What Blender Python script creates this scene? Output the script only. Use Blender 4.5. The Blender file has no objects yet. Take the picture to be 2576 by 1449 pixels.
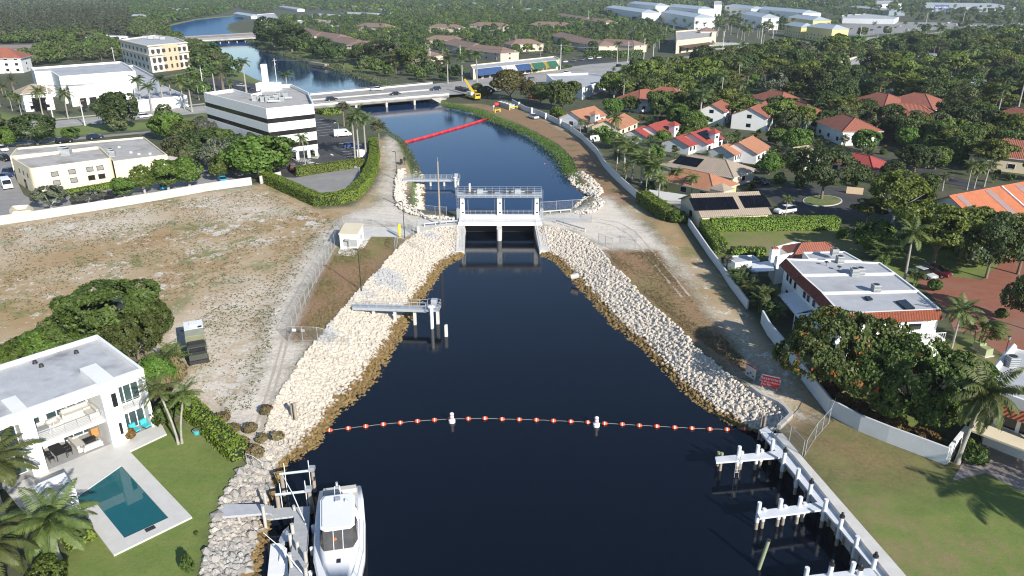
import bpy, bmesh, math, random
import numpy as np
from mathutils import Vector, Matrix
from mathutils import geometry as mgeo
R = math.radians
RNG = random.Random(7)
SC = bpy.context.scene
COL = SC.collection
CAM_H = 46.0; FOC = 1855.0; PITCH = R(22.4)
CP, SP = math.cos(PITCH), math.sin(PITCH)
WZ = -2.4      # tail water level (below the gates)
UZ = -1.2      # head water level (above the gates)

# ---------- measuring: a pixel of the photograph (2576 wide) to a point on a level plane
def P(u, v, z=0.0):
    x = (u-1288)/FOC; y = -(v-724.5)/FOC
    dy = CP + y*SP; dz = -SP + y*CP
    t = (z-CAM_H)/dz
    return Vector((x*t, dy*t, z))
def HT(u, v, vt, z=0.0):
    p = P(u, v, z); y = -(vt-724.5)/FOC
    return CAM_H + (-SP + y*CP)/(CP + y*SP)*p.y
def PL(pts, z=0.0): return [P(u, v, z) for u, v in pts]
def pxm(u, v):      # photo pixels per metre at a ground point
    p = P(u, v); return FOC/(p.y*CP + CAM_H*SP)

# ---------- mesh building
class MB:
    def __init__(s): s.v = []; s.f = []; s.m = []; s.sm = []
    def add(s, vs, fs, m=0, smooth=False):
        o = len(s.v); s.v += [tuple(p) for p in vs]
        for f in fs: s.f.append(tuple(i+o for i in f)); s.m.append(m); s.sm.append(smooth)
        return s
    def box(s, c, d, rz=0.0, m=0, taper=1.0):
        x, y, z = d[0]/2, d[1]/2, d[2]/2; ca, sa = math.cos(rz), math.sin(rz); vs = []
        for k, zz in ((1, -z), (taper, z)):
            for a, b in ((-x, -y), (x, -y), (x, y), (-x, y)):
                a *= k; b *= k
                vs.append((c[0]+a*ca-b*sa, c[1]+a*sa+b*ca, c[2]+zz))
        return s.add(vs, [(3,2,1,0),(4,5,6,7),(0,1,5,4),(1,2,6,5),(2,3,7,6),(3,0,4,7)], m)
    def bx(s, x0, x1, y0, y1, z0, z1, m=0):
        return s.box(((x0+x1)/2, (y0+y1)/2, (z0+z1)/2), (x1-x0, y1-y0, z1-z0), 0, m)
    def prism(s, poly, z0, z1, m=0, mtop=None, bottom=True):
        n = len(poly); a = sum(poly[i][0]*poly[(i+1)%n][1]-poly[(i+1)%n][0]*poly[i][1] for i in range(n))
        if a < 0: poly = poly[::-1]
        vs = [(p[0], p[1], z0) for p in poly]+[(p[0], p[1], z1) for p in poly]
        s.add(vs, [(i, (i+1)%n, n+(i+1)%n, n+i) for i in range(n)], m)
        s.add(vs, [tuple(range(n, 2*n))], m if mtop is None else mtop)
        if bottom: s.add(vs, [tuple(range(n-1, -1, -1))], m)
        return s
    def tube(s, pts, r, n=6, m=0, cap=True, smooth=True):
        pts = [Vector(p) for p in pts]; k = len(pts)
        rs = r if isinstance(r, (list, tuple)) else [r]*k
        vs = []
        for i, p in enumerate(pts):
            t = (pts[min(i+1, k-1)]-pts[max(i-1, 0)])
            t = t.normalized() if t.length > 1e-9 else Vector((0, 0, 1))
            a = t.cross(Vector((0, 0, 1)))
            a = a.normalized() if a.length > 1e-3 else Vector((1, 0, 0))
            b = t.cross(a)
            for j in range(n):
                w = 2*math.pi*j/n
                vs.append(p+(a*math.cos(w)+b*math.sin(w))*rs[i])
        fs = [(i*n+j, i*n+(j+1)%n, (i+1)*n+(j+1)%n, (i+1)*n+j) for i in range(k-1) for j in range(n)]
        s.add(vs, fs, m, smooth)
        if cap: s.add(vs, [tuple(range(n)), tuple(range(k*n-1, (k-1)*n-1, -1))], m)
        return s
    def cyl(s, c, r, h, n=12, m=0, r2=None, smooth=True):
        return s.tube([(c[0], c[1], c[2]), (c[0], c[1], c[2]+h)], [r, r if r2 is None else r2], n, m, True, smooth)
    def bar(s, a, b, w, m=0): return s.tube([a, b], w, 4, m, True, False)
    def ball(s, c, r, n=10, m=0, sz=1.0):
        vs = []; k = max(4, n//2)
        for i in range(k+1):
            t = math.pi*i/k
            for j in range(n):
                w = 2*math.pi*j/n
                vs.append((c[0]+r*math.sin(t)*math.cos(w), c[1]+r*math.sin(t)*math.sin(w), c[2]+r*sz*math.cos(t)))
        return s.add(vs, [(i*n+j, (i+1)*n+j, (i+1)*n+(j+1)%n, i*n+(j+1)%n) for i in range(k) for j in range(n)], m, True)
    def quad(s, a, b, c, d, m=0): return s.add([a, b, c, d], [(0, 1, 2, 3)], m)
    def mesh(s, name, mats, off=None):
        me = bpy.data.meshes.new(name)
        vs = s.v if off is None else [(p[0]-off[0], p[1]-off[1], p[2]-off[2]) for p in s.v]
        me.from_pydata(vs, [], s.f)
        for mt in (mats if isinstance(mats, (list, tuple)) else [mats]): me.materials.append(mt)
        me.polygons.foreach_set('material_index', s.m)
        me.polygons.foreach_set('use_smooth', s.sm)
        me.update(); return me
    def build(s, name, mats, parent=None, world=True):
        """world=True: vertices are world coordinates, re-based on the (unrotated) parent"""
        off = None
        if parent is not None and world: off = root_loc(parent)
        me = s.mesh(name, mats, off)
        o = bpy.data.objects.new(name, me); COL.objects.link(o)
        if parent is not None: o.parent = parent
        return o
def root_loc(o):
    l = Vector((0, 0, 0))
    while o is not None: l = l+o.location; o = o.parent
    return l
def rotpts(mb, c, rz):
    ca, sa = math.cos(rz), math.sin(rz)
    mb.v = [(c[0]+x*ca-y*sa, c[1]+x*sa+y*ca, c[2]+z) for x, y, z in mb.v]; return mb

def tag(o, label=None, cat=None, group=None, kind=None):
    if label: o['label'] = label
    if cat: o['category'] = cat
    if group: o['group'] = group
    if kind: o['kind'] = kind
    return o
def thing(name, label, cat, loc=(0, 0, 0), rz=0.0, group=None):
    o = bpy.data.objects.new(name, None); COL.objects.link(o)
    o.empty_display_size = 0.3
    o.location = loc; o.rotation_euler = (0, 0, rz)
    return tag(o, label, cat, group)
def struct(mb, name, mat):
    return tag(mb.build(name, mat), kind='structure')
def dup(root, loc=None, rz=None, label=None, group=None, scale=None, parent=None):
    """copy of a thing with copies of its parts and sub-parts (mesh data shared)"""
    c = root.copy(); COL.objects.link(c)
    if parent is not None: c.parent = parent
    if loc is not None: c.location = loc
    if rz is not None: c.rotation_euler = (0, 0, rz)
    if scale is not None: c.scale = (scale, scale, scale) if not isinstance(scale, (tuple, list)) else scale
    if label: c['label'] = label
    if group: c['group'] = group
    for ch in list(root.children): dup(ch, parent=c)
    return c
def lerp(a, b, t): return a+(b-a)*t
def resample(pts, n):
    pts = [Vector(p) for p in pts]; L = [0.0]
    for a, b in zip(pts, pts[1:]): L.append(L[-1]+(b-a).length)
    out = []; j = 0
    for i in range(n):
        t = L[-1]*i/(n-1)
        while j < len(pts)-2 and L[j+1] < t: j += 1
        k = (t-L[j])/max(1e-9, L[j+1]-L[j]); out.append(pts[j].lerp(pts[j+1], min(1, max(0, k))))
    return out
def inside(p, poly):
    x, y = p[0], p[1]; r = False; n = len(poly); j = n-1
    for i in range(n):
        xi, yi = poly[i][0], poly[i][1]; xj, yj = poly[j][0], poly[j][1]
        if (yi > y) != (yj > y) and x < (xj-xi)*(y-yi)/(yj-yi)+xi: r = not r
        j = i
    return r

# ---------- materials
MATS = {}
def nt(name):
    m = bpy.data.materials.new(name); m.use_nodes = True
    t = m.node_tree; t.nodes.clear(); return m, t
class NB:
    def __init__(s, t): s.t = t
    def n(s, kind, **kw):
        x = s.t.nodes.new(kind)
        for k, v in kw.items():
            if k.startswith('i_'): x.inputs[int(k[2:])].default_value = v
            else: setattr(x, k, v)
        return x
    def l(s, a, b): s.t.links.new(a, b)
    def noise(s, vec, scale, detail=4, rough=0.6, w=None):
        x = s.n('ShaderNodeTexNoise'); x.inputs['Scale'].default_value = scale
        x.inputs['Detail'].default_value = detail; x.inputs['Roughness'].default_value = rough
        if vec is not None: s.l(vec, x.inputs['Vector'])
        return x.outputs['Fac']
    def ramp(s, fac, a, b, c0=(0, 0, 0, 1), c1=(1, 1, 1, 1)):
        x = s.n('ShaderNodeValToRGB'); e = x.color_ramp.elements
        e[0].position = a; e[1].position = b; e[0].color = c0; e[1].color = c1
        s.l(fac, x.inputs[0]); return x.outputs[0]
    def mix(s, fac, a, b, blend='MIX'):
        x = s.n('ShaderNodeMix', data_type='RGBA', blend_type=blend)
        for sock, val in ((x.inputs[0], fac), (x.inputs[6], a), (x.inputs[7], b)):
            if hasattr(val, 'is_linked') or hasattr(val, 'links'): s.l(val, sock)
            else: sock.default_value = val if not isinstance(val, tuple) or len(val) == 4 else (*val, 1)
        return x.outputs[2]
    def math(s, op, a, b=None, clamp=False):
        x = s.n('ShaderNodeMath', operation=op, use_clamp=clamp)
        for i, val in enumerate((a, b)):
            if val is None: continue
            if hasattr(val, 'links'): s.l(val, x.inputs[i])
            else: x.inputs[i].default_value = val
        return x.outputs[0]
    def out(s, shader):
        o = s.n('ShaderNodeOutputMaterial'); s.l(shader, o.inputs['Surface'])
    def principled(s, col, rough=0.7, metal=0.0, bump=None, bstr=0.3, bdist=0.05, ior=None, alpha=None):
        p = s.n('ShaderNodeBsdfPrincipled')
        if hasattr(col, 'links'): s.l(col, p.inputs['Base Color'])
        else: p.inputs['Base Color'].default_value = (*col[:3], 1)
        if hasattr(rough, 'links'): s.l(rough, p.inputs['Roughness'])
        else: p.inputs['Roughness'].default_value = rough
        p.inputs['Metallic'].default_value = metal
        if ior: p.inputs['IOR'].default_value = ior
        if bump is not None:
            b = s.n('ShaderNodeBump'); b.inputs['Strength'].default_value = bstr; b.inputs['Distance'].default_value = bdist
            s.l(bump, b.inputs['Height']); s.l(b.outputs[0], p.inputs['Normal'])
        return p.outputs[0]
    def pos(s): return s.n('ShaderNodeNewGeometry').outputs['Position']
    def objc(s): return s.n('ShaderNodeTexCoord').outputs['Object']
def c4(c): return (*c[:3], 1.0)
def M(name, c1, c2=None, scale=1.0, rough=0.7, metal=0.0, bump=0.0, c3=None, s3=None, obj=False):
    """painted / mineral surface: two tones in noise, optional third tone as broad stains"""
    if name in MATS: return MATS[name]
    m, t = nt(name); b = NB(t); vec = b.objc() if obj else b.pos()
    c2 = c2 or tuple(x*0.82 for x in c1)
    n1 = b.noise(vec, scale, 5, 0.65)
    col = b.mix(b.ramp(n1, 0.35, 0.68), c4(c2), c4(c1))
    if c3:
        n2 = b.noise(vec, s3 or scale*0.2, 3, 0.6); col = b.mix(b.ramp(n2, 0.5, 0.7), col, c4(c3))
    b.out(b.principled(col, rough, metal, n1 if bump else None, bump, 0.05)); MATS[name] = m; return m
def leafmat(name, c1, c2, flower=None, fl=0.6):
    if name in MATS: return MATS[name]
    m, t = nt(name); b = NB(t); vec = b.objc()
    rnd = b.n('ShaderNodeObjectInfo').outputs['Random']
    n1 = b.noise(vec, 0.9, 3, 0.7)
    n2 = b.noise(vec, 5.0, 2, 0.6)
    col = b.mix(b.ramp(b.math('ADD', b.math('MULTIPLY', n1, 0.7), b.math('MULTIPLY', n2, 0.3)), 0.36, 0.66), c4(c1), c4(c2))
    hsv = b.n('ShaderNodeHueSaturation'); b.l(col, hsv.inputs['Color'])
    b.l(b.math('ADD', b.math('MULTIPLY', rnd, 0.035), 0.482), hsv.inputs['Hue'])
    b.l(b.math('ADD', b.math('MULTIPLY', rnd, 0.5), 0.75), hsv.inputs['Value'])
    col = hsv.outputs[0]
    if flower is not None:
        n3 = b.noise(vec, 1.1, 2, 0.6)
        z = b.n('ShaderNodeSeparateXYZ'); b.l(vec, z.inputs[0])
        msk = b.math('MULTIPLY', b.ramp(n3, fl, fl+0.03), b.ramp(b.noise(vec, 0.22, 1, 0.5), 0.46, 0.56))
        col = b.mix(msk, col, c4(flower))
    d = b.n('ShaderNodeBsdfPrincipled'); b.l(col, d.inputs['Base Color']); d.inputs['Roughness'].default_value = 0.6
    tr = b.n('ShaderNodeBsdfTranslucent'); b.l(col, tr.inputs['Color'])
    mx = b.n('ShaderNodeMixShader'); mx.inputs[0].default_value = 0.28
    b.l(d.outputs[0], mx.inputs[1]); b.l(tr.outputs[0], mx.inputs[2]); b.out(mx.outputs[0])
    MATS[name] = m; return m

WHITE = M('white_stucco', (.80, .80, .78), (.74, .74, .72), .5, .6, 0, .15)
WPAINT = M('white_paint', (.80, .80, .80), (.74, .75, .75), 2, .4)
CONC = M('concrete', (.50, .48, .44), (.40, .385, .35), .8, .8, 0, .2, (.30, .29, .27), .15)
CONCW = M('pale_concrete', (.62, .60, .56), (.52, .50, .46), .7, .8, 0, .2)
GALV = M('galvanised_steel', (.50, .53, .56), (.42, .45, .48), 2, .45, .3)
ALU = M('aluminium', (.60, .62, .64), (.52, .54, .56), 2, .35, .5)
DARK = M('dark_metal', (.03, .03, .032), (.02, .02, .022), 2, .5)
BLACK = M('black_rubber', (.015, .015, .016), (.01, .01, .011), 2, .7)
WOODP = M('weathered_pole_wood', (.36, .31, .25), (.26, .22, .17), 1.5, .8)
GLASS = M('dark_window_glass', (.018, .022, .026), (.010, .012, .015), .6, .08)
TILE_R = None
YEL = M('safety_yellow', (.75, .52, .02), (.66, .45, .02), 2, .5)
# =====================================================================  GROUND AND WATER
L_TOP = PL([(1152,571),(1111,573),(1054,588),(1026,605),(1006,623),(991,638),(976,655),(951,683),(926,710),(906,731),(884,756),(856,788),(834,813),(799,858),(764,898),(736,946),(709,981),(686,1023),(676,1063),(655,1110),(632,1150),(610,1181),(588,1206),(563,1241),(556,1266),(545,1294),(535,1311),(530,1349),(520,1399),(510,1425),(498,1460),(480,1500)])
L_WAT = PL([(1166,641),(1140,655),(1122,664),(1105,679),(1095,697),(1084,712),(1066,736),(1044,766),(1034,780),(1026,800),(1014,821),(986,868),(956,918),(931,956),(909,983),(869,1016),(851,1028),(824,1063),(803,1100),(768,1136),(728,1159),(705,1181),(688,1216),(678,1249),(672,1285),(675,1324),(655,1361),(648,1399),(638,1449),(620,1500)], WZ)
R_TOP = PL([(1355,568),(1368,571),(1398,573),(1438,586),(1478,606),(1510,631),(1540,671),(1573,696),(1615,746),(1638,768),(1675,796),(1713,833),(1753,878),(1803,916),(1830,940),(1849,957),(1871,975),(1887,981),(1917,1003),(1934,1010),(1959,1022),(1972,1034),(1985,1052),(1970,1066),(1950,1082)])
R_WAT = PL([(1361,641),(1378,646),(1400,658),(1428,686),(1450,711),(1483,746),(1510,776),(1543,816),(1578,843),(1613,871),(1650,911),(1700,962),(1750,1008),(1790,1036),(1809,1044),(1827,1060),(1852,1073),(1877,1080),(1912,1089)], WZ)
CAPZ = 0.0
DKZ = -0.35
CAP_O = PL([(1969,1091),(2017,1149),(2279,1449),(2322,1500)], CAPZ)
CAP_I = PL([(1946,1091),(1999,1149),(2237,1449),(2279,1500)], CAPZ)
def ext(pl, y):
    a, b = pl[-2], pl[-1]; t = (y-b.y)/(b.y-a.y); return pl+[b+(b-a)*t]
L_TOP = L_TOP+[Vector((-36, 20, 0)), Vector((-38, -60, 0))]
L_WAT = L_WAT+[Vector((-27, 20, WZ)), Vector((-29, -60, WZ))]
CAP_O = ext(CAP_O, -60); CAP_I = ext(CAP_I, -60)
UP_W = PL([(1153,541),(1100,541),(1062,534),(1059,500),(1059,460),(1049,430),(1041,415),(1024,378),(1014,362),(990,345),(969,332),(950,312),(939,297),(915,280),(870,262),(800,255),(700,222),(644,200),(617,186),(570,165),(520,128),(470,112),(440,100),(412,82),(412,70),(450,60),(495,50),(540,45),(580,42),(605,37),(614,50),(575,62),(570,74),(600,88),(640,104),(669,125),(714,133),(749,147),(784,150),(819,165),(874,178),(896,192),(949,212),(1000,228),(1060,248),(1119,267),(1154,273),(1204,283),(1244,305),(1288,320),(1325,338),(1353,353),(1388,373),(1408,393),(1423,411),(1428,430),(1432,445),(1442,467),(1456,477),(1478,491),(1474,500),(1460,506),(1450,518),(1440,529),(1400,533),(1358,537)], UZ)
def offset(poly, d):
    n = len(poly); a = sum(poly[i].x*poly[(i+1)%n].y-poly[(i+1)%n].x*poly[i].y for i in range(n))
    s = 1 if a > 0 else -1; out = []
    for i in range(n):
        p0, p1, p2 = poly[i-1], poly[i], poly[(i+1)%n]
        e = ((p1-p0).xy.normalized()+(p2-p1).xy.normalized())
        if e.length < 1e-4: e = (p2-p1).xy
        e.normalize(); nn = Vector((e.y, -e.x))*s
        out.append(Vector((p1.x+nn.x*d, p1.y+nn.y*d, 0)))
    return out
UP_T = offset(UP_W, 2.2)
UP_W = [Vector((-9.7, 149.9, UZ))]+UP_W+[Vector((4.7, 149.9, UZ))]
UP_T = [Vector((-9.8, 149.8, 0)), Vector((-11.4, UP_W[1].y-1, 0))]+UP_T[1:-1]+[Vector((6.5, UP_W[-2].y-1, 0)), Vector((4.8, 149.8, 0))]
UP_T[2].y = UP_W[2].y-1.0

# ---- zones of the ground, measured in the photo; (channel, softness m, weight, polygon)
ZONES = [
 (0, 2.0, 1.0, [(-400,640),(0,567),(250,530),(525,483),(650,468),(668,455),(736,482),(800,525),(890,520),(960,455),(940,400),(945,352),(985,350),(1010,385),(1045,420),(1055,450),(1000,520),(1060,540),(1100,548),(1110,575),(1026,605),(926,710),(834,813),(764,898),(709,981),(676,1063),(650,1110),(632,1168),(560,1110),(480,1040),(440,960),(430,890),(200,900),(0,910),(-400,960)]),
 (0, 2.0, 1.0, [(1640,545),(1700,560),(1760,640),(1830,720),(1900,830),(1960,900),(2095,1045),(1990,1075),(1890,985),(1930,960),(1850,870),(1790,800),(1725,718),(1640,620)]),
 (0, 2.0, 1.0, [(1120,262),(1200,262),(1288,272),(1370,300),(1440,335),(1500,380),(1540,440),(1600,505),(1640,560),(1560,570),(1500,510),(1475,470),(1440,430),(1428,400),(1380,352),(1320,320),(1250,292),(1150,268)]),
 (3, 2.0, 1.0, [(1140,264),(1210,264),(1288,274),(1360,302),(1430,340),(1490,385),(1530,440),(1590,505),(1560,520),(1500,500),(1470,460),(1440,425),(1420,390),(1375,352),(1320,320),(1250,294)]),
 (1, 3.0, 1.0, [(975,345),(995,352),(1000,400),(990,440),(985,470),(995,510),(1030,535),(1060,545),(1152,548),(1152,572),(1108,574),(1050,588),(1000,570),(920,566),(870,566),(846,585),(838,616),(780,690),(745,760),(722,850),(800,862),(764,898),(720,960),(690,1015),(676,1070),(650,1105),(600,1090),(540,1050),(590,1000),(640,940),(655,870),(665,800),(695,740),(740,690),(770,640),(800,600),(840,565),(890,535),(945,520),(965,490),(968,450),(978,400)]),
 (1, 7.0, 0.62, [(410,820),(560,745),(640,700),(690,700),(700,800),(680,900),(655,1000),(600,1090),(520,1040),(440,960)]),
 (1, 5.0, 0.5, [(480,490),(640,470),(700,510),(740,545),(600,560),(500,545)]),
 (1, 6.0, 0.42, [(0,560),(330,520),(420,560),(250,600),(0,650)]),
 (1, 2.5, 1.0, [(1358,540),(1440,533),(1500,512),(1530,493),(1555,520),(1610,558),(1650,590),(1690,640),(1735,705),(1745,725),(1722,716),(1658,630),(1512,629),(1475,604),(1432,582),(1380,570),(1356,568)]),
 (1, 5.0, 0.55, [(1730,700),(1790,780),(1860,850),(1930,930),(1990,1010),(1960,1020),(1890,960),(1820,850)]),
 (3, 0.8, 1.0, [(936,594),(994,596),(1004,612),(990,638),(926,708),(884,756),(834,813),(800,858),(726,857),(750,800),(796,708),(842,622),(870,636),(890,644)]),
 (2, 4.0, 0.55, [(936,594),(994,596),(1000,620),(940,650),(850,660),(845,625),(890,640)]),
 (3, 0.6, 1.0, [(1514,629),(1658,630),(1725,718),(1790,800),(1850,870),(1905,936),(1875,948),(1803,914),(1713,831),(1615,744),(1540,669)]),
 (2, 5.0, 0.5, [(1555,700),(1640,690),(1690,740),(1720,800),(1650,770),(1600,735)]),
 (2, 1.0, 1.0, [(320,1138),(400,1075),(470,1055),(560,1130),(618,1178),(590,1206),(560,1260),(530,1350),(500,1460),(480,1520),(60,1560),(150,1400),(230,1340)]),
 (3, 6.0, 0.5, [(330,1120),(470,1060),(520,1100),(440,1130)]),
 (2, 1.5, 1.0, [(2025,1150),(2095,1045),(2240,1115),(2380,1172),(2480,1190),(2800,1300),(2800,1600),(2330,1600),(2150,1300)]),
 (3, 7.0, 0.9, [(2030,1145),(2090,1050),(2230,1115),(2370,1170),(2330,1200),(2250,1220),(2120,1200)]),
 (2, 1.0, 1.0, [(1790,572),(2110,575),(2180,600),(2160,650),(1930,650),(1815,650),(1800,610)]),
 (2, 1.0, 1.0, [(2180,850),(2470,850),(2520,915),(2450,1000),(2300,1130),(2160,1060),(2040,960),(1990,900)]),
 (2, 1.0, 1.0, [(2240,600),(2576,600),(2700,640),(2560,700),(2300,720),(2200,680)]),
 (2, 1.5, 0.9, [(1130,264),(1200,283),(1244,300),(1288,315),(1353,348),(1408,388),(1430,420),(1436,440),(1448,430),(1432,400),(1400,370),(1350,335),(1300,310),(1250,288),(1180,268)]),
 (2, 3.0, 1.0, [(560,110),(640,104),(714,130),(780,146),(870,170),(960,200),(960,170),(860,150),(740,110),(660,100)]),
 (2, 2.0, 1.0, [(600,150),(640,190),(735,240),(700,245),(600,205),(570,180)]),
 (2, 2.0, 1.0, [(-50,320),(150,318),(420,305),(520,285),(520,292),(420,320),(150,345),(-50,350)]),
 (2, 2.0, 1.0, [(-50,290),(140,293),(420,285),(520,262),(520,268),(420,293),(140,300),(-50,310)]),
 (2, 4.0, 1.0, [(1700,205),(2000,240),(2300,330),(2576,420),(2576,330),(2300,260),(2000,200),(1750,180)]),
]
def seg_dist(px, py, poly):
    d = np.full(px.shape, 1e9); n = len(poly); ins = np.zeros(px.shape, bool)
    for i in range(n):
        ax, ay = poly[i][0], poly[i][1]; bx, by = poly[(i+1) % n][0], poly[(i+1) % n][1]
        vx, vy = bx-ax, by-ay; t = np.clip(((px-ax)*vx+(py-ay)*vy)/max(1e-9, vx*vx+vy*vy), 0, 1)
        d = np.minimum(d, np.hypot(px-ax-t*vx, py-ay-t*vy))
        c = ((ay > py) != (by > py))
        with np.errstate(divide='ignore', invalid='ignore'):
            ins ^= c & (px < (bx-ax)*(py-ay)/(by-ay+1e-12)+ax)
    return np.where(ins, d, -d)
def ground_sheet():
    outer = [Vector((-2700, -60)), Vector((2700, -60)), Vector((2700, 3000)), Vector((-2700, 3000))]
    hole1 = [p.xy for p in L_TOP]+[p.xy for p in CAP_O[::-1]]+[p.xy for p in R_TOP[::-1]]
    hole1 = [Vector((-9.8, 149.3)), Vector((-9.8, 146.5))]+hole1+[Vector((4.6, 146.5)), Vector((4.6, 149.3))]
    # keep the hole strictly inside the sheet
    hole1 = [Vector((p.x, max(p.y, -59.5))) for p in hole1]
    hole2 = [p.xy for p in UP_T]
    pts, faces = [], []
    for poly in (outer, hole1, hole2):
        o = len(pts); pts += [Vector(p) for p in poly]; faces.append(list(range(o, len(pts))))
    h1 = [tuple(p) for p in hole1]; h2 = [tuple(p) for p in hole2]
    g = []
    for (x0, x1, y0, y1, s) in ((-100, 75, 40, 300, 1.6), (-190, 190, 30, 340, 4.0), (-500, 700, 340, 900, 18.0)):
        xs, ys = np.meshgrid(np.arange(x0, x1, s), np.arange(y0, y1, s)); xs = xs.ravel()+.37; ys = ys.ravel()+.21
        k = (np.abs(seg_dist(xs, ys, h1)) > s*.4) & (np.abs(seg_dist(xs, ys, h2)) > s*.4) & (seg_dist(xs, ys, h1) < 0) & (seg_dist(xs, ys, h2) < 0)
        if s == 4.0: k &= ~((xs > -101) & (xs < 76) & (ys > 39) & (ys < 301))
        g += [Vector((a, b)) for a, b in zip(xs[k], ys[k])]
    pts += g
    r = mgeo.delaunay_2d_cdt(pts, [], faces, 0, 1e-4)
    vs, fs, of = r[0], r[2], r[5]
    cen = np.array([[sum(vs[i].x for i in f)/3, sum(vs[i].y for i in f)/3] for f in fs])
    ok = (seg_dist(cen[:, 0], cen[:, 1], h1) < 0) & (seg_dist(cen[:, 0], cen[:, 1], h2) < 0)
    keep = [f for f, k in zip(fs, ok) if k]
    me = bpy.data.meshes.new('ground')
    me.from_pydata([(p.x, p.y, 0.0) for p in vs], [], [tuple(f) for f in keep])
    bm = bmesh.new(); bm.from_mesh(me)
    bmesh.ops.delete(bm, geom=[v for v in bm.verts if not v.link_faces], context='VERTS')
    for f in bm.faces:
        if f.normal.z < 0: f.normal_flip()
    bm.to_mesh(me); bm.free()
    n = len(me.vertices); co = np.empty(n*3, 'f'); me.vertices.foreach_get('co', co); co = co.reshape(-1, 3)
    w = np.zeros((n, 4), 'f')
    for ch, soft, wt, poly in ZONES:
        pw = [tuple(P(u, v).xy) for u, v in poly]
        d = seg_dist(co[:, 0].astype('d'), co[:, 1].astype('d'), pw)
        t = np.clip(d/soft*.5+.5, 0, 1); t = t*t*(3-2*t)*wt
        if ch in (1, 2, 3) and wt >= .9:
            for c in range(4):
                if c != ch: w[:, c] *= (1-t*.92)
        w[:, ch] = np.maximum(w[:, ch], t)
    at = me.color_attributes.new('zone', 'FLOAT_COLOR', 'POINT'); at.data.foreach_set('color', w.ravel())
    o = bpy.data.objects.new('ground', me); COL.objects.link(o); return tag(o, kind='structure')
def ground_mat():
    m, t = nt('ground'); b = NB(t); pos = b.pos()
    at = b.n('ShaderNodeAttribute', attribute_name='zone'); sp = b.n('ShaderNodeSeparateColor'); b.l(at.outputs['Color'], sp.inputs[0])
    f, s, g, br = sp.outputs[0], sp.outputs[1], sp.outputs[2], at.outputs['Alpha']
    sxyz = b.n('ShaderNodeSeparateXYZ'); b.l(pos, sxyz.inputs[0]); xpos = b.math('MULTIPLY', sxyz.outputs[0], .05, True)
    big = b.noise(pos, .055, 4, .62); mid = b.noise(pos, .30, 5, .7); fine = b.noise(pos, 2.2, 4, .75); vf = b.noise(pos, 7.0, 2, .7)
    # stretched noise: mowing / tyre streaks
    mp = b.n('ShaderNodeMapping'); mp.inputs['Scale'].default_value = (.10, .55, 1); mp.inputs['Rotation'].default_value = (0, 0, .5); b.l(pos, mp.inputs[0])
    streak = b.noise(mp.outputs[0], 1.0, 4, .7)
    mp2 = b.n('ShaderNodeMapping'); mp2.inputs['Scale'].default_value = (1.0, .75, 1); mp2.inputs['Rotation'].default_value = (0, 0, .35); b.l(pos, mp2.inputs[0])
    base = b.mix(b.ramp(mid, .38, .62), (.040, .056, .018), (.085, .085, .042))
    base = b.mix(b.ramp(big, .52, .66), base, (.085, .080, .045))
    # dry field
    big2 = b.noise(pos, .10, 6, .78); mid2 = b.noise(mp2.outputs[0], .50, 7, .80)
    fld = b.mix(b.ramp(big, .40, .60), (.36, .245, .115), (.45, .345, .215))
    fld = b.mix(b.math('MULTIPLY', b.ramp(b.noise(pos, .075, 5, .75), .54, .66), .5), fld, (.34, .185, .085))
    fld = b.mix(b.math('MULTIPLY', b.ramp(b.math('ADD', big2, b.math('MULTIPLY', b.math('SUBTRACT', mid, .5), .5)), .52, .60), .8), fld, (.155, .175, .052))
    fld = b.mix(b.math('MULTIPLY', b.ramp(fine, .44, .72), .5), fld, (.27, .185, .095))
    ws = b.math('ADD', b.math('ADD', b.math('MULTIPLY', mid2, .62), b.math('MULTIPLY', b.noise(pos, .045, 4, .7), .42)), b.math('MULTIPLY', b.math('SUBTRACT', fine, .5), .28))
    fld = b.mix(b.math('MULTIPLY', b.ramp(ws, .565, .605), .85), fld, (.66, .64, .60))
    # white sand showing through
    sfac = b.math('ADD', b.math('MULTIPLY', b.math('SUBTRACT', mid, .5), 1.5), b.math('MULTIPLY', b.math('SUBTRACT', fine, .5), 1.3))
    sfac = b.math('ADD', sfac, b.math('MULTIPLY', b.math('SUBTRACT', big, .5), .9))
    san = b.mix(b.ramp(fine, .35, .7), (.60, .53, .44), (.72, .665, .58))
    san = b.mix(b.math('MULTIPLY', b.ramp(streak, .5, .68), .4), san, (.44, .36, .28))
    col = b.mix(f, base, fld)
    thin = b.math('MULTIPLY', b.ramp(b.math('ADD', sfac, .5), .74, .90), b.math('MULTIPLY', f, .8))
    col = b.mix(thin, col, (.56, .53, .48))
    br_c = b.mix(b.ramp(fine, .32, .66), (.165, .085, .036), (.34, .215, .12))
    br_c = b.mix(b.math('MULTIPLY', b.ramp(b.noise(pos, .14, 4, .7), .53, .68), .75), br_c, (.10, .12, .03))
    brw = b.math('ADD', br, b.math('MULTIPLY', b.math('MULTIPLY', sfac, .5), b.math('MULTIPLY', br, b.math('SUBTRACT', 1.0, br))), True)
    col = b.mix(brw, col, br_c)
    gl = b.mix(b.ramp(mid, .35, .66), (.115, .175, .030), (.175, .220, .048))
    gl = b.mix(b.math('MULTIPLY', b.ramp(streak, .45, .7), .5), gl, (.21, .205, .065))
    gl = b.mix(b.math('MULTIPLY', b.ramp(fine, .45, .7), .5), gl, (.085, .135, .022))
    gl = b.mix(b.math('MULTIPLY', b.ramp(b.math('ADD', b.math('ADD', b.math('MULTIPLY', big, .45), b.math('MULTIPLY', mid2, .35)), b.math('MULTIPLY', fine, .25)), .49, .60), b.math('MULTIPLY', xpos, .85)), gl, (.255, .185, .095))
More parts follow.
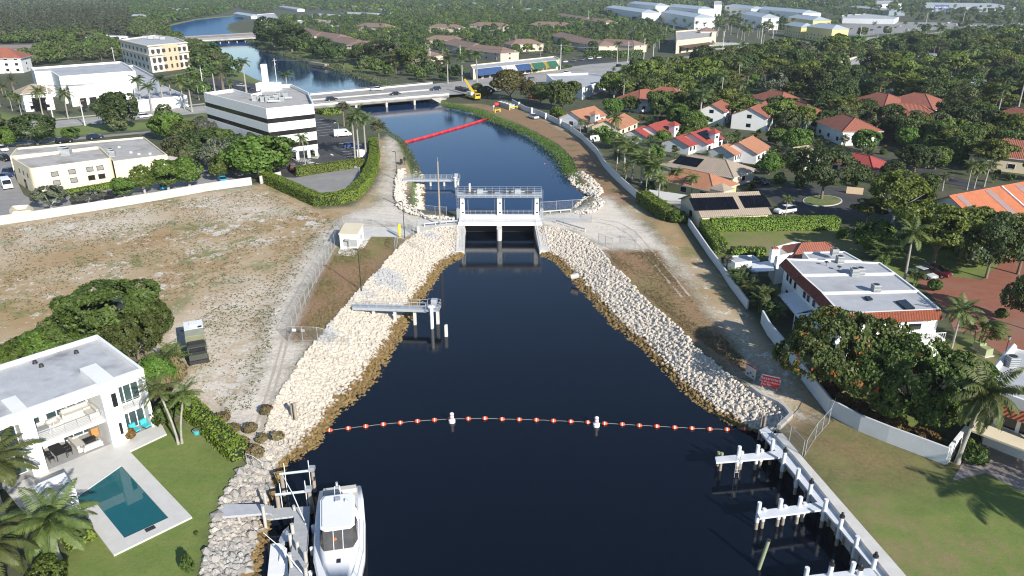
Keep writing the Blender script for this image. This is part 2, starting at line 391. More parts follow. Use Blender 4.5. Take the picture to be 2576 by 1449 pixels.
    gl = b.mix(b.math('MULTIPLY', b.ramp(vf, .5, .8), .45), gl, (.06, .075, .02))
    gw = b.math('ADD', g, b.math('MULTIPLY', b.math('MULTIPLY', sfac, 2.2), b.math('MULTIPLY', g, b.math('SUBTRACT', 1.0, g))), True)
    col = b.mix(gw, col, gl)
    sw = b.math('ADD', s, b.math('MULTIPLY', b.math('MULTIPLY', sfac, 3.2), b.math('MULTIPLY', s, b.math('SUBTRACT', 1.15, s))), True)
    col = b.mix(sw, col, san)
    b.out(b.principled(col, .9, 0, b.math('ADD', fine, b.math('MULTIPLY', vf, .6)), .5, .06)); return m
ground_sheet().data.materials.append(ground_mat())

# ---- canal banks below the ground edge
SOIL = M('bank_soil', (.17, .13, .075), (.11, .085, .045), 1.2, .9, 0, .4, (.09, .105, .03), .35)
def bank(name, top, wat, mat, n=140, closed=False, deep=.45):
    a, b = (resample(top, n), resample(wat, n)) if not closed else (top+[top[0]], wat+[wat[0]])
    n = len(a); vs = []
    for p, q in zip(a, b):
        vs += [p, q, q+(q-p)*deep]
    fs = [(3*i+k, 3*i+k+1, 3*i+k+4, 3*i+k+3) for i in range(n-1) for k in (0, 1)]
    mb = MB(); mb.add(vs, fs, 0, True)
    o = struct(mb, name, mat); bm = bmesh.new(); bm.from_mesh(o.data)
    for f in bm.faces:
        if f.normal.z < 0: f.normal_flip()
    bm.to_mesh(o.data); bm.free(); return a, b
LB = bank('canal_bank', L_TOP, L_WAT, SOIL)
RB = bank('canal_bank', R_TOP, R_WAT, SOIL, 90)
GRASSY = M('grassy_bank', (.15, .20, .05), (.08, .12, .03), .7, .9, 0, .5, (.20, .17, .08), .2)
bank('canal_bank', UP_T, UP_W, GRASSY, closed=True, deep=.6)

def water_mat(name, deep, bs, sc, ior=1.33, spec=.5):
    m, t = nt(name); b = NB(t); pos = b.pos()
    mp = b.n('ShaderNodeMapping'); mp.inputs['Scale'].default_value = (1.0, 2.4, 1); mp.inputs['Rotation'].default_value = (0, 0, .12); b.l(pos, mp.inputs[0])
    n1 = b.noise(mp.outputs[0], sc, 3, .6)
    n2 = b.noise(pos, .045, 2, .5)
    patch = b.ramp(n2, .35, .65)
    rough = b.math('ADD', b.math('MULTIPLY', patch, .02), .03)
    p = b.n('ShaderNodeBsdfPrincipled'); p.inputs['Specular IOR Level'].default_value = spec; p.inputs['Base Color'].default_value = c4(deep); p.inputs['IOR'].default_value = ior
    b.l(rough, p.inputs['Roughness'])
    bp = b.n('ShaderNodeBump'); bp.inputs['Distance'].default_value = .05
    b.l(b.math('MULTIPLY', b.math('ADD', b.math('MULTIPLY', patch, .6), .5), bs), bp.inputs['Strength'])
    b.l(n1, bp.inputs['Height']); b.l(bp.outputs[0], p.inputs['Normal']); b.out(p.outputs[0]); return m
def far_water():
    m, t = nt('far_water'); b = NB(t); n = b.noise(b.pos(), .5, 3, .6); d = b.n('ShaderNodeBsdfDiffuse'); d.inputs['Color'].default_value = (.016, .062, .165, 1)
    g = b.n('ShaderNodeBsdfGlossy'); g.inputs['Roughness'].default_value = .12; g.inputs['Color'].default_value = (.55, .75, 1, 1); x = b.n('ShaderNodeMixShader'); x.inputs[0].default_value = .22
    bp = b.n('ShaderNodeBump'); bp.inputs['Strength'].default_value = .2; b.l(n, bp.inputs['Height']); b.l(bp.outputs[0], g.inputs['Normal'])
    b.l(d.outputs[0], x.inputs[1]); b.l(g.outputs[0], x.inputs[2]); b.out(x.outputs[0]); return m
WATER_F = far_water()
# tail water and head water: level sheets under the ground edge, parted by the gate structure
def cdt_sheet(name, polys, z, mat, kind='structure'):
    mb = MB()
    for poly in polys:
        r = mgeo.delaunay_2d_cdt([Vector((p[0], p[1])) for p in poly], [], [list(range(len(poly)))], 1, 1e-4)
        mb.add([(p.x, p.y, z) for p in r[0]], [tuple(f) for f in r[2]])
    o = mb.build(name, mat)
    bm = bmesh.new(); bm.from_mesh(o.data)
    for f in bm.faces:
        if f.normal.z < 0: f.normal_flip()
    bm.to_mesh(o.data); bm.free()
    return tag(o, kind=kind) if kind else o
WATER_D = water_mat('tail_water', (.0032, .0056, .0115), .16, 1.9)
WATER_U = water_mat('head_water', (.0080, .0300, .0850), .25, .9, 1.22, .38)
mb = MB(); mb.add([(-60, -60, WZ), (80, -60, WZ), (80, 148.6, WZ), (-60, 148.6, WZ)], [(0, 1, 2, 3)]); struct(mb, 'water', WATER_D)
mb = MB(); mb.add([(-480, 148.8, UZ), (120, 148.8, UZ), (120, 640, UZ), (-480, 640, UZ)], [(0, 1, 2, 3)]); struct(mb, 'water', WATER_U)
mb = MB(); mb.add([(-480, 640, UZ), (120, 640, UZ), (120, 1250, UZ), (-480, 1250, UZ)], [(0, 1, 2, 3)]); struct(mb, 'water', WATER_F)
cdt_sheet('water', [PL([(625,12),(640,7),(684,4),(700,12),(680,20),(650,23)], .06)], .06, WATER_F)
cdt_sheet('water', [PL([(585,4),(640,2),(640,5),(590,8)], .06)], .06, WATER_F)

# ---- riprap: white limestone boulders with a brown tide band at the water
def rock_mat(name, wl, band, c1, c2, grey=None):
    m, t = nt(name); b = NB(t); pos = b.pos()
    rnd = b.n('ShaderNodeNewGeometry').outputs['Random Per Island']
    n1 = b.noise(pos, 1.6, 4, .7); z = b.n('ShaderNodeSeparateXYZ'); b.l(pos, z.inputs[0])
    col = b.mix(b.ramp(n1, .3, .7), c4(c2), c4(c1))
    col = b.mix(b.math('MULTIPLY', b.ramp(rnd, .55, 1.0), .35), col, (.38, .33, .26))
    if grey:
        gm = b.ramp(b.noise(pos, .07, 3, .6), .55, .62); col = b.mix(b.math('MULTIPLY', gm, .8), col, c4(grey))
    if grey:
        ny = b.ramp(z.outputs[1], 0, 1); nf = b.math('MULTIPLY', b.math('SUBTRACT', 74.0, z.outputs[1]), .12, True); col = b.mix(b.math('MULTIPLY', b.math('MULTIPLY', nf, b.ramp(b.math('ADD', b.math('MULTIPLY', rnd, .5), b.math('MULTIPLY', n1, .5)), .2, .5)), .85), col, (.27, .255, .235))
    alg = b.mix(b.ramp(n1, .35, .68), (.085, .050, .014), (.24, .155, .05))
    alg = b.mix(b.math('MULTIPLY', rnd, .4), alg, (.30, .22, .10))
    h = b.math('ADD', z.outputs[2], b.math('MULTIPLY', b.math('SUBTRACT', b.noise(pos, .5, 3, .6), .5), .7))
    wet = b.ramp(b.math('MULTIPLY', b.math('SUBTRACT', h, wl), 1.0/band), .55, .72, (1, 1, 1, 1), (0, 0, 0, 1))
    col = b.mix(wet, col, alg)
    b.out(b.principled(col, .85, 0, n1, .4, .1)); return m
def ico(sub):
    bm = bmesh.new(); bmesh.ops.create_icosphere(bm, subdivisions=sub, radius=1.0)
    v = np.array([x.co[:] for x in bm.verts]); f = np.array([[q.index for q in x.verts] for x in bm.faces]); bm.free(); return v, f
def riprap(name, label, a, b, step, size, mat, seed, big=None, sub=1, tmax=1.12):
    rs = np.random.RandomState(seed); V, F = ico(sub); nv = len(V)
    A = np.array([p[:] for p in a]); B = np.array([p[:] for p in b])
    ctr, rad = [], []
    for i in range(len(A)-1):
        wid = np.linalg.norm(B[i]-A[i]); ln = .5*(np.linalg.norm(A[i+1]-A[i])+np.linalg.norm(B[i+1]-B[i]))
        for _ in range(rs.poisson(max(0, wid*ln*tmax/step**2))):
            s = rs.rand(); t = rs.uniform(-.02, tmax)
            p = (A[i]*(1-s)+A[i+1]*s)*(1-t)+(B[i]*(1-s)+B[i+1]*s)*t
            r = size*rs.uniform(.65, 1.35)
            if big is not None: r *= big(p, rs)
            p[2] += r*rs.uniform(-.05, .45); ctr.append(p); rad.append(r)
    n = len(ctr); ctr = np.array(ctr); rad = np.array(rad)
    an = rs.rand(n)*6.283; sc = rs.uniform(.7, 1.25, (n, 3)); sc[:, 2] *= .8
    vv = V[None]*sc[:, None]*(1+rs.uniform(-.22, .22, (n, nv, 1)))
    ca, sa = np.cos(an)[:, None], np.sin(an)[:, None]
    x = vv[..., 0]*ca-vv[..., 1]*sa; y = vv[..., 0]*sa+vv[..., 1]*ca
    vv = np.stack([x, y, vv[..., 2]], -1)*rad[:, None, None]+ctr[:, None]
    ff = F[None]+(np.arange(n)*nv)[:, None, None]
    me = bpy.data.meshes.new(name); me.from_pydata(vv.reshape(-1, 3).tolist(), [], ff.reshape(-1, 3).tolist())
    me.materials.append(mat); o = bpy.data.objects.new(name, me); COL.objects.link(o)
    return tag(o, label, 'rocks', kind='stuff')
ROCK = rock_mat('limestone_riprap', WZ, .82, (.60, .545, .46), (.47, .415, .34), (.36, .37, .38))
ROCKR = rock_mat('limestone_riprap_right', WZ, .9, (.60, .54, .46), (.48, .42, .35))
ROCKU = rock_mat('limestone_riprap_pool', UZ, .35, (.66, .61, .53), (.52, .465, .39))
for nm_, mt_ in (('canal_bank', ROCK), ('canal_bank.001', ROCKR)): bpy.data.objects[nm_].data.materials[0] = mt_
def bigger(p, rs):
    k = min(1, max(0, (72-p[1])/10)); return (1.0+k*rs.choice([.0, .3, .9], p=[.6, .3, .1]))*(.62 if (p[1] < 70 and rs.rand() < .4) else 1)
iN = next(i for i, p in enumerate(LB[0]) if p.y < 30)
riprap('riprap', 'white limestone riprap sloping from the lot to the water on the left bank', LB[0][:iN], LB[1][:iN], .33, .235, ROCK, 3, bigger)
riprap('riprap', 'white and brown limestone riprap along the right bank below the mown strip', RB[0], RB[1], .34, .235, ROCKR, 4)
def patch(top, wat, n, zt, zw):
    return resample([P(u, v, zt) for u, v in top], n), resample([P(u, v, zw) for u, v in wat], n)
a, b = patch([(1003,428),(995,455),(994,490),(1000,520),(1030,536),(1062,543)], [(1042,424),(1060,448),(1060,470),(1060,495),(1062,515),(1066,536)], 30, .25, UZ)
riprap('riprap', 'white rock apron around the upper left walkway beside the pool', a, b, .46, .34, ROCKU, 5)
a, b = patch([(1062,547),(1100,549),(1145,551)], [(1064,536),(1100,540),(1140,543)], 12, .3, UZ)
riprap('riprap', 'thin row of white rocks behind the gate fence', a, b, .46, .30, ROCKU, 6)
a, b = patch([(1462,434),(1485,445),(1505,465),(1516,485),(1500,495)], [(1430,439),(1440,463),(1456,477),(1472,488),(1480,493)], 24, .25, UZ)
riprap('riprap', 'white rock pile at the pool edge below the shaded dirt track', a, b, .46, .34, ROCKU, 8)
a, b = patch([(1500,495),(1518,505),(1512,520),(1490,535),(1450,539)], [(1474,497),(1462,505),(1453,516),(1446,526),(1440,530)], 22, .25, UZ)
riprap('riprap', 'white rock pile right of the gates at the end of the fence', a, b, .46, .34, ROCKU, 9)
# =====================================================================  PLANTS
BARK = M('bark', (.20, .165, .125), (.13, .105, .08), 3, .9)
BARKG = M('grey_bark', (.42, .40, .37), (.30, .285, .26), 2, .85)
LEAF = {
 'oak': leafmat('oak_leaves', (.044, .070, .013), (.118, .152, .028)),
 'dark': leafmat('dark_leaves', (.030, .056, .014), (.084, .122, .028)),
 'yel': leafmat('yellow_green_leaves', (.080, .118, .016), (.185, .215, .032)),
 'lime': leafmat('bright_green_leaves', (.060, .120, .014), (.140, .205, .028)),
 'olive': leafmat('olive_leaves', (.066, .082, .030), (.135, .150, .056)),
 'mid': leafmat('mid_green_leaves', (.050, .100, .015), (.130, .185, .034)),
 'grey': leafmat('grey_green_leaves', (.085, .100, .062), (.160, .172, .108)),
 'rust': leafmat('rusty_leaves', (.115, .085, .020), (.105, .120, .030)),
 'flame': leafmat('flame_tree_leaves', (.058, .108, .018), (.145, .195, .042), (.60, .13, .03), .60),
 'palm': leafmat('palm_fronds', (.070, .105, .024), (.150, .180, .050)),
 'palmd': leafmat('dark_palm_fronds', (.048, .082, .022), (.110, .145, .045)),
 'sabal': leafmat('cabbage_palm_fans', (.090, .110, .048), (.185, .190, .088)),
 'hedge': leafmat('hedge_leaves', (.125, .195, .016), (.225, .310, .036)),
 'hedged': leafmat('dark_hedge_leaves', (.050, .092, .016), (.110, .165, .030)),
 'croton': leafmat('croton_leaves', (.20, .105, .028), (.13, .085, .03)),
 'orange': leafmat('orange_leaves', (.58, .15, .03), (.44, .11, .03)),
 'dry': leafmat('dry_brush_leaves', (.25, .18, .10), (.15, .15, .05)),
}
def quads_mesh(name, C, Nn, T, a, b, mat, fold=None):
    """rhombic leaf cards: centre, normal, tangent, half length, half width"""
    n = len(C); T = T-Nn*(T*Nn).sum(1, keepdims=True); T /= np.linalg.norm(T, axis=1, keepdims=True)+1e-9
    S = np.cross(Nn, T); a = np.broadcast_to(a, (n,))[:, None]; b = np.broadcast_to(b, (n,))[:, None]
    V = np.stack([C-T*a, C-S*b, C+T*a, C+S*b], 1)
    if fold is not None: V[:, 0] -= Nn*fold; V[:, 2] -= Nn*fold
    me = bpy.data.meshes.new(name)
    me.vertices.add(n*4); me.vertices.foreach_set('co', V.astype('f').ravel())
    me.loops.add(n*4); me.loops.foreach_set('vertex_index', np.arange(n*4, dtype='i'))
    me.polygons.add(n); me.polygons.foreach_set('loop_start', np.arange(0, n*4, 4, dtype='i'))
    me.update(calc_edges=True); me.materials.append(mat); return me
def vnoise(p, f, seed):
    rs = np.random.RandomState(seed); o = np.zeros(len(p))
    for k in range(5):
        d = rs.normal(size=3); d *= f*(1+.5*k)/np.linalg.norm(d); o += np.sin(p@d+rs.rand()*6.28)
    return o/5
def lobes_mesh(name, lobes, n, size, mat, seed, clump=.9, thr=-.12, up=.15, inner=.2, low=-.55):
    rs = np.random.RandomState(seed); L = np.array(lobes, 'd'); w = (L[:, 3]*L[:, 4]+L[:, 3]*L[:, 5]); w /= w.sum()
    C = np.empty((0, 3)); N = np.empty((0, 3))
    while len(C) < n:
        i = rs.choice(len(L), n*2, p=w); d = rs.normal(size=(n*2, 3)); d /= np.linalg.norm(d, axis=1, keepdims=True)
        r = np.where(rs.rand(n*2) < inner, rs.uniform(.45, .85, n*2), rs.uniform(.86, 1.06, n*2))
        p = L[i, :3]+d*L[i, 3:]*r[:, None]
        ok = (d[:, 2] > low) & (vnoise(p, clump, seed+5) > thr+rs.normal(size=n*2)*.1)
        for l in L:
            q = ((p-l[:3])/l[3:]); ok &= (q*q).sum(1) > .5
        C = np.vstack([C, p[ok]]); N = np.vstack([N, d[ok]])
    C = C[:n]; N = N[:n]
    N = N+np.array([0, 0, up])+rs.normal(size=N.shape)*.55; N /= np.linalg.norm(N, axis=1, keepdims=True)
    s = size*rs.uniform(.6, 1.3, n)
    return quads_mesh(name, C, N, rs.normal(size=N.shape), s, s*rs.uniform(.5, .8, n), mat, (s*.25)[:, None])
def crown_lobes(rs, h, w, base, k, flat=.6, spread=.62):
    f = .40 if flat >= .5 else .30
    out = [(0, 0, base+(h-base)*.46, w*f, w*f, (h-base)*(.48 if flat >= .5 else .40))]
    for i in range(k):
        a = i*2.399+rs.uniform(-.3, .3); r = w*.5*spread*math.sqrt((i+.5)/k)*rs.uniform(.85, 1.1)
        rr = w*rs.uniform(.15, .24); zc = base+(h-base)*(rs.uniform(.35, .85)-.25*(r/(w*.5))**2)
        out.append((r*math.cos(a), r*math.sin(a), zc, rr, rr, min(rr*flat, h-zc+.2)))
    return out
def trunk_mesh(name, h, r, rs, limbs, w, mat, lean=0.0):
    mb = MB(); mb.tube([(0, 0, -.1), (lean*.4, 0, h*.5), (lean, 0, h)], [r, r*.8, r*.6], 7)
    for i in range(limbs):
        a = i*2.4+rs.uniform(-.4, .4); L = w*.32*rs.uniform(.8, 1.2)
        mb.tube([(lean*.8, 0, h*.8), (lean+L*.5*math.cos(a), L*.5*math.sin(a), h*1.15+L*.3), (lean+L*math.cos(a), L*math.sin(a), h*1.2+L*.75)], [r*.55, r*.36, r*.12], 5)
    return mb.mesh(name, mat)
PROTO = {}
def proto_tree(key, name, h, w, base, k, n, size, leaf, seed, bark=None, flat=.6, clump=.9, thr=-.12, spread=.62, limbs=4, tr=None, low=-.55, up=.15):
    rs = np.random.RandomState(seed)
    cm = lobes_mesh('crown', crown_lobes(rs, h, w, base, k, flat, spread), n, size, LEAF[leaf], seed, clump, thr, up, low=low)
    tm = trunk_mesh('trunk', base*1.02, tr or (.12+h*.022), rs, limbs, w, bark or BARK)
    PROTO[key] = (name, [('crown', cm), ('trunk', tm)], h, w)
for i in range(3):
    proto_tree('oak%d' % i, 'broadleaf_tree', 9, 11, 1.3, 12+i, 4200, .34, 'oak', 11+i, low=-.75)
    proto_tree('dark%d' % i, 'broadleaf_tree', 10, 11, 1.4, 13, 4200, .34, 'dark', 21+i, flat=.75, low=-.75)
    proto_tree('yel%d' % i, 'broadleaf_tree', 9.5, 12.5, 2.6, 15, 4600, .34, 'yel', 31+i, flat=.36, clump=1.15, thr=.0, spread=.8, bark=BARKG)
    proto_tree('lime%d' % i, 'broadleaf_tree', 8, 10, 1.0, 12, 4000, .32, 'lime', 41+i, low=-.75)
    proto_tree('olive%d' % i, 'broadleaf_tree', 8.5, 10, 1.1, 12, 3600, .32, 'olive', 51+i, thr=-.05, low=-.7)
proto_tree('oakhi0', 'broadleaf_tree', 9, 11, 2.0, 18, 11000, .21, 'oak', 201, low=-.8, clump=1.5, thr=-.02)
proto_tree('oakhi1', 'broadleaf_tree', 8, 10, 1.6, 16, 9000, .21, 'oak', 202, low=-.8, clump=1.5, thr=-.02)
proto_tree('flame0', 'flame_tree', 7.0, 14.5, 1.6, 26, 17000, .22, 'flame', 203, flat=.42, clump=1.3, thr=-.12, spread=.85, limbs=6)
proto_tree('wide0', 'broadleaf_tree', 6.5, 14.5, 1.2, 26, 18000, .22, 'mid', 204, flat=.5, clump=1.3, thr=-.12, spread=.82, limbs=6, low=-.8)
proto_tree('isle0', 'broadleaf_tree', 9, 15, 2.8, 20, 9000, .26, 'dark', 205, flat=.5, thr=-.05, spread=.82, limbs=6, low=-.8)
proto_tree('tall0', 'broadleaf_tree', 13, 11, 4.5, 18, 8000, .27, 'yel', 206, flat=.6, clump=1.2, thr=.05, bark=BARKG, low=-.9)
proto_tree('tall1', 'broadleaf_tree', 11, 13, 3.5, 18, 8000, .27, 'yel', 207, flat=.42, clump=1.2, thr=.05, spread=.8, low=-.9)
for i in range(2):
    proto_tree('grey%d' % i, 'broadleaf_tree', 8, 9.5, 1.6, 12, 3200, .27, 'grey', 61+i, thr=.05, bark=BARKG)
    proto_tree('rust%d' % i, 'broadleaf_tree', 9, 10, 1.8, 12, 3600, .32, 'rust', 66+i)
    proto_tree('shrub%d' % i, 'shrub', 2.2, 3.0, .2, 6, 1100, .2, 'hedged', 71+i, flat=.8, low=-.9, limbs=2, tr=.08)
    proto_tree('brush%d' % i, 'dry_bush', 1.2, 2.6, .1, 6, 800, .16, 'dry', 75+i, flat=.6, low=-.9, limbs=2, tr=.05)
    proto_tree('ball%d' % i, 'shrub', 2.4, 2.8, .15, 7, 1500, .16, 'lime', 78+i, flat=1, low=-.95, limbs=2, tr=.08)
    proto_tree('croton%d' % i, 'croton_bush', 1.6, 2.0, .2, 6, 900, .17, 'croton', 81+i, flat=.8, low=-.9, limbs=2, tr=.05)
    proto_tree('orange%d' % i, 'orange_shrub', 1.8, 2.6, .2, 6, 700, .2, 'orange', 83+i, flat=.8, low=-.9, limbs=2, tr=.05)
    proto_tree('sap%d' % i, 'young_tree', 6, 4.6, 1.2, 8, 1500, .25, 'lime', 85+i, flat=1.2, thr=-.05, low=-.8, limbs=3, bark=BARKG)
def proto_cas(key, seed, leaf):
    rs = np.random.RandomState(seed); lob = []
    for i in range(16):
        z = 3+i*.95; r = 2.3*(1-(i/17)**1.6)+.5; a = i*2.4; q = r*.55
        lob.append((q*math.cos(a), q*math.sin(a), z, r*.75, r*.75, 1.25))
    cm = lobes_mesh('crown', lob, 3000, .34, LEAF[leaf], seed, 1.0, -.02, .9)
    PROTO[key] = ('pine_tree', [('crown', cm), ('trunk', trunk_mesh('trunk', 15, .28, rs, 0, 1, BARK))], 19, 6)
LEAF['pine'] = leafmat('pine_needles', (.060, .078, .040), (.120, .138, .078)); proto_cas('cas0', 91, 'pine'); proto_cas('cas1', 92, 'grey')

def frond_quads(rs, az, e0, ln, nl, ll, droop, base, lw=.055, vee=.5):
    """one pinnate frond: returns arrays of centre, normal, tangent, half length, half width"""
    C, N, T, A, B = [], [], [], [], []
    p = np.array(base, 'd'); e = e0; st = ln/nl; h = np.array([math.cos(az), math.sin(az), 0.0]); s = np.array([-math.sin(az), math.cos(az), 0.0])
    for i in range(nl):
        t = i/nl; d = h*math.cos(e)+np.array([0, 0, math.sin(e)]); upv = np.cross(s, d)*-1
        if upv[2] < 0 and abs(e) < 1.5: upv = -upv
        C.append(p+d*st*.5); N.append(upv); T.append(d); A.append(st*.62); B.append(.035*ln/3*(1-t*.7)+.012)
        if t > .06:
            L = ll*(math.sin(math.pi*min(1, .18+t*.86))**.7)
            for sg in (1, -1):
                q = s*sg*(.86)+d*.55-np.array([0, 0, 1])*vee*(.5+rs.rand()*.6); q /= np.linalg.norm(q)
                nn = np.cross(d, q); nn = nn if nn[2] > 0 else -nn
                C.append(p+q*L*.5); N.append(nn); T.append(q); A.append(L*.52); B.append(lw*ln/3*rs.uniform(.8, 1.2))
        p = p+d*st; e -= droop*st/ln*(.5+1.1*t)
    return C, N, T, A, B
def palm_crown(name, seed, nf, ln, nl, ll, mat, top, e_hi=1.35, e_lo=-.5, droop=1.4, lw=.055, vee=.5):
    rs = np.random.RandomState(seed); acc = [[], [], [], [], []]
    for i in range(nf):
        t = (i+.5)/nf; az = i*2.39996+rs.uniform(-.2, .2); e0 = e_hi+(e_lo-e_hi)*t+rs.uniform(-.12, .12)
        for x, y in zip(acc, frond_quads(rs, az, e0, ln*rs.uniform(.85, 1.1), nl, ll, droop*rs.uniform(.8, 1.25), (top[0], top[1], top[2]), lw, vee)): x += y
    C, N, T, A, B = (np.array(x) for x in acc); N = N/(np.linalg.norm(N, axis=1, keepdims=True)+1e-9)
    return quads_mesh(name, C, N, T, A, B, mat, (A*.06)[:, None])
RTRUNK = M('royal_palm_trunk', (.36, .34, .30), (.26, .24, .21), 2.5, .8)
CSHAFT = M('crownshaft', (.13, .20, .05), (.10, .16, .04), 2, .5)
def palm_trunk(h, r0, r1, lean, mat, seed, shaft=0):
    mb = MB(); k = 7
    pts = [(lean*(i/(k-1))**1.7, 0, -.1+(h+.1)*i/(k-1)) for i in range(k)]
    rs = [lerp(r0, r1, i/(k-1))*(1.35 if i == 0 else 1) for i in range(k)]
    mb.tube(pts, rs, 8)
    if shaft: mb.tube([pts[-1], (pts[-1][0]+.05, 0, h+shaft)], [r1*1.25, r1*.6], 8, 1)
    return mb.mesh('trunk', [mat, CSHAFT]), (lean, 0, h+shaft)
def proto_palm(key, name, h, r0, r1, lean, mat, seed, nf, ln, nl, ll, leaf, shaft=0, **kw):
    tm, top = palm_trunk(h, r0, r1, lean, mat, seed, shaft)
    cm = palm_crown('fronds', seed, nf, ln, nl, ll, LEAF[leaf], top, **kw)
    PROTO[key] = (name, [('fronds', cm), ('trunk', tm)], h+ln*.6, ln*2)
for i in range(3):
    proto_palm('coco%d' % i, 'palm_tree', 7.5, .20, .12, .5*i-.3, RTRUNK, 101+i, 19, 3.3, 16, .85, 'palm', e_lo=-.75, lw=.095)
    proto_palm('royal%d' % i, 'palm_tree', 9.5, .27, .17, 0, RTRUNK, 111+i, 15, 3.1, 14, .9, 'palmd', .9, e_lo=-.35, droop=1.7, lw=.11, vee=.8)
    proto_palm('queen%d' % i, 'palm_tree', 6.5, .17, .13, .2, RTRUNK, 121+i, 16, 2.8, 14, .8, 'palm', e_lo=-.3, droop=2.1, lw=.095, vee=1.1)
proto_palm('date0', 'palm_tree', 5.0, .35, .28, 0, BARK, 131, 34, 3.0, 14, .45, 'sabal', e_hi=1.45, e_lo=-.7, droop=1.0, lw=.06, vee=.1)
proto_palm('cocohi0', 'coconut_palm', 7.0, .24, .15, .9, RTRUNK, 141, 26, 4.3, 46, 1.05, 'palm', e_lo=-.95, droop=1.35, lw=.042, vee=.75)
proto_palm('cocohi1', 'coconut_palm', 5.0, .24, .16, -.5, RTRUNK, 142, 24, 4.2, 46, 1.0, 'palm', e_lo=-.8, droop=1.3, lw=.042, vee=.6)
proto_palm('slim0', 'slender_palm', 5.6, .11, .08, .9, RTRUNK, 143, 12, 2.1, 26, .55, 'palm', .5, e_lo=-.2, droop=1.5, lw=.055)
def proto_sabal(key, seed, h):
    rs = np.random.RandomState(seed); C, N, T, A, B = [], [], [], [], []
    for i in range(46):
        d = rs.normal(size=3); d /= np.linalg.norm(d)
        if d[2] < -.75: d[2] *= -1
        c = np.array([0, 0, h])+d*np.array([.95, .95, .85]); s = np.cross(d, [0, 0, 1.0]); s /= np.linalg.norm(s)+1e-6; u = np.cross(s, d)
        for k in range(9):
            w = (k-4)*.33; q = d*math.cos(w)+s*math.sin(w)-np.array([0, 0, .35]); q /= np.linalg.norm(q)
            C.append(c+q*.42); N.append(u+rs.normal(size=3)*.2); T.append(q); A.append(.46); B.append(.075)
    C, N, T, A, B = (np.array(x) for x in (C, N, T, A, B)); N /= np.linalg.norm(N, axis=1, keepdims=True)
    cm = quads_mesh('fronds', C, N, T, A, B, LEAF['sabal'], .05)
    tm, _ = palm_trunk(h, .19, .17, 0, BARK, seed); PROTO[key] = ('fan_palm', [('fronds', cm), ('trunk', tm)], h+1.4, 3.4)
proto_sabal('sabal0', 151, 4.2); proto_sabal('sabal1', 152, 6.5)
def proto_areca(key, seed, leaf, hi=False):
    rs = np.random.RandomState(seed); acc = [[], [], [], [], []]; tb = MB()
    for k in range(9):
        a = rs.rand()*6.28; r = rs.uniform(.1, .8); x, y = r*math.cos(a), r*math.sin(a); hh = rs.uniform(1.2, 3.2)
        tb.tube([(x*.5, y*.5, -.05), (x, y, hh)], [.06, .045], 5)
        for i in range(6):
            for q, z in zip(acc, frond_quads(rs, a+rs.uniform(-1.8, 1.8), rs.uniform(.45, 1.35), rs.uniform(1.6, 2.3), 18 if hi else 10, .5, 1.7, (x, y, hh), .075 if hi else .12)): q += z
    C, N, T, A, B = (np.array(x) for x in acc); N = N/(np.linalg.norm(N, axis=1, keepdims=True)+1e-9)
    PROTO[key] = ('areca_palm', [('fronds', quads_mesh('fronds', C, N, T, A, B, LEAF[leaf], (A*.06)[:, None])), ('stems', tb.mesh('stems', CSHAFT))], 4.6, 4)
proto_areca('areca0', 161, 'palm'); proto_areca('areca1', 162, 'palmd'); proto_areca('arecahi', 163, 'palm', True)

def plant(key, loc, label, group=None, scale=1.0, rz=None, cat=None, name=None):
    nm, parts, h, w = PROTO[key]
    cat = cat or {'broadleaf_tree': 'tree', 'pine_tree': 'tree', 'young_tree': 'tree', 'shrub': 'bush', 'dry_bush': 'bush', 'croton_bush': 'bush', 'orange_shrub': 'bush'}.get(nm, 'palm tree')
    r = thing(name or nm, label, cat, loc, RNG.uniform(0, 6.28) if rz is None else rz, group)
    r.scale = scale if isinstance(scale, tuple) else (scale, scale, scale)
    for pn, me in parts:
        o = bpy.data.objects.new(pn, me); COL.objects.link(o); o.parent = r
    return r
def plant_px(key, u, vb, vt, label, group=None, wpx=None, rz=None, cat=None, name=None, z=0.0):
    """a plant whose foot is at (u, vb) and whose top is at vt in the photo; wpx = crown width in photo pixels"""
    p = P(u, vb, z); nm, parts, h0, w0 = PROTO[key]; h = HT(u, vb, vt, z)-z; s = h/h0
    sw = s if wpx is None else wpx/pxm(u, vb)/w0
    return plant(key, p, label, group, (sw, sw, s), rz, cat, name)

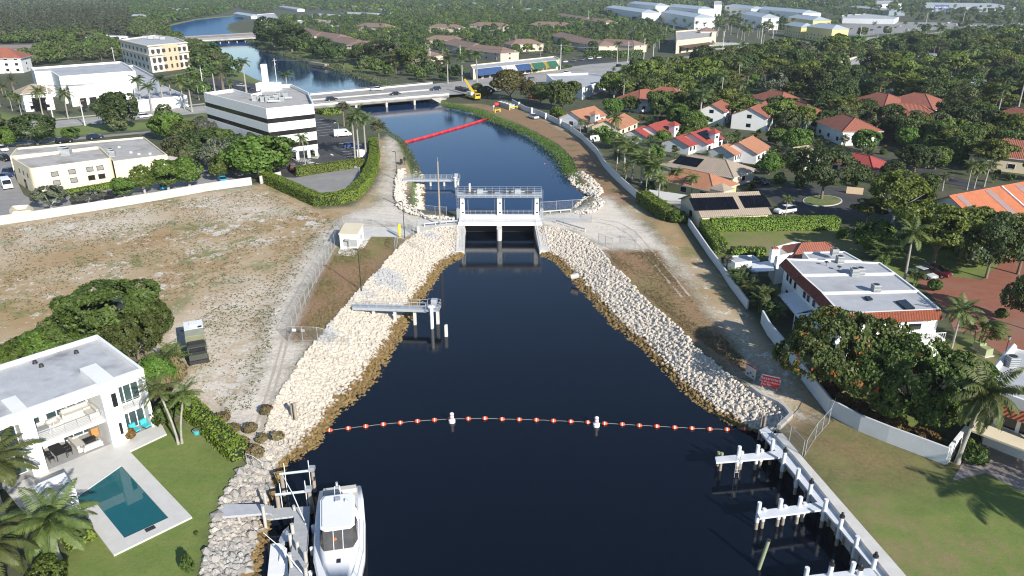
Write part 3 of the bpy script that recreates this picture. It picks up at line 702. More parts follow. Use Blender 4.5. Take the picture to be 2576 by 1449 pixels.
HEDGECORE = M('hedge_inside', (.012, .022, .006), (.008, .015, .004), 3, .95)
def hedge(name, label, path, width, h, leaf='hedge', size=.13, dens=26, group=None, seed=5, cat='hedge', closed=False, z=0.0):
    """clipped hedge along a path: dense leafy faces over a dark core"""
    rs = np.random.RandomState(seed); path = [Vector((p[0], p[1])) for p in path]
    if closed: path.append(path[0])
    C, N = [], []; core = MB()
    n = len(path); L, Rr = [], []
    for i in range(n):
        e = Vector((0, 0))
        if i > 0: e += (path[i]-path[i-1]).normalized()
        if i < n-1: e += (path[i+1]-path[i]).normalized()
        e.normalize(); nn = Vector((-e.y, e.x)); k = 1.0
        if 0 < i < n-1:
            c = max(.5, abs(nn.dot(Vector((-(path[i]-path[i-1]).y, (path[i]-path[i-1]).x)).normalized()))); k = 1/c
        L.append(path[i]+nn*width/2*k); Rr.append(path[i]-nn*width/2*k)
    for i in range(n-1):
        a, b, c, d = L[i], L[i+1], Rr[i+1], Rr[i]
        def ins(q, o): return q+(o-q)*.06
        la, lb, rc, rd = ins(a, d), ins(b, c), ins(c, b), ins(d, a)
        core.prism([la, lb, rc, rd], z, z+h*.965)
        ln = (path[i+1]-path[i]).length
        for (p, q, nn, vert) in ((a, b, (a-d), 1), (d, c, (d-a), 1)):
            m = int(ln*h*dens); s = rs.rand(m)[:, None]; zz = rs.rand(m)*h+z
            pp = np.array(p)[None]*(1-s)+np.array(q)[None]*s
            C.append(np.column_stack([pp+rs.normal(size=(m, 2))*size*.5, zz])); N.append(np.tile([nn.normalized().x, nn.normalized().y, .25], (m, 1)))
        m = int(ln*width*dens); s = rs.rand(m)[:, None]; t = rs.rand(m)[:, None]
        pp = (np.array(a)*(1-s)+np.array(b)*s)*(1-t)+(np.array(d)*(1-s)+np.array(c)*s)*t
        C.append(np.column_stack([pp, z+h+rs.normal(size=m)*size*.45])); N.append(np.tile([0, 0, 1.0], (m, 1)))
    for (p, q, e) in ((L[0], Rr[0], path[0]-path[1]), (L[-1], Rr[-1], path[-1]-path[-2])):
        m = int(width*h*dens); s = rs.rand(m)[:, None]; pp = np.array(p)*(1-s)+np.array(q)*s
        C.append(np.column_stack([pp+rs.normal(size=(m, 2))*size*.5, z+rs.rand(m)*h])); N.append(np.tile([e.normalized().x, e.normalized().y, .2], (m, 1)))
    C = np.vstack(C); N = np.vstack(N)+rs.normal(size=(len(np.vstack(N)), 3))*.42
    C += (vnoise(C, .9, seed)*.07)[:, None]*np.array([1, 1, .8]); N /= np.linalg.norm(N, axis=1, keepdims=True)
    s = size*rs.uniform(.7, 1.4, len(C))
    r = thing(name, label, cat, (path[0].x, path[0].y, z), 0, group); off = Vector((path[0].x, path[0].y, z))
    o = bpy.data.objects.new('foliage', quads_mesh('foliage', C-np.array(off), N, rs.normal(size=N.shape), s, s*.7, LEAF[leaf], (s*.2)[:, None])); COL.objects.link(o); o.parent = r
    core.build('stems', HEDGECORE, r); return r
# =====================================================================  BUILDINGS, FENCES, CARS: shared makers
def tile_mat(name, c1, c2, stripe=.34, dark=.62, c3=None):
    """barrel tiles: bands that run down the slope, courses across (object space, x along the ridge)"""
    if name in MATS: return MATS[name]
    m, t = nt(name); b = NB(t); oc = b.objc()
    w = b.n('ShaderNodeTexWave', wave_type='BANDS', bands_direction='X'); w.inputs['Scale'].default_value = 1/(stripe*3.18); w.inputs['Distortion'].default_value = 0.0
    b.l(oc, w.inputs['Vector'])
    w2 = b.n('ShaderNodeTexWave', wave_type='BANDS', bands_direction='Y'); w2.inputs['Scale'].default_value = 1/(stripe*3.18); b.l(oc, w2.inputs['Vector'])
    nz = b.n('ShaderNodeNewGeometry'); sx = b.n('ShaderNodeSeparateXYZ')
    tn = b.n('ShaderNodeVectorTransform', vector_type='NORMAL', convert_from='WORLD', convert_to='OBJECT'); b.l(nz.outputs['True Normal'], tn.inputs[0]); b.l(tn.outputs[0], sx.inputs[0])
    isx = b.math('GREATER_THAN', b.math('ABSOLUTE', sx.outputs[0]), b.math('ABSOLUTE', sx.outputs[1]))
    wv = b.math('ADD', b.math('MULTIPLY', w.outputs['Fac'], b.math('SUBTRACT', 1.0, isx)), b.math('MULTIPLY', w2.outputs['Fac'], isx))
    n1 = b.noise(oc, 1.3, 4, .7)
    col = b.mix(b.ramp(n1, .35, .68), c4(c2), c4(c1))
    col = b.mix(b.math('MULTIPLY', b.ramp(b.noise(oc, .35, 3, .6), .5, .68), .5), col, c4(c3 or tuple(x*.7 for x in c1)))
    col = b.mix(b.math('MULTIPLY', b.math('SUBTRACT', 1.0, wv), .45), col, (c1[0]*dark*.5, c1[1]*dark*.5, c1[2]*dark*.5, 1))
    b.out(b.principled(col, .75, 0, wv, .8, .08)); MATS[name] = m; return m
T_CORAL = tile_mat('coral_roof_tiles', (.52, .24, .13), (.46, .20, .11), .34)
T_RED = tile_mat('red_roof_tiles', (.42, .075, .060), (.36, .062, .05), .34)
T_BEIGE = tile_mat('beige_roof_tiles', (.47, .38, .29), (.40, .32, .24), .42, .5)
T_BROWN = tile_mat('brown_roof_tiles', (.31, .205, .155), (.24, .155, .118), .36)
T_TERRA = tile_mat('terracotta_roof_tiles', (.38, .135, .085), (.31, .105, .065), .40)
T_ORANGE = tile_mat('orange_roof_tiles', (.60, .20, .09), (.52, .165, .075), .36)
T_BRIGHT = tile_mat('bright_orange_tiles', (.50, .15, .075), (.42, .12, .06), .36)
T_GREY = M('grey_metal_roof', (.44, .50, .54), (.37, .43, .47), .6, .5)
ROOFW = M('white_flat_roof', (.44, .45, .465), (.37, .38, .395), .5, .8, 0, 0, (.33, .33, .34), .14)
ROOFG = M('grey_flat_roof', (.44, .425, .40), (.36, .35, .335), .5, .85, 0, 0, (.27, .255, .235), .18)
ROOFS = M('stained_membrane_roof', (.50, .51, .52), (.40, .405, .415), .5, .7, 0, 0, (.22, .22, .23), .2)
CREAM = M('cream_stucco', (.72, .63, .46), (.68, .59, .42), .6, .7)
BEIGE = M('beige_stucco', (.60, .52, .40), (.55, .47, .36), .6, .7)
PEACH = M('peach_stucco', (.66, .50, .34), (.60, .45, .30), .6, .7)
GREYW = M('grey_white_stucco', (.62, .64, .66), (.56, .58, .60), .6, .7)
YELW = M('yellow_stucco', (.68, .58, .24), (.62, .53, .22), .6, .7)
ACM = M('ac_casing', (.40, .42, .43), (.33, .35, .36), 2, .5)
SOLAR = M('solar_cells', (.012, .014, .022), (.008, .010, .016), 2, .12)
EXC = []
def wallpoint(a, b, s, z, out=0.0):
    d = (b-a).xy.normalized(); n = Vector((d.y, -d.x)); p = a.xy+d*s+n*out; return Vector((p.x, p.y, z))
def window(root, a, b, s0, s1, z0, z1, mat=None, frame=None, name='window', proud=.03, fw=.07, mull=0, loc=None):
    """window on the wall a->b (outside to the right of a->b), between s0..s1 along it; frame is a sub-part"""
    d = (b-a).xy.normalized(); ang = math.atan2(d.y, d.x); c = wallpoint(a, b, (s0+s1)/2, (z0+z1)/2, proud/2+.004)
    g = MB(); g.box(c, (s1-s0, proud, z1-z0), ang); o = g.build(name, mat or GLASS, root)
    if frame is not False:
        f = MB()
        c2 = wallpoint(a, b, (s0+s1)/2, z0-fw/2, .035); f.box(c2, (s1-s0+2*fw, .09, fw), ang)
        c2 = wallpoint(a, b, (s0+s1)/2, z1+fw/2, .035); f.box(c2, (s1-s0+2*fw, .09, fw), ang)
        for s in [s0-fw/2, s1+fw/2]+[s0+(s1-s0)*(k+1)/(mull+1) for k in range(mull)]:
            f.box(wallpoint(a, b, s, (z0+z1)/2, .035), (fw, .088, z1-z0-.004), ang)
        f.build('frame', frame or WPAINT, o, True)
    return o
def flat_block(root, poly, z0, z1, wall, roof, par=.6, pt=.25, name='walls', rname='roof', cap=None):
    """walls with a parapet round a flat roof"""
    poly = [Vector((p[0], p[1])) for p in poly]; n = len(poly)
    if sum(poly[i].x*poly[(i+1) % n].y-poly[(i+1) % n].x*poly[i].y for i in range(n)) < 0: poly = poly[::-1]
    inn = []
    for i in range(n):
        e1 = (poly[i]-poly[i-1]).normalized(); e2 = (poly[(i+1) % n]-poly[i]).normalized()
        n1 = Vector((-e1.y, e1.x)); n2 = Vector((-e2.y, e2.x)); k = n1+n2; k = k/max(.3, k.dot(n1)); inn.append(poly[i]+k*pt)
    EXC.append([tuple(p) for p in poly])
    w = MB(); vs = [(p.x, p.y, z0) for p in poly]+[(p.x, p.y, z1+par) for p in poly]+[(p.x, p.y, z1+par) for p in inn]+[(p.x, p.y, z1-.05) for p in inn]
    for i in range(n):
        j = (i+1) % n; w.add(vs, [(i, j, n+j, n+i), (n+i, n+j, 2*n+j, 2*n+i), (2*n+i, 2*n+j, 3*n+j, 3*n+i)])
    o = w.build(name, wall, root)
    r = MB(); r.add([(p.x, p.y, z1) for p in inn], [tuple(range(n))]); r.build(rname, roof, root)
    return o
def ac_unit(root, c, d=(1.1, 1.1, 1.2), rz=0.0, name='ac_unit'):
    m = MB(); m.box((c[0], c[1], c[2]+d[2]/2), d, rz, 0); m.cyl((c[0], c[1], c[2]+d[2]), min(d[0], d[1])*.38, .06, 12, 1)
    for k in range(4): m.box((c[0], c[1], c[2]+d[2]*(.2+.2*k)), (d[0]+.03, d[1]+.03, .05), rz, 1)
    return m.build(name, [ACM, DARK], root)
def gable_roof(root, L, W, h, rise, over, mat, wall, cx=0, cy=0, name='roof', hip=False, rz=0, th=.14):
    """local coordinates of root; ridge along x"""
    l, w = L/2+over, W/2+over; dz = rise*over/(W/2); e = h-dz; rd = h+rise
    k = (L/2-W/2*.95) if hip else l
    k = max(.2, k)
    m = MB()
    if hip:
        vs = [(-l, -w, e), (l, -w, e), (l, w, e), (-l, w, e), (-k, 0, rd), (k, 0, rd)]
        m.add(vs, [(0, 1, 5, 4), (2, 3, 4, 5), (1, 2, 5), (3, 0, 4)])
        v2 = [(x, y, e-th) for x, y, z in vs[:4]]; m.add(v2+vs[:4], [(3, 2, 1, 0), (0, 1, 5, 4), (1, 2, 6, 5), (2, 3, 7, 6), (3, 0, 4, 7)], 1)
        rg = MB()
        for a, b in ((0, 4), (3, 4), (1, 5), (2, 5), (4, 5)): m.tube([Vector(vs[a])+Vector((0, 0, .04)), Vector(vs[b])+Vector((0, 0, .04))], .11, 5, 0)
    else:
        for s in (-1, 1):
            a = [(-l, s*w, e), (l, s*w, e), (l, 0, rd), (-l, 0, rd)]; b = [(x, y, z-th) for x, y, z in a]
            f = [(0, 1, 2, 3), (7, 6, 5, 4), (0, 4, 5, 1), (1, 5, 6, 2), (3, 7, 4, 0)] if s < 0 else [(3, 2, 1, 0), (4, 5, 6, 7), (1, 5, 4, 0), (2, 6, 5, 1), (0, 4, 7, 3)]
            m.add(a+b, f)
        m.tube([(-l, 0, rd+.03), (l, 0, rd+.03)], .11, 5)
    m.v = [(cx+x*math.cos(rz)-y*math.sin(rz), cy+x*math.sin(rz)+y*math.cos(rz), z) for x, y, z in m.v]
    o = m.build(name, [mat, WPAINT], root, False); return o
def house(name, label, loc, rz, L, W, h, rise, roofm, wallm, hip=False, over=.5, wins=3, group=None, cat='house', loc_z=0, wz=(1.0, 2.2), wing=None, storeys=1, doors=True):
    r = thing(name, label, cat, (loc[0], loc[1], loc_z), rz, group)
    m = MB(); x, y = L/2, W/2; ca, sa = math.cos(rz), math.sin(rz)
    EXC.append([(loc[0]+a*(x+1.5)*ca-b*(y+1.5)*sa, loc[1]+a*(x+1.5)*sa+b*(y+1.5)*ca) for a, b in ((-1, -1), (1, -1), (1, 1), (-1, 1))])
    vs = [(-x, -y, -.1), (x, -y, -.1), (x, y, -.1), (-x, y, -.1), (-x, -y, h-.12), (x, -y, h-.12), (x, y, h-.12), (-x, y, h-.12)]
    m.add(vs, [(0, 1, 5, 4), (1, 2, 6, 5), (2, 3, 7, 6), (3, 0, 4, 7), (4, 5, 6, 7)])
    if not hip: m.add([(-x, -y, h-.15), (-x, y, h-.15), (-x, 0, h+rise-.16), (x, -y, h-.15), (x, y, h-.15), (x, 0, h+rise-.16)], [(0, 2, 1), (3, 4, 5)])
    m.build('walls', wallm, r, False)
    gable_roof(r, L, W, h, rise, over, roofm, wallm, hip=hip)
    for st in range(storeys):
        for k in range(wins):
            xx = -x+L*(k+.5)/wins
            for s in (-1, 1):
                g = MB(); z = st*3.0; g.box((xx, s*(y+.02), z+(wz[0]+wz[1])/2), (min(1.6, L/wins*.5), .05, wz[1]-wz[0])); o = g.build('window', GLASS, r, False)
                f = MB(); ww = min(1.6, L/wins*.5)
                for zz in (wz[0]-.04, wz[1]+.04): f.box((xx, s*(y+.035), z+zz), (ww+.16, .09, .08))
                for q in (-1, 1): f.box((xx+q*(ww/2+.04), s*(y+.035), z+(wz[0]+wz[1])/2), (.08, .088, wz[1]-wz[0]-.01))
                f.build('frame', WPAINT, o, False)
        if W > 6:
            for s in (-1, 1):
                g = MB(); g.box((s*(x+.02), 0, st*3+1.6), (.05, 1.5, 1.2)); g.build('window', GLASS, r, False)
    return r
def loc_part(root, name, mb, mat): return mb.build(name, mat, root, False)

# ---- chain link fence
def chain_mat():
    m, t = nt('chain_link'); b = NB(t)
    p = b.n('ShaderNodeBsdfPrincipled'); p.inputs['Base Color'].default_value = (.30, .31, .32, 1); p.inputs['Metallic'].default_value = .3; p.inputs['Roughness'].default_value = .5
    tr = b.n('ShaderNodeBsdfTransparent'); mx = b.n('ShaderNodeMixShader')
    pos = b.pos(); sx = b.n('ShaderNodeSeparateXYZ'); b.l(pos, sx.inputs[0])
    u = b.math('ADD', sx.outputs[0], sx.outputs[1])
    a = b.math('ABSOLUTE', b.math('SUBTRACT', b.math('FRACT', b.math('MULTIPLY', b.math('ADD', u, sx.outputs[2]), 12.0)), .5))
    c = b.math('ABSOLUTE', b.math('SUBTRACT', b.math('FRACT', b.math('MULTIPLY', b.math('SUBTRACT', u, sx.outputs[2]), 12.0)), .5))
    wire = b.math('GREATER_THAN', b.math('MAXIMUM', a, c), .466)
    b.l(wire, mx.inputs[0]); b.l(tr.outputs[0], mx.inputs[1]); b.l(p.outputs[0], mx.inputs[2]); b.out(mx.outputs[0]); return m
CHAIN = chain_mat()
def fence(name, label, path, h=2.2, step=3.0, arms=0.0, zs=None, group=None, pr=.035):
    pts = [Vector((p[0], p[1], p[2] if len(p) > 2 else 0)) for p in path]
    r = thing(name, label, 'fence', pts[0], 0, group); rail = MB(); mesh = MB(); posts = []
    for a, b in zip(pts, pts[1:]):
        k = max(1, round((b-a).length/step))
        for i in range(k+(1 if b is pts[-1] else 0)): posts.append((a.lerp(b, i/k), (b-a)))
        U = Vector((0, 0, h))
        rail.tube([a+U, b+U], .028, 5); rail.tube([a+Vector((0, 0, .1)), b+Vector((0, 0, .1))], .015, 4)
        mesh.quad(a+Vector((0, 0, .05)), b+Vector((0, 0, .05)), b+U, a+U)
        if arms:
            n = Vector((-(b-a).y, (b-a).x, 0)).normalized()*arms
            for q in (.35, .7, 1.0): rail.tube([a+U+n*q+Vector((0, 0, .4*q)), b+U+n*q+Vector((0, 0, .4*q))], .012, 3)
    for p, d in posts:
        m = MB(); m.tube([p-Vector((0, 0, .3)), p+Vector((0, 0, h+.06))], pr, 6)
        if arms:
            n = Vector((-d.y, d.x, 0)).normalized()*arms; m.tube([p+Vector((0, 0, h)), p+Vector((0, 0, h+.4))+n], .025, 4)
        m.build('post', GALV, r)
    rail.build('rails', GALV, r); mesh.build('mesh', CHAIN, r); return r
def railing(root, pts, h=1.05, step=1.6, mat=None, name='railing', r=.025, rails=3):
    m = MB(); pts = [Vector(p) for p in pts]
    for a, b in zip(pts, pts[1:]):
        k = max(1, round((b-a).length/step))
        for i in range(k+1): q = a.lerp(b, i/k); m.tube([q, q+Vector((0, 0, h))], r, 4)
        for i in range(rails): z = Vector((0, 0, h*(i+1)/rails)); m.tube([a+z, b+z], r, 4)
    return m.build(name, mat or GALV, root)
def wall_line(name, label, pts, h, t, mat, cat='wall', group=None, z0=-.2, cap=None):
    pts = [Vector((p[0], p[1])) for p in pts]; r = thing(name, label, cat, (pts[0].x, pts[0].y, 0), 0, group)
    L, Q = [], []
    for i in range(len(pts)):
        e = Vector((0, 0))
        if i: e += (pts[i]-pts[i-1]).normalized()
        if i < len(pts)-1: e += (pts[i+1]-pts[i]).normalized()
        e.normalize(); n = Vector((-e.y, e.x)); L.append(pts[i]+n*t/2); Q.append(pts[i]-n*t/2)
    m = MB(); m.prism(L+Q[::-1], z0, h); o = m.build('wall_panel', mat, r)
    if cap:
        c = MB(); k = (t/2+.05)/(t/2); c.prism([p+(a-p)*k for p, a in zip(pts, L)]+[p+(a-p)*k for p, a in zip(pts, Q)][::-1], h+.003, h+.09); c.build('coping', cap, r)
    return r
def lamp_post(name, label, loc, h, arm, rz, mat=DARK, group=None, cat='street lamp'):
    r = thing(name, label, cat, loc, rz, group); m = MB(); m.cyl((0, 0, 0), .14, .25, 10); m.tube([(0, 0, .2), (0, 0, h)], [.09, .055], 8)
    if arm: m.tube([(0, 0, h-.1), (arm, 0, h+.05)], .035, 6)
    loc_part(r, 'pole', m, mat); q = MB(); q.box((arm, 0, h+.05), (.75, .32, .14), 0, 0, .8); loc_part(r, 'lamp_head', q, mat); return r

# ---- vehicles
def paint(c): return M('car_paint_%d_%d_%d' % tuple(int(x*100) for x in c), c, tuple(x*.95 for x in c), 1, .25)
CARP = {'white': (.78, .78, .78), 'black': (.012, .012, .014), 'grey': (.16, .17, .18), 'silver': (.48, .50, .52), 'blue': (.03, .07, .25), 'red': (.20, .012, .016), 'navy': (.015, .025, .06), 'maroon': (.09, .012, .02), 'tan': (.42, .37, .28), 'cyan': (.05, .40, .62)}
CARCACHE = {}
PROF = {  # side profiles (x along the car, z): body, glass house
 'car': (4.6, 1.82, [(-2.3,.35),(-2.32,.75),(-1.9,.95),(-1.1,.98),(1.15,.95),(2.15,.78),(2.3,.60),(2.28,.32)], [(-1.75,.95),(-1.1,1.42),(.35,1.44),(1.2,.95)]),
 'suv': (4.7, 1.9, [(-2.32,.42),(-2.35,.95),(-2.2,1.08),(1.1,1.05),(2.15,.95),(2.33,.72),(2.32,.38)], [(-2.2,1.07),(-1.95,1.66),(.3,1.70),(1.15,1.06)]),
 'pickup': (5.7, 1.95, [(-2.85,.48),(-2.88,1.10),(1.35,1.12),(2.65,1.02),(2.85,.75),(2.82,.45)], [(-.75,1.1),(-.6,1.80),(.85,1.82),(1.5,1.1)]),
 'van': (5.6, 2.0, [(-2.8,.40),(-2.82,2.1),(-2.6,2.35),(1.2,2.35),(1.5,2.2),(2.25,1.25),(2.75,1.05),(2.8,.42)], [(1.0,1.3),(1.0,2.05),(1.4,2.05),(2.05,1.32)]),
}
def car_meshes(kind, col):
    if (kind, col) in CARCACHE: return CARCACHE[(kind, col)]
    Ln, W, body, gl = PROF[kind]
    def loft(pr, w0, w1, m=0):
        mb = MB(); n = len(pr); zs = [p[1] for p in pr]; z0, z1 = min(zs), max(zs)
        wd = [lerp(w0, w1, (p[1]-z0)/max(.01, z1-z0))/2 for p in pr]
        vs = [(p[0], -w, p[1]) for p, w in zip(pr, wd)]+[(p[0], w, p[1]) for p, w in zip(pr, wd)]
        mb.add(vs, [tuple(range(n)), tuple(range(2*n-1, n-1, -1))]+[(i, n+i, n+(i+1) % n, (i+1) % n) for i in range(n)]); return mb
    pm = paint(CARP[col]); out = []
    b = loft(body, W, W*.95)
    if kind == 'pickup': b.bx(-2.75, -.85, -.78, .78, 1.095, 1.125, 1)
    out.append(('body', b.mesh('body', [pm, DARK]), []))
    if kind != 'van':
        out.append(('windows', loft(gl, W*.92, W*.72).mesh('windows', GLASS), []))
        zt = max(p[1] for p in gl); xa = [p[0] for p in gl if p[1] > zt-.1]
        r = MB(); r.box(((min(xa)+max(xa))/2, 0, zt+.012), (max(xa)-min(xa)+.12, W*.74, .05), 0, 0, .95)
        for x, w in ((min(p[0] for p in gl)+.05, .1), (0.0, .07)): pass
        out.append(('car_roof', r.mesh('car_roof', pm), []))
    else:
        g = MB(); g.add([(1.52, -.85, 2.16), (1.52, .85, 2.16), (2.26, .9, 1.28), (2.26, -.9, 1.28)], [(0, 3, 2, 1)]); g.v = [(x+.02, y, z+.02) for x, y, z in g.v]
        for s in (-1, 1): g.box((1.0, s*.965, 1.72), (.9, .03, .55))
        out.append(('windows', g.mesh('windows', GLASS), []))
    lm = MB()
    for s in (-1, 1): lm.box((Ln/2-.02, s*W*.36, .70 if kind != 'van' else .9), (.08, .32, .16))
    out.append(('headlights', lm.mesh('headlights', ALU), []))
    wm = MB(); wm.tube([(0, -.11, 0), (0, .11, 0)], .34, 12); rm = MB(); rm.tube([(0, -.118, 0), (0, .118, 0)], .20, 10)
    wme, rme = wm.mesh('wheel', BLACK), rm.mesh('rim', ALU)
    for sx in (-1, 1):
        for sy in (-1, 1): out.append(('wheel', wme, [(sx*Ln*.305, sy*(W/2-.10), .34), ('rim', rme)]))
    CARCACHE[(kind, col)] = out; return out
def car(kind, col, loc, rz, label, cat=None, name=None, group=None, scale=1.0):
    r = thing(name or {'car': 'parked_car', 'suv': 'parked_car', 'pickup': 'pickup_truck', 'van': 'van'}[kind], label, cat or {'car': 'car', 'suv': 'car', 'pickup': 'pickup truck', 'van': 'van'}[kind], loc, rz, group)
    r.scale = (scale,)*3
    for pn, me, ex in car_meshes(kind, col):
        o = bpy.data.objects.new(pn, me); COL.objects.link(o); o.parent = r
        if ex:
            o.location = ex[0]; c = bpy.data.objects.new(ex[1][0], ex[1][1]); COL.objects.link(c); c.parent = o
    return r
def car_px(kind, col, u, v, u2, v2, label, **kw):
    """car centred on the ground at (u, v), nose towards (u2, v2)"""
    a, b = P(u, v, kw.get('z', 0.0)), P(u2, v2, kw.pop('z', 0.0) if 'z' in kw else 0.0)
    return car(kind, col, a, math.atan2(b.y-a.y, b.x-a.x), label, **kw)
def text_mesh(root, s, size, mat, loc, rot, name='lettering', align='CENTER', extrude=.004):
    cu = bpy.data.curves.new(name, 'FONT'); cu.body = s; cu.size = size; cu.align_x = align; cu.align_y = 'CENTER'; cu.extrude = extrude; cu.resolution_u = 2
    tmp = bpy.data.objects.new('tmp', cu); COL.objects.link(tmp)
    dg = bpy.context.evaluated_depsgraph_get(); me = bpy.data.meshes.new_from_object(tmp.evaluated_get(dg)); bpy.data.objects.remove(tmp); bpy.data.curves.remove(cu)
    me.name = name; me.materials.clear(); me.materials.append(mat); o = bpy.data.objects.new(name, me); COL.objects.link(o); o.parent = root; o.location = loc; o.rotation_euler = rot; return o
def overlay(name, px, z, mat, kind='structure'):
    EXC.append([tuple(P(u, v).xy) for u, v in px]); return cdt_sheet(name, [PL(px, z)], z, mat, kind)

# ---- words for where a repeat stands: nearest landmark of the photo
MARKS = [('the white complex',230,240),('the ornate beige building',400,140),('the striped office block',650,330),('the cream office',220,430),('the railway bridge',550,95),('the road bridge',950,240),('the far pool',700,170),('the strip of shops',1290,165),('the white shop',1460,205),('the arched porch building',1745,95),('the first coral house',1465,295),('the red houses',1690,330),('the yellow house',1755,450),('the beige solar house',1840,520),('the turning circle',2069,500),('the tan house',2015,375),('the dark red house',2170,395),('the terracotta pair',2290,260),('the grey flat store',2175,160),('the long white roof',2440,205),('the far right terracotta house',2540,365),('the orange roof',2480,560),('the brick court',2450,740),('the white terrace',2150,760),('the grey apartment blocks',1650,20),('the white stair tower',1806,10),('the yellow houses',2040,55),('the billboard',2364,25),('the long white shed',2205,25),('the brown roofs by the pool',900,95),('the middle brown roofs',1180,100),('the right brown roofs',1500,90),('the rear brown roofs',1230,56),('the white pavilion',98,270),('the storage tank',272,112),('the red roofed flats',20,165),('the far lake',520,60),('the two storey white houses',1850,275),('the vinyl fence',1560,455),('the yellow crane',1190,245),('the white house by the far lake',670,40)]
def proj(x, y, z=0.0):
    d = y*CP-(z-CAM_H)*SP; return 1288+FOC*x/d, 724.5-FOC*(y*SP+(z-CAM_H)*CP)/d
def where(x, y):
    u, v = proj(x, y); n, a, b = min(MARKS, key=lambda m: math.hypot(m[1]-u, (m[2]-v)*2.2)); dx, dy = u-a, (v-b)*2.2
    if math.hypot(dx, dy) < 26: return 'beside '+n
    return ('right of ' if dx > 0 else 'left of ')+n if abs(dx) > abs(dy) else ('beyond ' if dy < 0 else 'in front of ')+n
KIND = {'oak': 'rounded green broadleaf tree', 'dark': 'dark dense broadleaf tree', 'yel': 'flat topped yellow green tree', 'lime': 'bright green bushy tree', 'olive': 'olive green tree', 'grey': 'grey green tree with pale limbs', 'royal': 'tall straight royal palm', 'coco': 'leaning feathery palm', 'queen': 'drooping feathery palm', 'sabal': 'round headed fan palm', 'areca': 'low clumped areca palm', 'cas': 'feathery grey green pine', 'shrub': 'low dark green shrub', 'tall': 'tall spreading yellow green tree', 'date': 'stiff fronded date palm', 'croton': 'coppery low bush'}
# =====================================================================  GATE STRUCTURE, WALKWAYS, COMPOUND
g = thing('floodgate', 'white concrete water control structure with two bays and a hoist platform across the canal', 'floodgate', (-2.6, 147, 0))
m = MB(); m.bx(-11.0, 6.0, 145.0, 149.2, .20, .75); m.bx(-11.0, 6.0, 148.75, 149.25, .752, 1.25); m.bx(-11.0, 6.0, 144.93, 145.0, .1, .80)
for k in range(12): m.box((-10.2+k*1.4, 144.9, .28), (.16, .08, .12))
m.build('deck', WHITE, g)
for x, w in ((-10.35, .85), (-2.6, 1.0), (5.15, .85)):
    m = MB(); m.bx(x-w/2, x+w/2, 148.5, 149.9, .76, 5.35); m.bx(x-w/2-.12, x+w/2+.12, 148.4, 150.0, 5.353, 5.55); o = m.build('pier', WHITE, g)
    for z in (1.9, 3.9): q = MB(); q.box((x+.1, 148.45, z), (.42, .1, .25)); q.build('light_fixture', DARK, o)
m = MB(); m.tube([(-2.6, 142.95, WZ-2), (-2.6, 142.95, .05)], .5, 14); m.bx(-3.1, -2.1, 142.95, 149.6, WZ-2, .1); m.build('centre_pier', CONCW, g)
m = MB(); m.bx(-9.7, -3.15, 148.9, 149.1, -4, -.55); m.bx(-2.05, 4.6, 148.9, 149.1, -4, -.55)
for x0 in (-9.7, -2.05):
    for k in range(5): m.bx(x0, x0+6.5, 148.78, 148.9, -3.6+k*.7, -3.5+k*.7)
m.build('sluice_gate', DARK, g)
for x0, x1 in ((-11.2, -9.72), (4.62, 6.2)): m = MB(); m.bx(x0, x1, 146.2, 150.2, -4, .195); m.build('abutment', CONCW, g)
def wing(x0, x1, x2, x3, name):
    # sloping wing wall: inner face x1 / x2, top falls from the deck to the water
    A = [(x0, 146.2), (x1, 146.2), (x2, 134.6), (x3, 134.6)]
    top = [.195, .195, -1.75, -1.75]; vs = [(a[0], a[1], -4.5) for a in A]+[(a[0], a[1], t) for a, t in zip(A, top)]
    m = MB(); m.add(vs, [(0, 1, 5, 4), (1, 2, 6, 5), (2, 3, 7, 6), (3, 0, 4, 7), (4, 5, 6, 7)])
    o = m.build('wing_wall', CONCW, g)
    xm = lambda t: lerp((x1), (x2), t); xo = lambda t: lerp(x0, x3, t)
    for f in (xm, xo):
        railing(o, [(f(t)+(.12 if f is (xo if x0 < x1 else xm) else -.12), lerp(146.1, 134.9, t), lerp(.195, -1.72, t)) for t in (0, .25, .5, .75, 1)], 1.05, 1.5)
wing(-11.5, -9.75, -9.2, -10.9, 'l'); wing(6.4, 4.62, 5.35, 7.1, 'r')
# hoist platform
m = MB(); m.bx(-11.4, 6.2, 147.7, 150.7, 5.56, 5.72, 0)
for k in range(13): m.bx(-11.2+k*1.43, -11.1+k*1.43, 147.72, 150.68, 5.40, 5.555, 0)
for y in (147.85, 150.45): m.bx(-11.4, 6.2, y-.09, y+.09, 5.30, 5.395, 0)
pf = m.build('hoist_platform', GALV, g)
railing(pf, [(-11.35, 147.75, 5.72), (6.15, 147.75, 5.72), (6.15, 150.65, 5.72), (-11.35, 150.65, 5.72), (-11.35, 147.75, 5.72)], 1.1, 1.43)
for x in (-6.6, 1.2):
    m = MB(); m.box((x, 149.2, 6.2), (1.3, 1.0, .9), 0, 0, .9); m.tube([(x-3, 149.2, 6.15), (x+3, 149.2, 6.15)], .10, 8, 0); m.cyl((x-1.6, 149.2, 5.75), .3, .8, 10, 1); m.box((x+2, 149.2, 6.05), (.6, .8, .6), 0, 1)
    for d in (-2.7, 2.7): m.tube([(x+d-.3, 149.2, 6.15), (x+d+.3, 149.2, 6.15)], .35, 12, 1)
    m.build('gate_hoist', [ACM, DARK], pf)
for x in (-9.2, -3.6, -1.6, 4.2):
    m = MB(); m.tube([(x, 149.2, 5.5), (x, 149.2, -.5)], .03, 4); m.build('hoist_cable', GALV, g)
for a, b in ((-9.85, -3.15), (-2.05, 4.7)): railing(g, [(a, 149.0, 1.26), (b, 149.0, 1.26)], .95, 1.1, None, 'guard_rail')
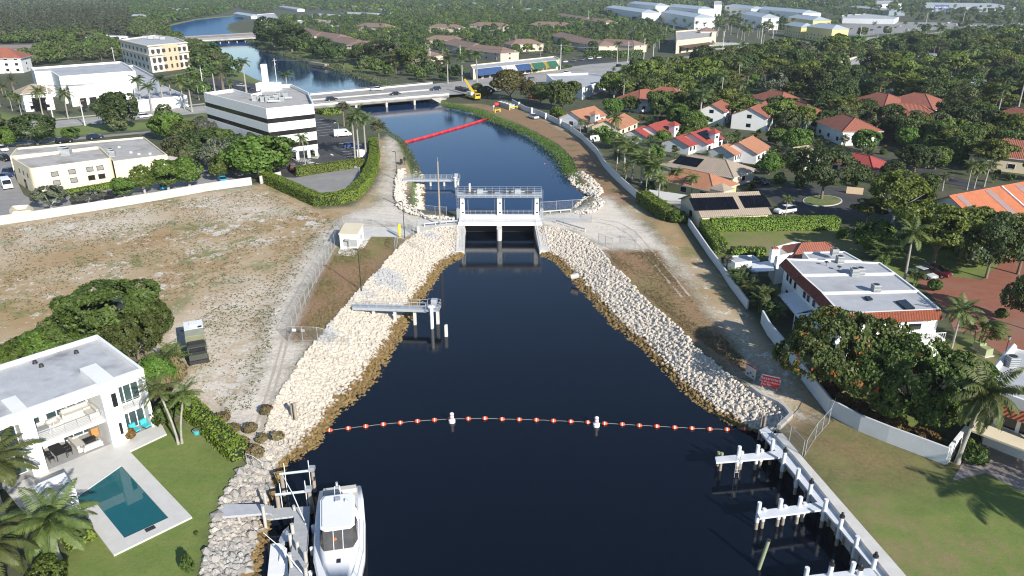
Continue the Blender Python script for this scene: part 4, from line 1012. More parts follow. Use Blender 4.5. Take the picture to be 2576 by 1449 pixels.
railing(g, [(-10.9, 145.1, .75), (5.9, 145.1, .75)], 1.0, 1.4, GALV, 'guard_rail', .018)
for x in (-11.25, 6.2):
    m = MB(); m.bx(x-.35, x+.35, 148.7, 149.3, .1, 2.6); m.build('control_cabinet', ALU, g)
    m = MB()
    for s in (-.2, .2): m.tube([(x+s*1.0, 148.4, .2), (x+s*1.0, 148.4, 6.8)], .025, 4)
    for k in range(20): m.tube([(x-.2, 148.4, .4+k*.32), (x+.2, 148.4, .4+k*.32)], .015, 4)
    m.build('ladder', GALV, g)
# concrete aprons beside the deck
for nm, px in (('pavement', [(1050,552),(1100,552),(1153,556),(1153,566),(1108,569),(1050,566)]), ('pavement', [(1356,543),(1440,541),(1478,545),(1480,556),(1420,560),(1357,560)]), ('pavement', [(914,569),(994,571),(1044,580),(1016,600),(992,596),(934,595),(915,625),(903,626)])):
    overlay(nm, px, .012, CONCW)
m = MB(); m.prism([p.xy for p in (P(1049,583), P(1108,566), P(1153,564), P(1153,570), P(1108,572), P(1052,589))], -1.2, .25); tag(m.build('retaining_wall', CONCW), 'low concrete retaining wall on top of the left riprap beside the gates', 'wall')

def catwalk(label, a, b, z, legs, foot, w=1.3, pile=None, group='sampling walkways over the canal'):
    a, b = Vector((a.x, a.y, 0)), Vector((b.x, b.y, 0)); d = (b-a).normalized(); n = Vector((-d.y, d.x, 0)); L = (b-a).length; ang = math.atan2(d.y, d.x)
    r = thing('walkway', label, 'walkway', (a.x, a.y, z), ang, group)
    m = MB(); m.bx(0, L, -w/2, w/2, -.12, 0)
    for s in (-1, 1): m.bx(0, L, s*w/2-.05, s*w/2+.05, -.42, -.122)
    loc_part(r, 'deck', m, GALV)
    def rl(pts):
        mm = MB()
        for p, q in zip(pts, pts[1:]):
            p, q = Vector(p), Vector(q); k = max(1, round((q-p).length/1.3))
            for i in range(k+1): c = p.lerp(q, i/k); mm.tube([c, c+Vector((0, 0, 1.1))], .03, 4)
            for h in (.1, .58, 1.1): mm.tube([p+Vector((0, 0, h)), q+Vector((0, 0, h))], .03, 4)
        loc_part(r, 'railing', mm, GALV)
    rl([(0, -w/2, 0), (L, -w/2, 0)]); rl([(0, w/2, 0), (L, w/2, 0)])
    m = MB(); m.bx(L, L+2.0, -1.0, 1.0, -.13, .01); loc_part(r, 'end_platform', m, GALV); rl([(L, -1, 0), (L+2, -1, 0), (L+2, 1, 0), (L, 1, 0)])
    m = MB(); m.box((L+1.1, .35, 1.0), (.9, .8, .75)); m.box((L+1.1, .35, .3), (.5, .5, .6)); loc_part(r, 'gauge_box', m, ALU)
    m = MB(); m.cyl((L+.9, -1.15, -4.2), .28, 4.9, 12); m.cyl((L+.9, -1.15, .7), .55, .12, 12); loc_part(r, 'stilling_well', m, WPAINT)
    for t in legs:
        m = MB(); m.box((L*t, 0, (-.43-5)/2), (.42, .42, 5-.43)); loc_part(r, 'pile', m, CONCW)
    m = MB(); m.box((L+1.5, .6, -2.6), (.45, .45, 4.9)); loc_part(r, 'pile', m, CONCW)
    return r
catwalk('galvanised railed walkway on white piles reaching over the lower left riprap to a gauge box', P(889,769,.45), P(1074,775,.45), .45, (.27, .56, .83), 0)
catwalk('galvanised railed walkway on white piles in the upper pool left of the gates', P(1014,451,.5), P(1137,451,.5), .5, (.1, .56, .84), 0, pile=1)
for (u, v, vt, lb) in ((1123,846,818,'short white square pile standing in the water off the lower walkway'), (1182,480,462,'white pile in the pool just behind the hoist platform')):
    z = WZ if v > 600 else UZ; p = P(u, v, z); h = HT(u, v, vt, z); m = MB(); m.box((p.x, p.y, (h+z-2)/2), (.45, .45, h-z+2)); m.box((p.x, p.y, h+.06), (.4, .4, .115), 0, 0, .3); tag(m.build('marker_pile', CONCW), lb, 'pile')
# pole, lamps
p = P(1107, 567); r = thing('utility_pole', 'tall bare wooden pole beside the gates with a small mast on top', 'pole', p)
m = MB(); m.tube([(0, 0, -.5), (0, 0, HT(1107, 567, 406))], [.21, .14], 10); loc_part(r, 'shaft', m, WOODP)
m = MB(); h = HT(1107, 567, 406); m.tube([(0, 0, h), (0, 0, h+.8)], .03, 5); loc_part(r, 'antenna', m, GALV)
m = MB(); m.box((.05, -.27, 1.2), (.35, .2, .6)); loc_part(r, 'meter_box', m, ACM)
for u, v, vt, lb in ((999,452,382,'tall dark lamp post by the sand path at the upper walkway'), (1018,598,508,'dark lamp post at the compound gate beside the yellow sign'), (909,731,627,'dark lamp post at the top of the left riprap in the brown lawn')):
    lamp_post('lamp_post', lb, P(u, v), HT(u, v, vt), -.45, 0, group='lamp posts of the compound')
for u, v, lb in ((1010,415,'dark cabinet'),):
    p = P(u, v); m = MB(); m.box((0, 0, 1.0), (.7, .5, 1.3)); m.cyl((-.3, 0, 0), .06, 2.2, 6); m.cyl((.9, 0, 0), .06, 2.2, 6); m.box((.9, 0, 1.7), (.6, .4, .9)); m.v = [(x+p.x, y+p.y, z) for x, y, z in m.v]
    tag(m.build('electrical_cabinet', DARK), 'dark electrical cabinets on posts on the bank above the upper walkway', 'cabinet')
# hut
HB = [P(851,588,3.0), P(898,589,3.0), P(915,562,3.0), P(868,560,3.0)]
r = thing('equipment_hut', 'small cream concrete equipment hut with a flat roof inside the fence', 'hut', (HB[0].x, HB[0].y, 0))
m = MB(); c = sum(HB, Vector())/4; ins = [c+(p-c)*.93 for p in HB]; m.prism([p.xy for p in ins], 0, 2.8); m.build('walls', WHITE, r)
m = MB(); m.prism([p.xy for p in HB], 2.803, 3.0); m.build('roof', CREAM, r)
a, b = ins[0], ins[1]
for s, w_, mm in ((.7, .9, ALU), (1.9, 1.3, ALU)): window(r, a, b, s, s+w_, .5, 1.75, mm, BEIGE, 'vent_louvre')
a, b = ins[1], ins[2]; window(r, a, b, .5, 1.5, .1, 2.1, GREYW, False, 'door'); window(r, a, b, 2.2, 2.9, 1.2, 1.9, ALU, False, 'vent_hood', .3)
p = P(879,628); m = MB(); m.tube([(p.x, p.y, 0), (p.x, p.y, 2.3)], .09, 6); m.box((p.x-.2, p.y, 2.0), (.9, .5, .3)); tag(m.build('service_mast', ALU), 'pale service mast with a box in front of the hut', 'mast')
overlay('pavement', [(846,643),(891,645),(903,626),(856,624)], .016, CONCW)
# fences
def gp(pts): return [P(u, v) for u, v in pts]
fence('chain_link_fence', 'long barbed chain link fence along the sand path left of the brown lawn', gp([(842,620),(724,857)]), 2.4, 3.0, -.5)
fence('chain_link_fence', 'chain link fence running north of the hut to the gate', gp([(845,612),(864,573),(910,562),(966,567),(1051,577)]), 2.4, 3.0)
fence('chain_link_fence', 'chain link fence at the foot of the brown lawn reaching down the riprap', [P(724,857), P(800,859), P(835,868,-.7), P(880,880,-1.6)], 2.2, 2.5)
fence('chain_link_fence', 'chain link fence on the left riprap below the yellow sign', [P(994,632), P(1000,612), P(1040,622,-.4), P(1070,640,-1.2)], 2.2, 2.6)
fence('chain_link_fence', 'chain link gate leaves between the compound and the gate deck', gp([(1023,576),(1040,590),(1052,578)]), 2.2, 1.8)
fence('chain_link_fence', 'chain link fence on the low wall behind the gates at the left', gp([(1060,541),(1095,545),(1124,547)]), 2.3, 3.2)
fence('chain_link_fence', 'chain link fence along the pool edge right of the gates', gp([(1358,538),(1440,532),(1476,530)]), 2.6, 4.5)
fence('chain_link_fence', 'chain link fence across the right gravel pad beside the gates', gp([(1358,556),(1420,560),(1488,560),(1490,546)]), 1.9, 4.0)
fence('chain_link_fence', 'small chain link enclosure of open gates on the right gravel pad', gp([(1505,614),(1540,628),(1600,627),(1598,606),(1562,600)]), 2.2, 2.2)
def guardrail(label, a, b, h=.75, mat=None):
    r = thing('guard_rail', label, 'guard rail', (a.x, a.y, 0)); m = MB(); d = (b-a).normalized()
    for z in (.55, .7): m.tube([a+Vector((0, 0, z)), b+Vector((0, 0, z))], .07, 5)
    m.build('beam', mat or GALV, r); k = max(2, int((b-a).length/1.9))
    for i in range(k+1): q = MB(); c = a.lerp(b, i/k); q.box((c.x, c.y+.1, .36), (.16, .16, .72)); q.build('post', CONCW, r)
guardrail('steel guard rail at the top of the right riprap', P(1400,562), P(1472,584)); guardrail('pale guard rail along the pool edge right of the gates', P(1358,540), P(1436,534))
guardrail('steel guard rail beside the tall wooden pole', P(1068,570), P(1150,562))
p = P(1006,597); m = MB(); m.box((p.x, p.y, 1.5), (.5, .08, 2.5), .6); m.cyl((p.x, p.y, 0), .04, 2.7, 5); tag(m.build('gate_sign', YEL), 'narrow yellow sign panel at the compound gate', 'sign')
m = MB(); p = P(1052,587); m.cyl((p.x, p.y, 0), .3, 1.2, 10); m.cyl((p.x, p.y, 1.2), .18, .3, 8); tag(m.build('bollard', CONCW), 'white concrete bollard at the end of the low wall', 'bollard')
m = MB(); a, b = P(1437,697,-1.2), P(1456,692,-.8); m.tube([a, b], .5, 14, 0, False); m.tube([a+Vector((.02,0,0)), b], .43, 14, 0, False); tag(m.build('outfall_pipe', CONCW), 'pale outfall pipe sticking out of the right riprap over the water', 'pipe')
# fence signs
for u, v, c in ((746,841,'white'), (768,842,'grey')):
    p = P(u, v); m = MB(); m.box((p.x, p.y-.9, 1.1), (.55, .03, .4)); tag(m.build('fence_sign', WPAINT if c == 'white' else ALU), 'small %s notice on the fence at the foot of the brown lawn' % c, 'sign')
# ---- turbidity boom
RED = M('red_boom_fabric', (.62, .035, .035), (.55, .03, .03), 1.5, .5)
bp = resample([P(1015,359,UZ+.2), P(1084,341,UZ+.2), P(1128,328,UZ+.2), P(1171,316,UZ+.2), P(1233,296,UZ+.2)], 12)
r = thing('floating_boom', 'red floating barrier boom stretched across the upper pool', 'boom', bp[0])
for a, b in zip(bp, bp[1:]): d = (b-a)*.03; m = MB(); m.tube([a+d*.3, a+d, b-d, b-d*.3], [.28, .43, .43, .28], 10); m.build('float', RED, r)
# ---- buoy line
ORG = M('orange_float', (.72, .085, .020), (.62, .065, .015), 3, .45)
BL = [(788,1071),(830,1081),(876,1076),(920,1071),(964,1066),(1007,1062),(1050,1058),(1093,1055),(1133,1053),(1178,1052),(1220,1051),(1263,1053),(1306,1054),(1349,1055),(1392,1057),(1436,1059),(1479,1061),(1521,1064),(1565,1066),(1608,1069),(1652,1071),(1697,1074),(1740,1076),(1785,1078),(1828,1079),(1872,1078)]
bpts = [P(u, v+3, WZ) for u, v in BL]; proto = None
bm_ = MB(); bm_.tube([(-.34, 0, 0), (-.30, 0, 0), (-.2, 0, 0), (.2, 0, 0), (.30, 0, 0), (.34, 0, 0)], [.05, .15, .23, .23, .15, .05], 12); fme = bm_.mesh('float', ORG)
bm_ = MB(); bm_.tube([(-.055, 0, 0), (.055, 0, 0)], .236, 12); bme = bm_.mesh('band', WPAINT)
for i, p in enumerate(bpts):
    q = bpts[min(i+1, len(bpts)-1)]-bpts[max(i-1, 0)]
    r = thing('float_buoy', ('orange float lying against the brown rocks at the left end of the buoy line' if i == 0 else 'orange float nearest the right bank at the end of the buoy line' if i == len(bpts)-1 else 'orange float with a white band on the buoy line across the canal'), 'buoy', (p.x, p.y, WZ+.10), math.atan2(q.y, q.x), 'orange floats of the buoy line')
    for nm, me in (('float', fme), ('band', bme)): o = bpy.data.objects.new(nm, me); COL.objects.link(o); o.parent = r
m = MB(); lp = []
for a, b in zip(bpts, bpts[1:]):
    for k in range(4): t = k/4; lp.append(a.lerp(b, t)+Vector((0, .12*math.sin(t*math.pi), .05)))
m.tube(lp+[bpts[-1]], .022, 5); tag(m.build('buoy_rope', M('pale_rope', (.42, .42, .42), rough=.8)), 'pale rope threading the orange floats across the canal', 'rope')
for u, v, lb in ((1137,1062,'white can buoy nearer the left bank on the buoy line'), (1500,1072,'white can buoy nearer the right bank on the buoy line')):
    p = P(u, v, WZ); r = thing('can_buoy', lb, 'buoy', p, 0, 'white can buoys'); m = MB(); m.cyl((0, 0, -.3), .40, .65, 14); m.cyl((0, 0, .35), .40, .12, 14, 0, .24); m.cyl((0, 0, .47), .24, .75, 12); m.cyl((0, 0, 1.22), .24, .1, 12, 0, .1); loc_part(r, 'float', m, WPAINT)
    m = MB(); m.cyl((0, 0, 1.0), .246, .07, 12); m.cyl((0, 0, .62), .246, .07, 12); loc_part(r, 'band', m, ORG)
p = P(1370,413,UZ); m = MB(); m.ball((p.x, p.y, UZ+.1), .22, 10); tag(m.build('marker_float', M('pink_float', (.7, .12, .3))), 'small pink float alone in the middle of the upper pool', 'float')
# =====================================================================  LEFT SHORE: villa, pool, dock, yacht
def sheet_hole(name, outer, hole, z, mat, z0=None):
    pts = [Vector(p) for p in outer]+[Vector(p) for p in hole]; n = len(outer)
    r = mgeo.delaunay_2d_cdt([p.xy for p in pts], [], [list(range(n)), list(range(n, len(pts)))], 0, 1e-4)
    h = [(p.x, p.y) for p in hole]; o = [(p.x, p.y) for p in outer]; mb = MB(); fs = []
    for f in r[2]:
        c = sum((r[0][i] for i in f), Vector((0, 0)))/3
        if inside(c, o) and not inside(c, h):
            a, b, d = (r[0][i] for i in f)
            fs.append(tuple(f) if (b-a).cross(d-a) > 0 else tuple(f[::-1]))
    mb.add([(p.x, p.y, z) for p in r[0]], fs)
    if z0 is not None:
        for ring in (pts[:n], pts[n:]):
            for i in range(len(ring)):
                a, b = ring[i], ring[(i+1) % len(ring)]; mb.add([(a.x, a.y, z0), (b.x, b.y, z0), (b.x, b.y, z), (a.x, a.y, z)], [(0, 1, 2, 3)])
    return tag(mb.build(name, mat), kind='structure')
PAVER = M('pale_stone_pavers', (.58, .565, .53), (.52, .505, .47), .8, .7)
PZ = .18
POOL = PL([(305,1171),(424,1302),(313,1353),(244,1268),(201,1286),(188,1253)], PZ)
sheet_hole('patio', PL([(419,1091),(326,1135),(483,1300),(286,1396),(222,1312),(150,1345),(60,1290),(-20,1190),(250,1040),(400,1055)], PZ), POOL, PZ, PAVER, -.05)
def pool_mat(name, c, r=.03):
    m, t = nt(name); b = NB(t); n1 = b.noise(b.pos(), 1.2, 3, .6)
    b.out(b.principled(b.mix(n1, c4(c), c4(tuple(x*.8 for x in c))), r, 0, n1, .06, .03, 1.33)); return m
cdt_sheet('water', [[POOL[0], POOL[1], POOL[2], POOL[3], POOL[5]]], .07, pool_mat('pool_water', (.015, .115, .135)))
cdt_sheet('water', [[POOL[3], POOL[4], POOL[5]]], .075, pool_mat('pool_shelf_water', (.07, .12, .11)))
m = MB(); a, b = P(366,1336,PZ), P(390,1325,PZ); m.box(((a.x+b.x)/2, (a.y+b.y)/2, PZ+.03), ((b-a).length, .5, .05), math.atan2(b.y-a.y, b.x-a.x)); tag(m.build('floor_grate', DARK), 'dark grey grate set in the paving beside the pool', 'grate')
# villa: x runs left along the front, -y into the house
VO = Vector((-40.0, 70.6, 0)); VA = math.atan2(-.745, -.667)
vil = thing('villa', 'white modern two storey villa with a flat stained roof beside the pool', 'house', VO, VA)
m = MB(); m.bx(0, 32, -12.5, -4.5, 0, 7.0); m.bx(0, 32, -4.498, -.002, 3.0, 3.35); m.bx(0, 32, -4.498, -.002, 6.3, 7.0)
for x0, x1, y1 in ((0, .35, 0), (2.85, 3.1, 0), (11.0, 12.3, .35), (19.5, 20.2, 0)): m.bx(x0, x1, -4.499, y1-.004, 0, 7.0 if y1 <= 0 else 7.2)
m.bx(3.101, 4.8, -4.5, .65, 0, 7.75); m.bx(4.801, 11.0, -4.5, -4.3, 2.4, 3.0); m.bx(-.2, 0, -12.5, -10.5, 0, 7.0)
for x0, x1, y0, y1 in ((-.01, 32, -12.51, -12.2), (-.01, .3, -12.2, .01), (.3, 3.1, -.3, .01), (4.8, 32, -.3, .01)): m.bx(x0, x1, y0, y1, 7.001, 7.5)
m.bx(10.5, 11.2, -12.55, -12.15, 7.001, 7.75); m.bx(17, 18, -12.55, -12.15, 7.001, 7.75)
m.bx(3.4, 3.9, .64, .66, 4.6, 6.2, 1); m.bx(3.5, 3.8, .64, .66, 1.2, 2.6, 1)
loc_part(vil, 'walls', m, [WHITE, GLASS])
m = MB(); m.bx(.3, 32, -12.2, -.3, 7.0, 7.03); m.bx(-.2, 0, -12.5, -10.5, 7.0, 7.03); loc_part(vil, 'roof', m, ROOFS)
for x, y in ((3.2, -10.2), (7.2, -11), (7.0, -9.6), (14.8, -1.6)): m = MB(); m.cyl((x, y, 7.03), .28 if x != 14.8 else .4, .35, 10, 0, .2); loc_part(vil, 'roof_vent', m, DARK)
GL2 = M('patio_glass', (.05, .085, .085), (.03, .05, .055), .5, .06)
def glazing(x0, x1, y, z0, z1, k):
    m = MB(); m.bx(x0, x1, y, y+.05, z0, z1); o = loc_part(vil, 'window', m, GL2); f = MB()
    for i in range(k+1): xx = lerp(x0, x1, i/k); f.bx(xx-.05, xx+.05, y+.052, y+.12, z0, z1)
    f.bx(x0, x1, y+.053, y+.125, z0, z0+.09); f.bx(x0, x1, y+.053, y+.125, z1-.09, z1); loc_part(o, 'frame', f, WPAINT)
for z0, z1 in ((.15, 2.95), (3.38, 6.2)):
    glazing(.4, 2.8, -1.6, z0, z1, 3); glazing(12.4, 19.4, -1.4, z0, z1, 5)
glazing(5.0, 9.0, -4.29, 3.38, 5.9, 4); glazing(9.6, 10.9, -4.29, 3.38, 5.9, 2); glazing(5.0, 8.0, -4.29, .2, 2.38, 3)
def vrail(x0, x1, z): 
    m = MB(); k = max(1, round((x1-x0)/1.3))
    for i in range(k+1): xx = lerp(x0, x1, i/k); m.bx(xx-.03, xx+.03, -.13, -.07, z, z+1.05)
    m.bx(x0, x1, -.14, -.06, z+1.05, z+1.1)
    for i in range(5): m.bx(x0, x1, -.105, -.095, z+.18+.17*i, z+.195+.17*i)
    loc_part(vil, 'balcony_railing', m, ALU)
vrail(4.85, 10.95, 3.36); vrail(.4, 2.8, 3.36)
m = MB(); m.bx(0, 32, -4.4, .0, .181, .2); loc_part(vil, 'porch_floor', m, M('grey_porch_tiles', (.36, .355, .345), (.31, .305, .30), 1.2, .6))
def vl(x, y, z=0): ca, sa = math.cos(VA), math.sin(VA); return Vector((VO.x+x*ca-y*sa, VO.y+x*sa+y*ca, z))
SOFA = M('sofa_fabric', (.55, .53, .49), (.49, .47, .43), 3, .9); TURQ = M('turquoise_cushion', (.06, .48, .52), (.05, .42, .46), 2, .8)
def furn(name, label, cat, x, y, z, parts, rz=0, group=None):
    r = thing(name, label, cat, vl(x, y, z), VA+rz, group)
    for nm, bxs, mt in parts:
        mb = MB()
        for b_ in bxs: mb.bx(*b_)
        loc_part(r, nm, mb, mt)
    return r
def sofa(label, x, y, z, w, rz): furn('sofa', label, 'sofa', x, y, z, [('seat', [(-w/2, w/2, -.45, .45, .12, .42)], SOFA), ('backrest', [(-w/2, w/2, -.5, -.25, .421, .82)], SOFA), ('armrest', [(-w/2-.16, -w/2-.002, -.5, .45, .1, .6)], SOFA), ('armrest', [(w/2+.002, w/2+.16, -.5, .45, .1, .6)], SOFA)], rz)
sofa('pale sofa on the upper balcony of the white villa', 6.4, -3.4, 3.35, 2.6, 0); sofa('pale chaise along the right end of the upper balcony', 5.4, -1.9, 3.35, 1.7, -math.pi/2)
sofa('pale sofa on the lower porch beside the low dark table', 7.3, -2.0, .2, 2.6, math.pi/2); sofa('pale sofa along the front edge of the lower porch', 6.4, -.7, .2, 1.6, math.pi); sofa('small pale seat on the left of the upper balcony', 8.9, -2.4, 3.35, 1.0, .2)
furn('coffee_table', 'low dark fire table between the porch sofas', 'table', 6.1, -2.2, .2, [('tabletop', [(-.6, .6, -.4, .4, .3, .36)], DARK), ('base', [(-.5, .5, -.3, .3, 0, .299)], DARK)])
def table(label, x, y, z, w, d, mt): furn('dining_table', label, 'table', x, y, z, [('tabletop', [(-w/2, w/2, -d/2, d/2, .72, .77)], mt)]+[('leg', [(sx*(w/2-.1)-.04, sx*(w/2-.1)+.04, sy*(d/2-.1)-.04, sy*(d/2-.1)+.04, 0, .719)], mt) for sx in (-1, 1) for sy in (-1, 1)])
def chair(label, x, y, z, rz, mt, grp): furn('dining_chair', label, 'chair', x, y, z, [('seat', [(-.24, .24, -.24, .24, .42, .48)], mt), ('backrest', [(-.24, .24, -.26, -.21, .5, .95)], mt)]+[('leg', [(sx*.2-.02, sx*.2+.02, sy*.2-.02, sy*.2+.02, 0, .419)], mt) for sx in (-1, 1) for sy in (-1, 1)], rz, grp)
table('long black dining table on the lower porch of the villa', 9.3, -1.9, .2, 1.1, 2.4, DARK); table('square glass table on the left of the upper balcony', 10.1, -1.6, 3.35, 1.0, 1.0, ALU)
for k in range(3):
    for s in (-1, 1): chair('black chair pulled up to the long black porch table', 9.3+s*.85, -2.6+k*.7, .2, s*math.pi/2, DARK, 'black porch dining chairs')
for s in (-1, 1): chair('white chair at the square glass balcony table', 10.1+s*.75, -1.6, 3.35, s*math.pi/2, WPAINT, 'white balcony chairs')
furn('wooden_cabinet', 'orange wooden cabinet at the right end of the lower porch', 'cabinet', 5.3, -3.2, .2, [('body', [(-.35, .35, -.5, .5, .05, 1.0)], M('orange_wood', (.46, .24, .07), (.38, .19, .05), 3, .6)), ('top', [(-.4, .4, -.55, .55, 1.002, 1.05)], WOODP)])
for k, lb in ((0, 'turquoise lounge chair nearer the corner column in the right bay'), (1, 'turquoise lounge chair further from the corner column in the right bay')):
    furn('lounge_chair', lb, 'lounger', 2.0-k*1.2, -.55, .2, [('seat', [(-.35, .35, -.3, .55, .2, .34)], TURQ), ('backrest', [(-.35, .35, -.55, -.301, .2, .85)], TURQ), ('legs', [(-.3, .3, -.3, .4, 0, .199)], DARK)], .2)
for x, lb in ((3.9, 'red leaved potted plant in the niche beside the porch column'),): plant('croton0', vl(x-1.0, .6, PZ), lb, scale=.7)
# poolside portico, loungers
ca = [P(82,1222,3.0), P(162,1188,3.0), P(190,1231,3.0), P(106,1261,3.0)]; c = sum(ca, Vector())/4
r = thing('portico', 'white square portico frame standing at the corner of the pool', 'pergola', (c.x, c.y, 0)); inn = [c+(p-c)*.55 for p in ca]
for i in range(4):
    j = (i+1) % 4; m = MB(); m.prism([ca[i].xy, ca[j].xy, inn[j].xy, inn[i].xy], 2.6, 3.0); m.build('beam', WHITE, r)
for i, w in ((2, 2), (3, .9), (1, .9), (0, .9)):
    d1 = (ca[(i+1) % 4]-ca[i])*(.16 if w < 2 else .5); d2 = (ca[i-1]-ca[i])*.16; m = MB(); m.prism([ca[i].xy, (ca[i]+d1).xy, (ca[i]+d1+d2).xy, (ca[i]+d2).xy], PZ, 2.598); m.build('column', WHITE, r)
for k, lb in ((0, 'white poolside lounger nearer the portico'), (1, 'white poolside lounger nearer the clipped hedge')):
    p = P(166+k*12, 1326+k*12, PZ); furn_r = thing('pool_lounger', lb, 'lounger', p, VA+math.pi/2*0+.3); 
    m = MB(); m.bx(-.95, .95, -.3, .3, .28, .34); loc_part(furn_r, 'bed', m, ALU); m = MB(); m.add([(-.95, -.3, .35), (-.95, .3, .35), (-1.5, .3, .85), (-1.5, -.3, .85)], [(0, 1, 2, 3), (3, 2, 1, 0)]); loc_part(furn_r, 'backrest', m, ALU)
    m = MB(); [m.bx(x-.03, x+.03, y-.03, y+.03, 0, .279) for x in (-.8, .8) for y in (-.27, .27)]; loc_part(furn_r, 'legs', m, WPAINT)
hedge('hedge', 'clipped square hedge beside the pool loungers', PL([(160,1372),(232,1340)]), 2.4, 1.3, 'hedge', .13, 45, seed=2)
hedge('hedge', 'clipped hedge along the right edge of the villa lawn', PL([(452,1018),(520,1076),(604,1155)]), 2.0, 1.7, 'hedge', .14, 45, seed=3)
plant_px('cocohi0', 8, 1300, 1115, 'large coconut palm at the left edge of the photo over the patio', wpx=265, rz=2.0, cat='palm tree')
plant_px('cocohi1', 148, 1408, 1240, 'leaning coconut palm at the end of the square poolside hedge', wpx=250, rz=2.6, cat='palm tree')
plant_px('cocohi1', 20, 1500, 1290, 'coconut palm in the bottom left corner of the photo', wpx=260, rz=.7, cat='palm tree')
plant_px('slim0', 449, 1117, 962, 'slender palm leaning left on the villa lawn', wpx=120, rz=2.9); plant_px('slim0', 458, 1115, 975, 'slender palm leaning right on the villa lawn', wpx=115, rz=.2)
plant_px('lime0', 130, 1490, 1415, 'low bright green bush at the bottom edge of the photo', wpx=110, cat='bush', name='shrub'); plant_px('shrub0', 478, 1440, 1395, 'small conical bush on the lawn edge above the rocks', wpx=40)
plant_px('shrub1', 410, 1075, 1020, 'leafy bush at the corner of the villa', wpx=60); plant_px('shrub0', 432, 1050, 1000, 'dark bush behind the slender palms', wpx=70); plant_px('shrub1', 495, 1345, 1338, 'tiny shrub alone on the lawn near the rocks', wpx=14)
p = P(495,1091); m = MB(); m.cyl((p.x, p.y, 0), .3, .45, 12, 0, .42); m.cyl((p.x, p.y, .4), .3, .15, 10, 1); tag(m.build('flower_pot', [TURQ, BARK]), 'turquoise flower pot at the foot of the lawn hedge', 'pot')
# big thicket behind the villa
plant_px('oakhi0', 300, 870, 712, 'large dense green tree behind the white villa', wpx=270, z=0); plant_px('oakhi1', 225, 850, 745, 'dense green tree at the left of the big tree behind the villa', wpx=160)
plant_px('oakhi1', 385, 865, 765, 'dense green tree at the right of the big tree behind the villa', wpx=140); plant_px('oakhi0', 350, 905, 790, 'lower green tree filling the gap behind the villa roof', wpx=170)
for i, (u, vb, vt, w, k) in enumerate([(40,925,862,140,'lime0'),(110,900,830,140,'lime1'),(180,880,800,150,'oak1'),(250,890,820,150,'oak0'),(-20,940,880,120,'lime2')]): plant_px(k, u, vb, vt, 'bushy green tree in the row behind the villa roof', 'trees behind the villa roof', wpx=w)
for u, vb, vt, w, k, lb in ((420,945,868,110,'areca0','feathery palm clump beside the parked truck'),(400,985,900,110,'lime1','bright green bushy tree at the corner of the villa roof'),(445,960,905,70,'brush0','brown dry brush under the palm clump by the truck'),(410,1000,950,70,'brush1','dry brush behind the villa corner')): plant_px(k, u, vb, vt, lb, wpx=w)
for i, (u, v) in enumerate([(630,1085),(660,1110),(610,1120),(700,1105),(640,1150),(560,1060),(672,1040),(590,1085)]): plant('brush%d' % (i % 2), P(u, v), 'dry scrub bush among the rocks below the lawn hedge', 'dry scrub at the head of the rocks', RNG.uniform(.6, 1.1))
fence('chain_link_fence', 'short chain link fence at the end of the lawn hedge on the rocks', [P(623,1172), P(640,1178,-.3), P(668,1196,-1.2)], 1.5, 2.0)
# the truck on the lot
a, b = P(495,862), P(503,915); ang = math.atan2(b.y-a.y, b.x-a.x); c = P(499,893)
r = thing('camper_truck', 'olive green expedition camper truck with a white roof parked on the sandy lot', 'truck', c, ang)
OLV = M('olive_paint', (.20, .205, .13), (.17, .175, .11), 1, .5)
m = MB(); m.bx(-4.0, 1.0, -1.2, 1.2, 1.0, 3.3); loc_part(r, 'camper_box', m, OLV); m = MB(); m.bx(-4.0, -1.2, -1.2, 1.2, 3.303, 3.36); m.bx(-3.2, -2.2, -.5, .5, 3.36, 3.5, 0); m.bx(-1.2, 1.0, -1.19, 1.19, 3.303, 3.33, 1); m.bx(-1.9, -1.4, .5, 1.0, 3.362, 3.40, 2); loc_part(r, 'roof', m, [WPAINT, M('pale_olive', (.36, .37, .27)), SOLAR])
m = MB(); m.bx(1.15, 2.9, -1.15, 1.15, .9, 2.55); m.bx(2.9, 3.6, -1.1, 1.1, .9, 1.75); m.bx(3.6, 3.85, -1.15, 1.15, .6, 1.0, 1); m.bx(1.3, 2.6, -1.0, 1.0, 2.552, 2.75, 1); loc_part(r, 'cab', m, [M('dark_olive', (.06, .065, .05)), DARK])
m = MB(); m.add([(2.92, -1.0, 1.78), (2.92, 1.0, 1.78), (2.92, 1.0, 2.45), (2.92, -1.0, 2.45)], [(0, 1, 2, 3)]); m.bx(1.4, 2.6, -1.17, 1.17, 1.75, 2.35); loc_part(r, 'windows', m, GLASS)
for x in (-2.9, -1.4, 2.7):
    for y in (-1.05, 1.05): m = MB(); m.tube([(x, y-.17, .55), (x, y+.17, .55)], .55, 14); o = loc_part(r, 'wheel', m, BLACK); q = MB(); q.tube([(x, y-.18, .55), (x, y+.18, .55)], .25, 10); loc_part(o, 'rim', q, DARK)
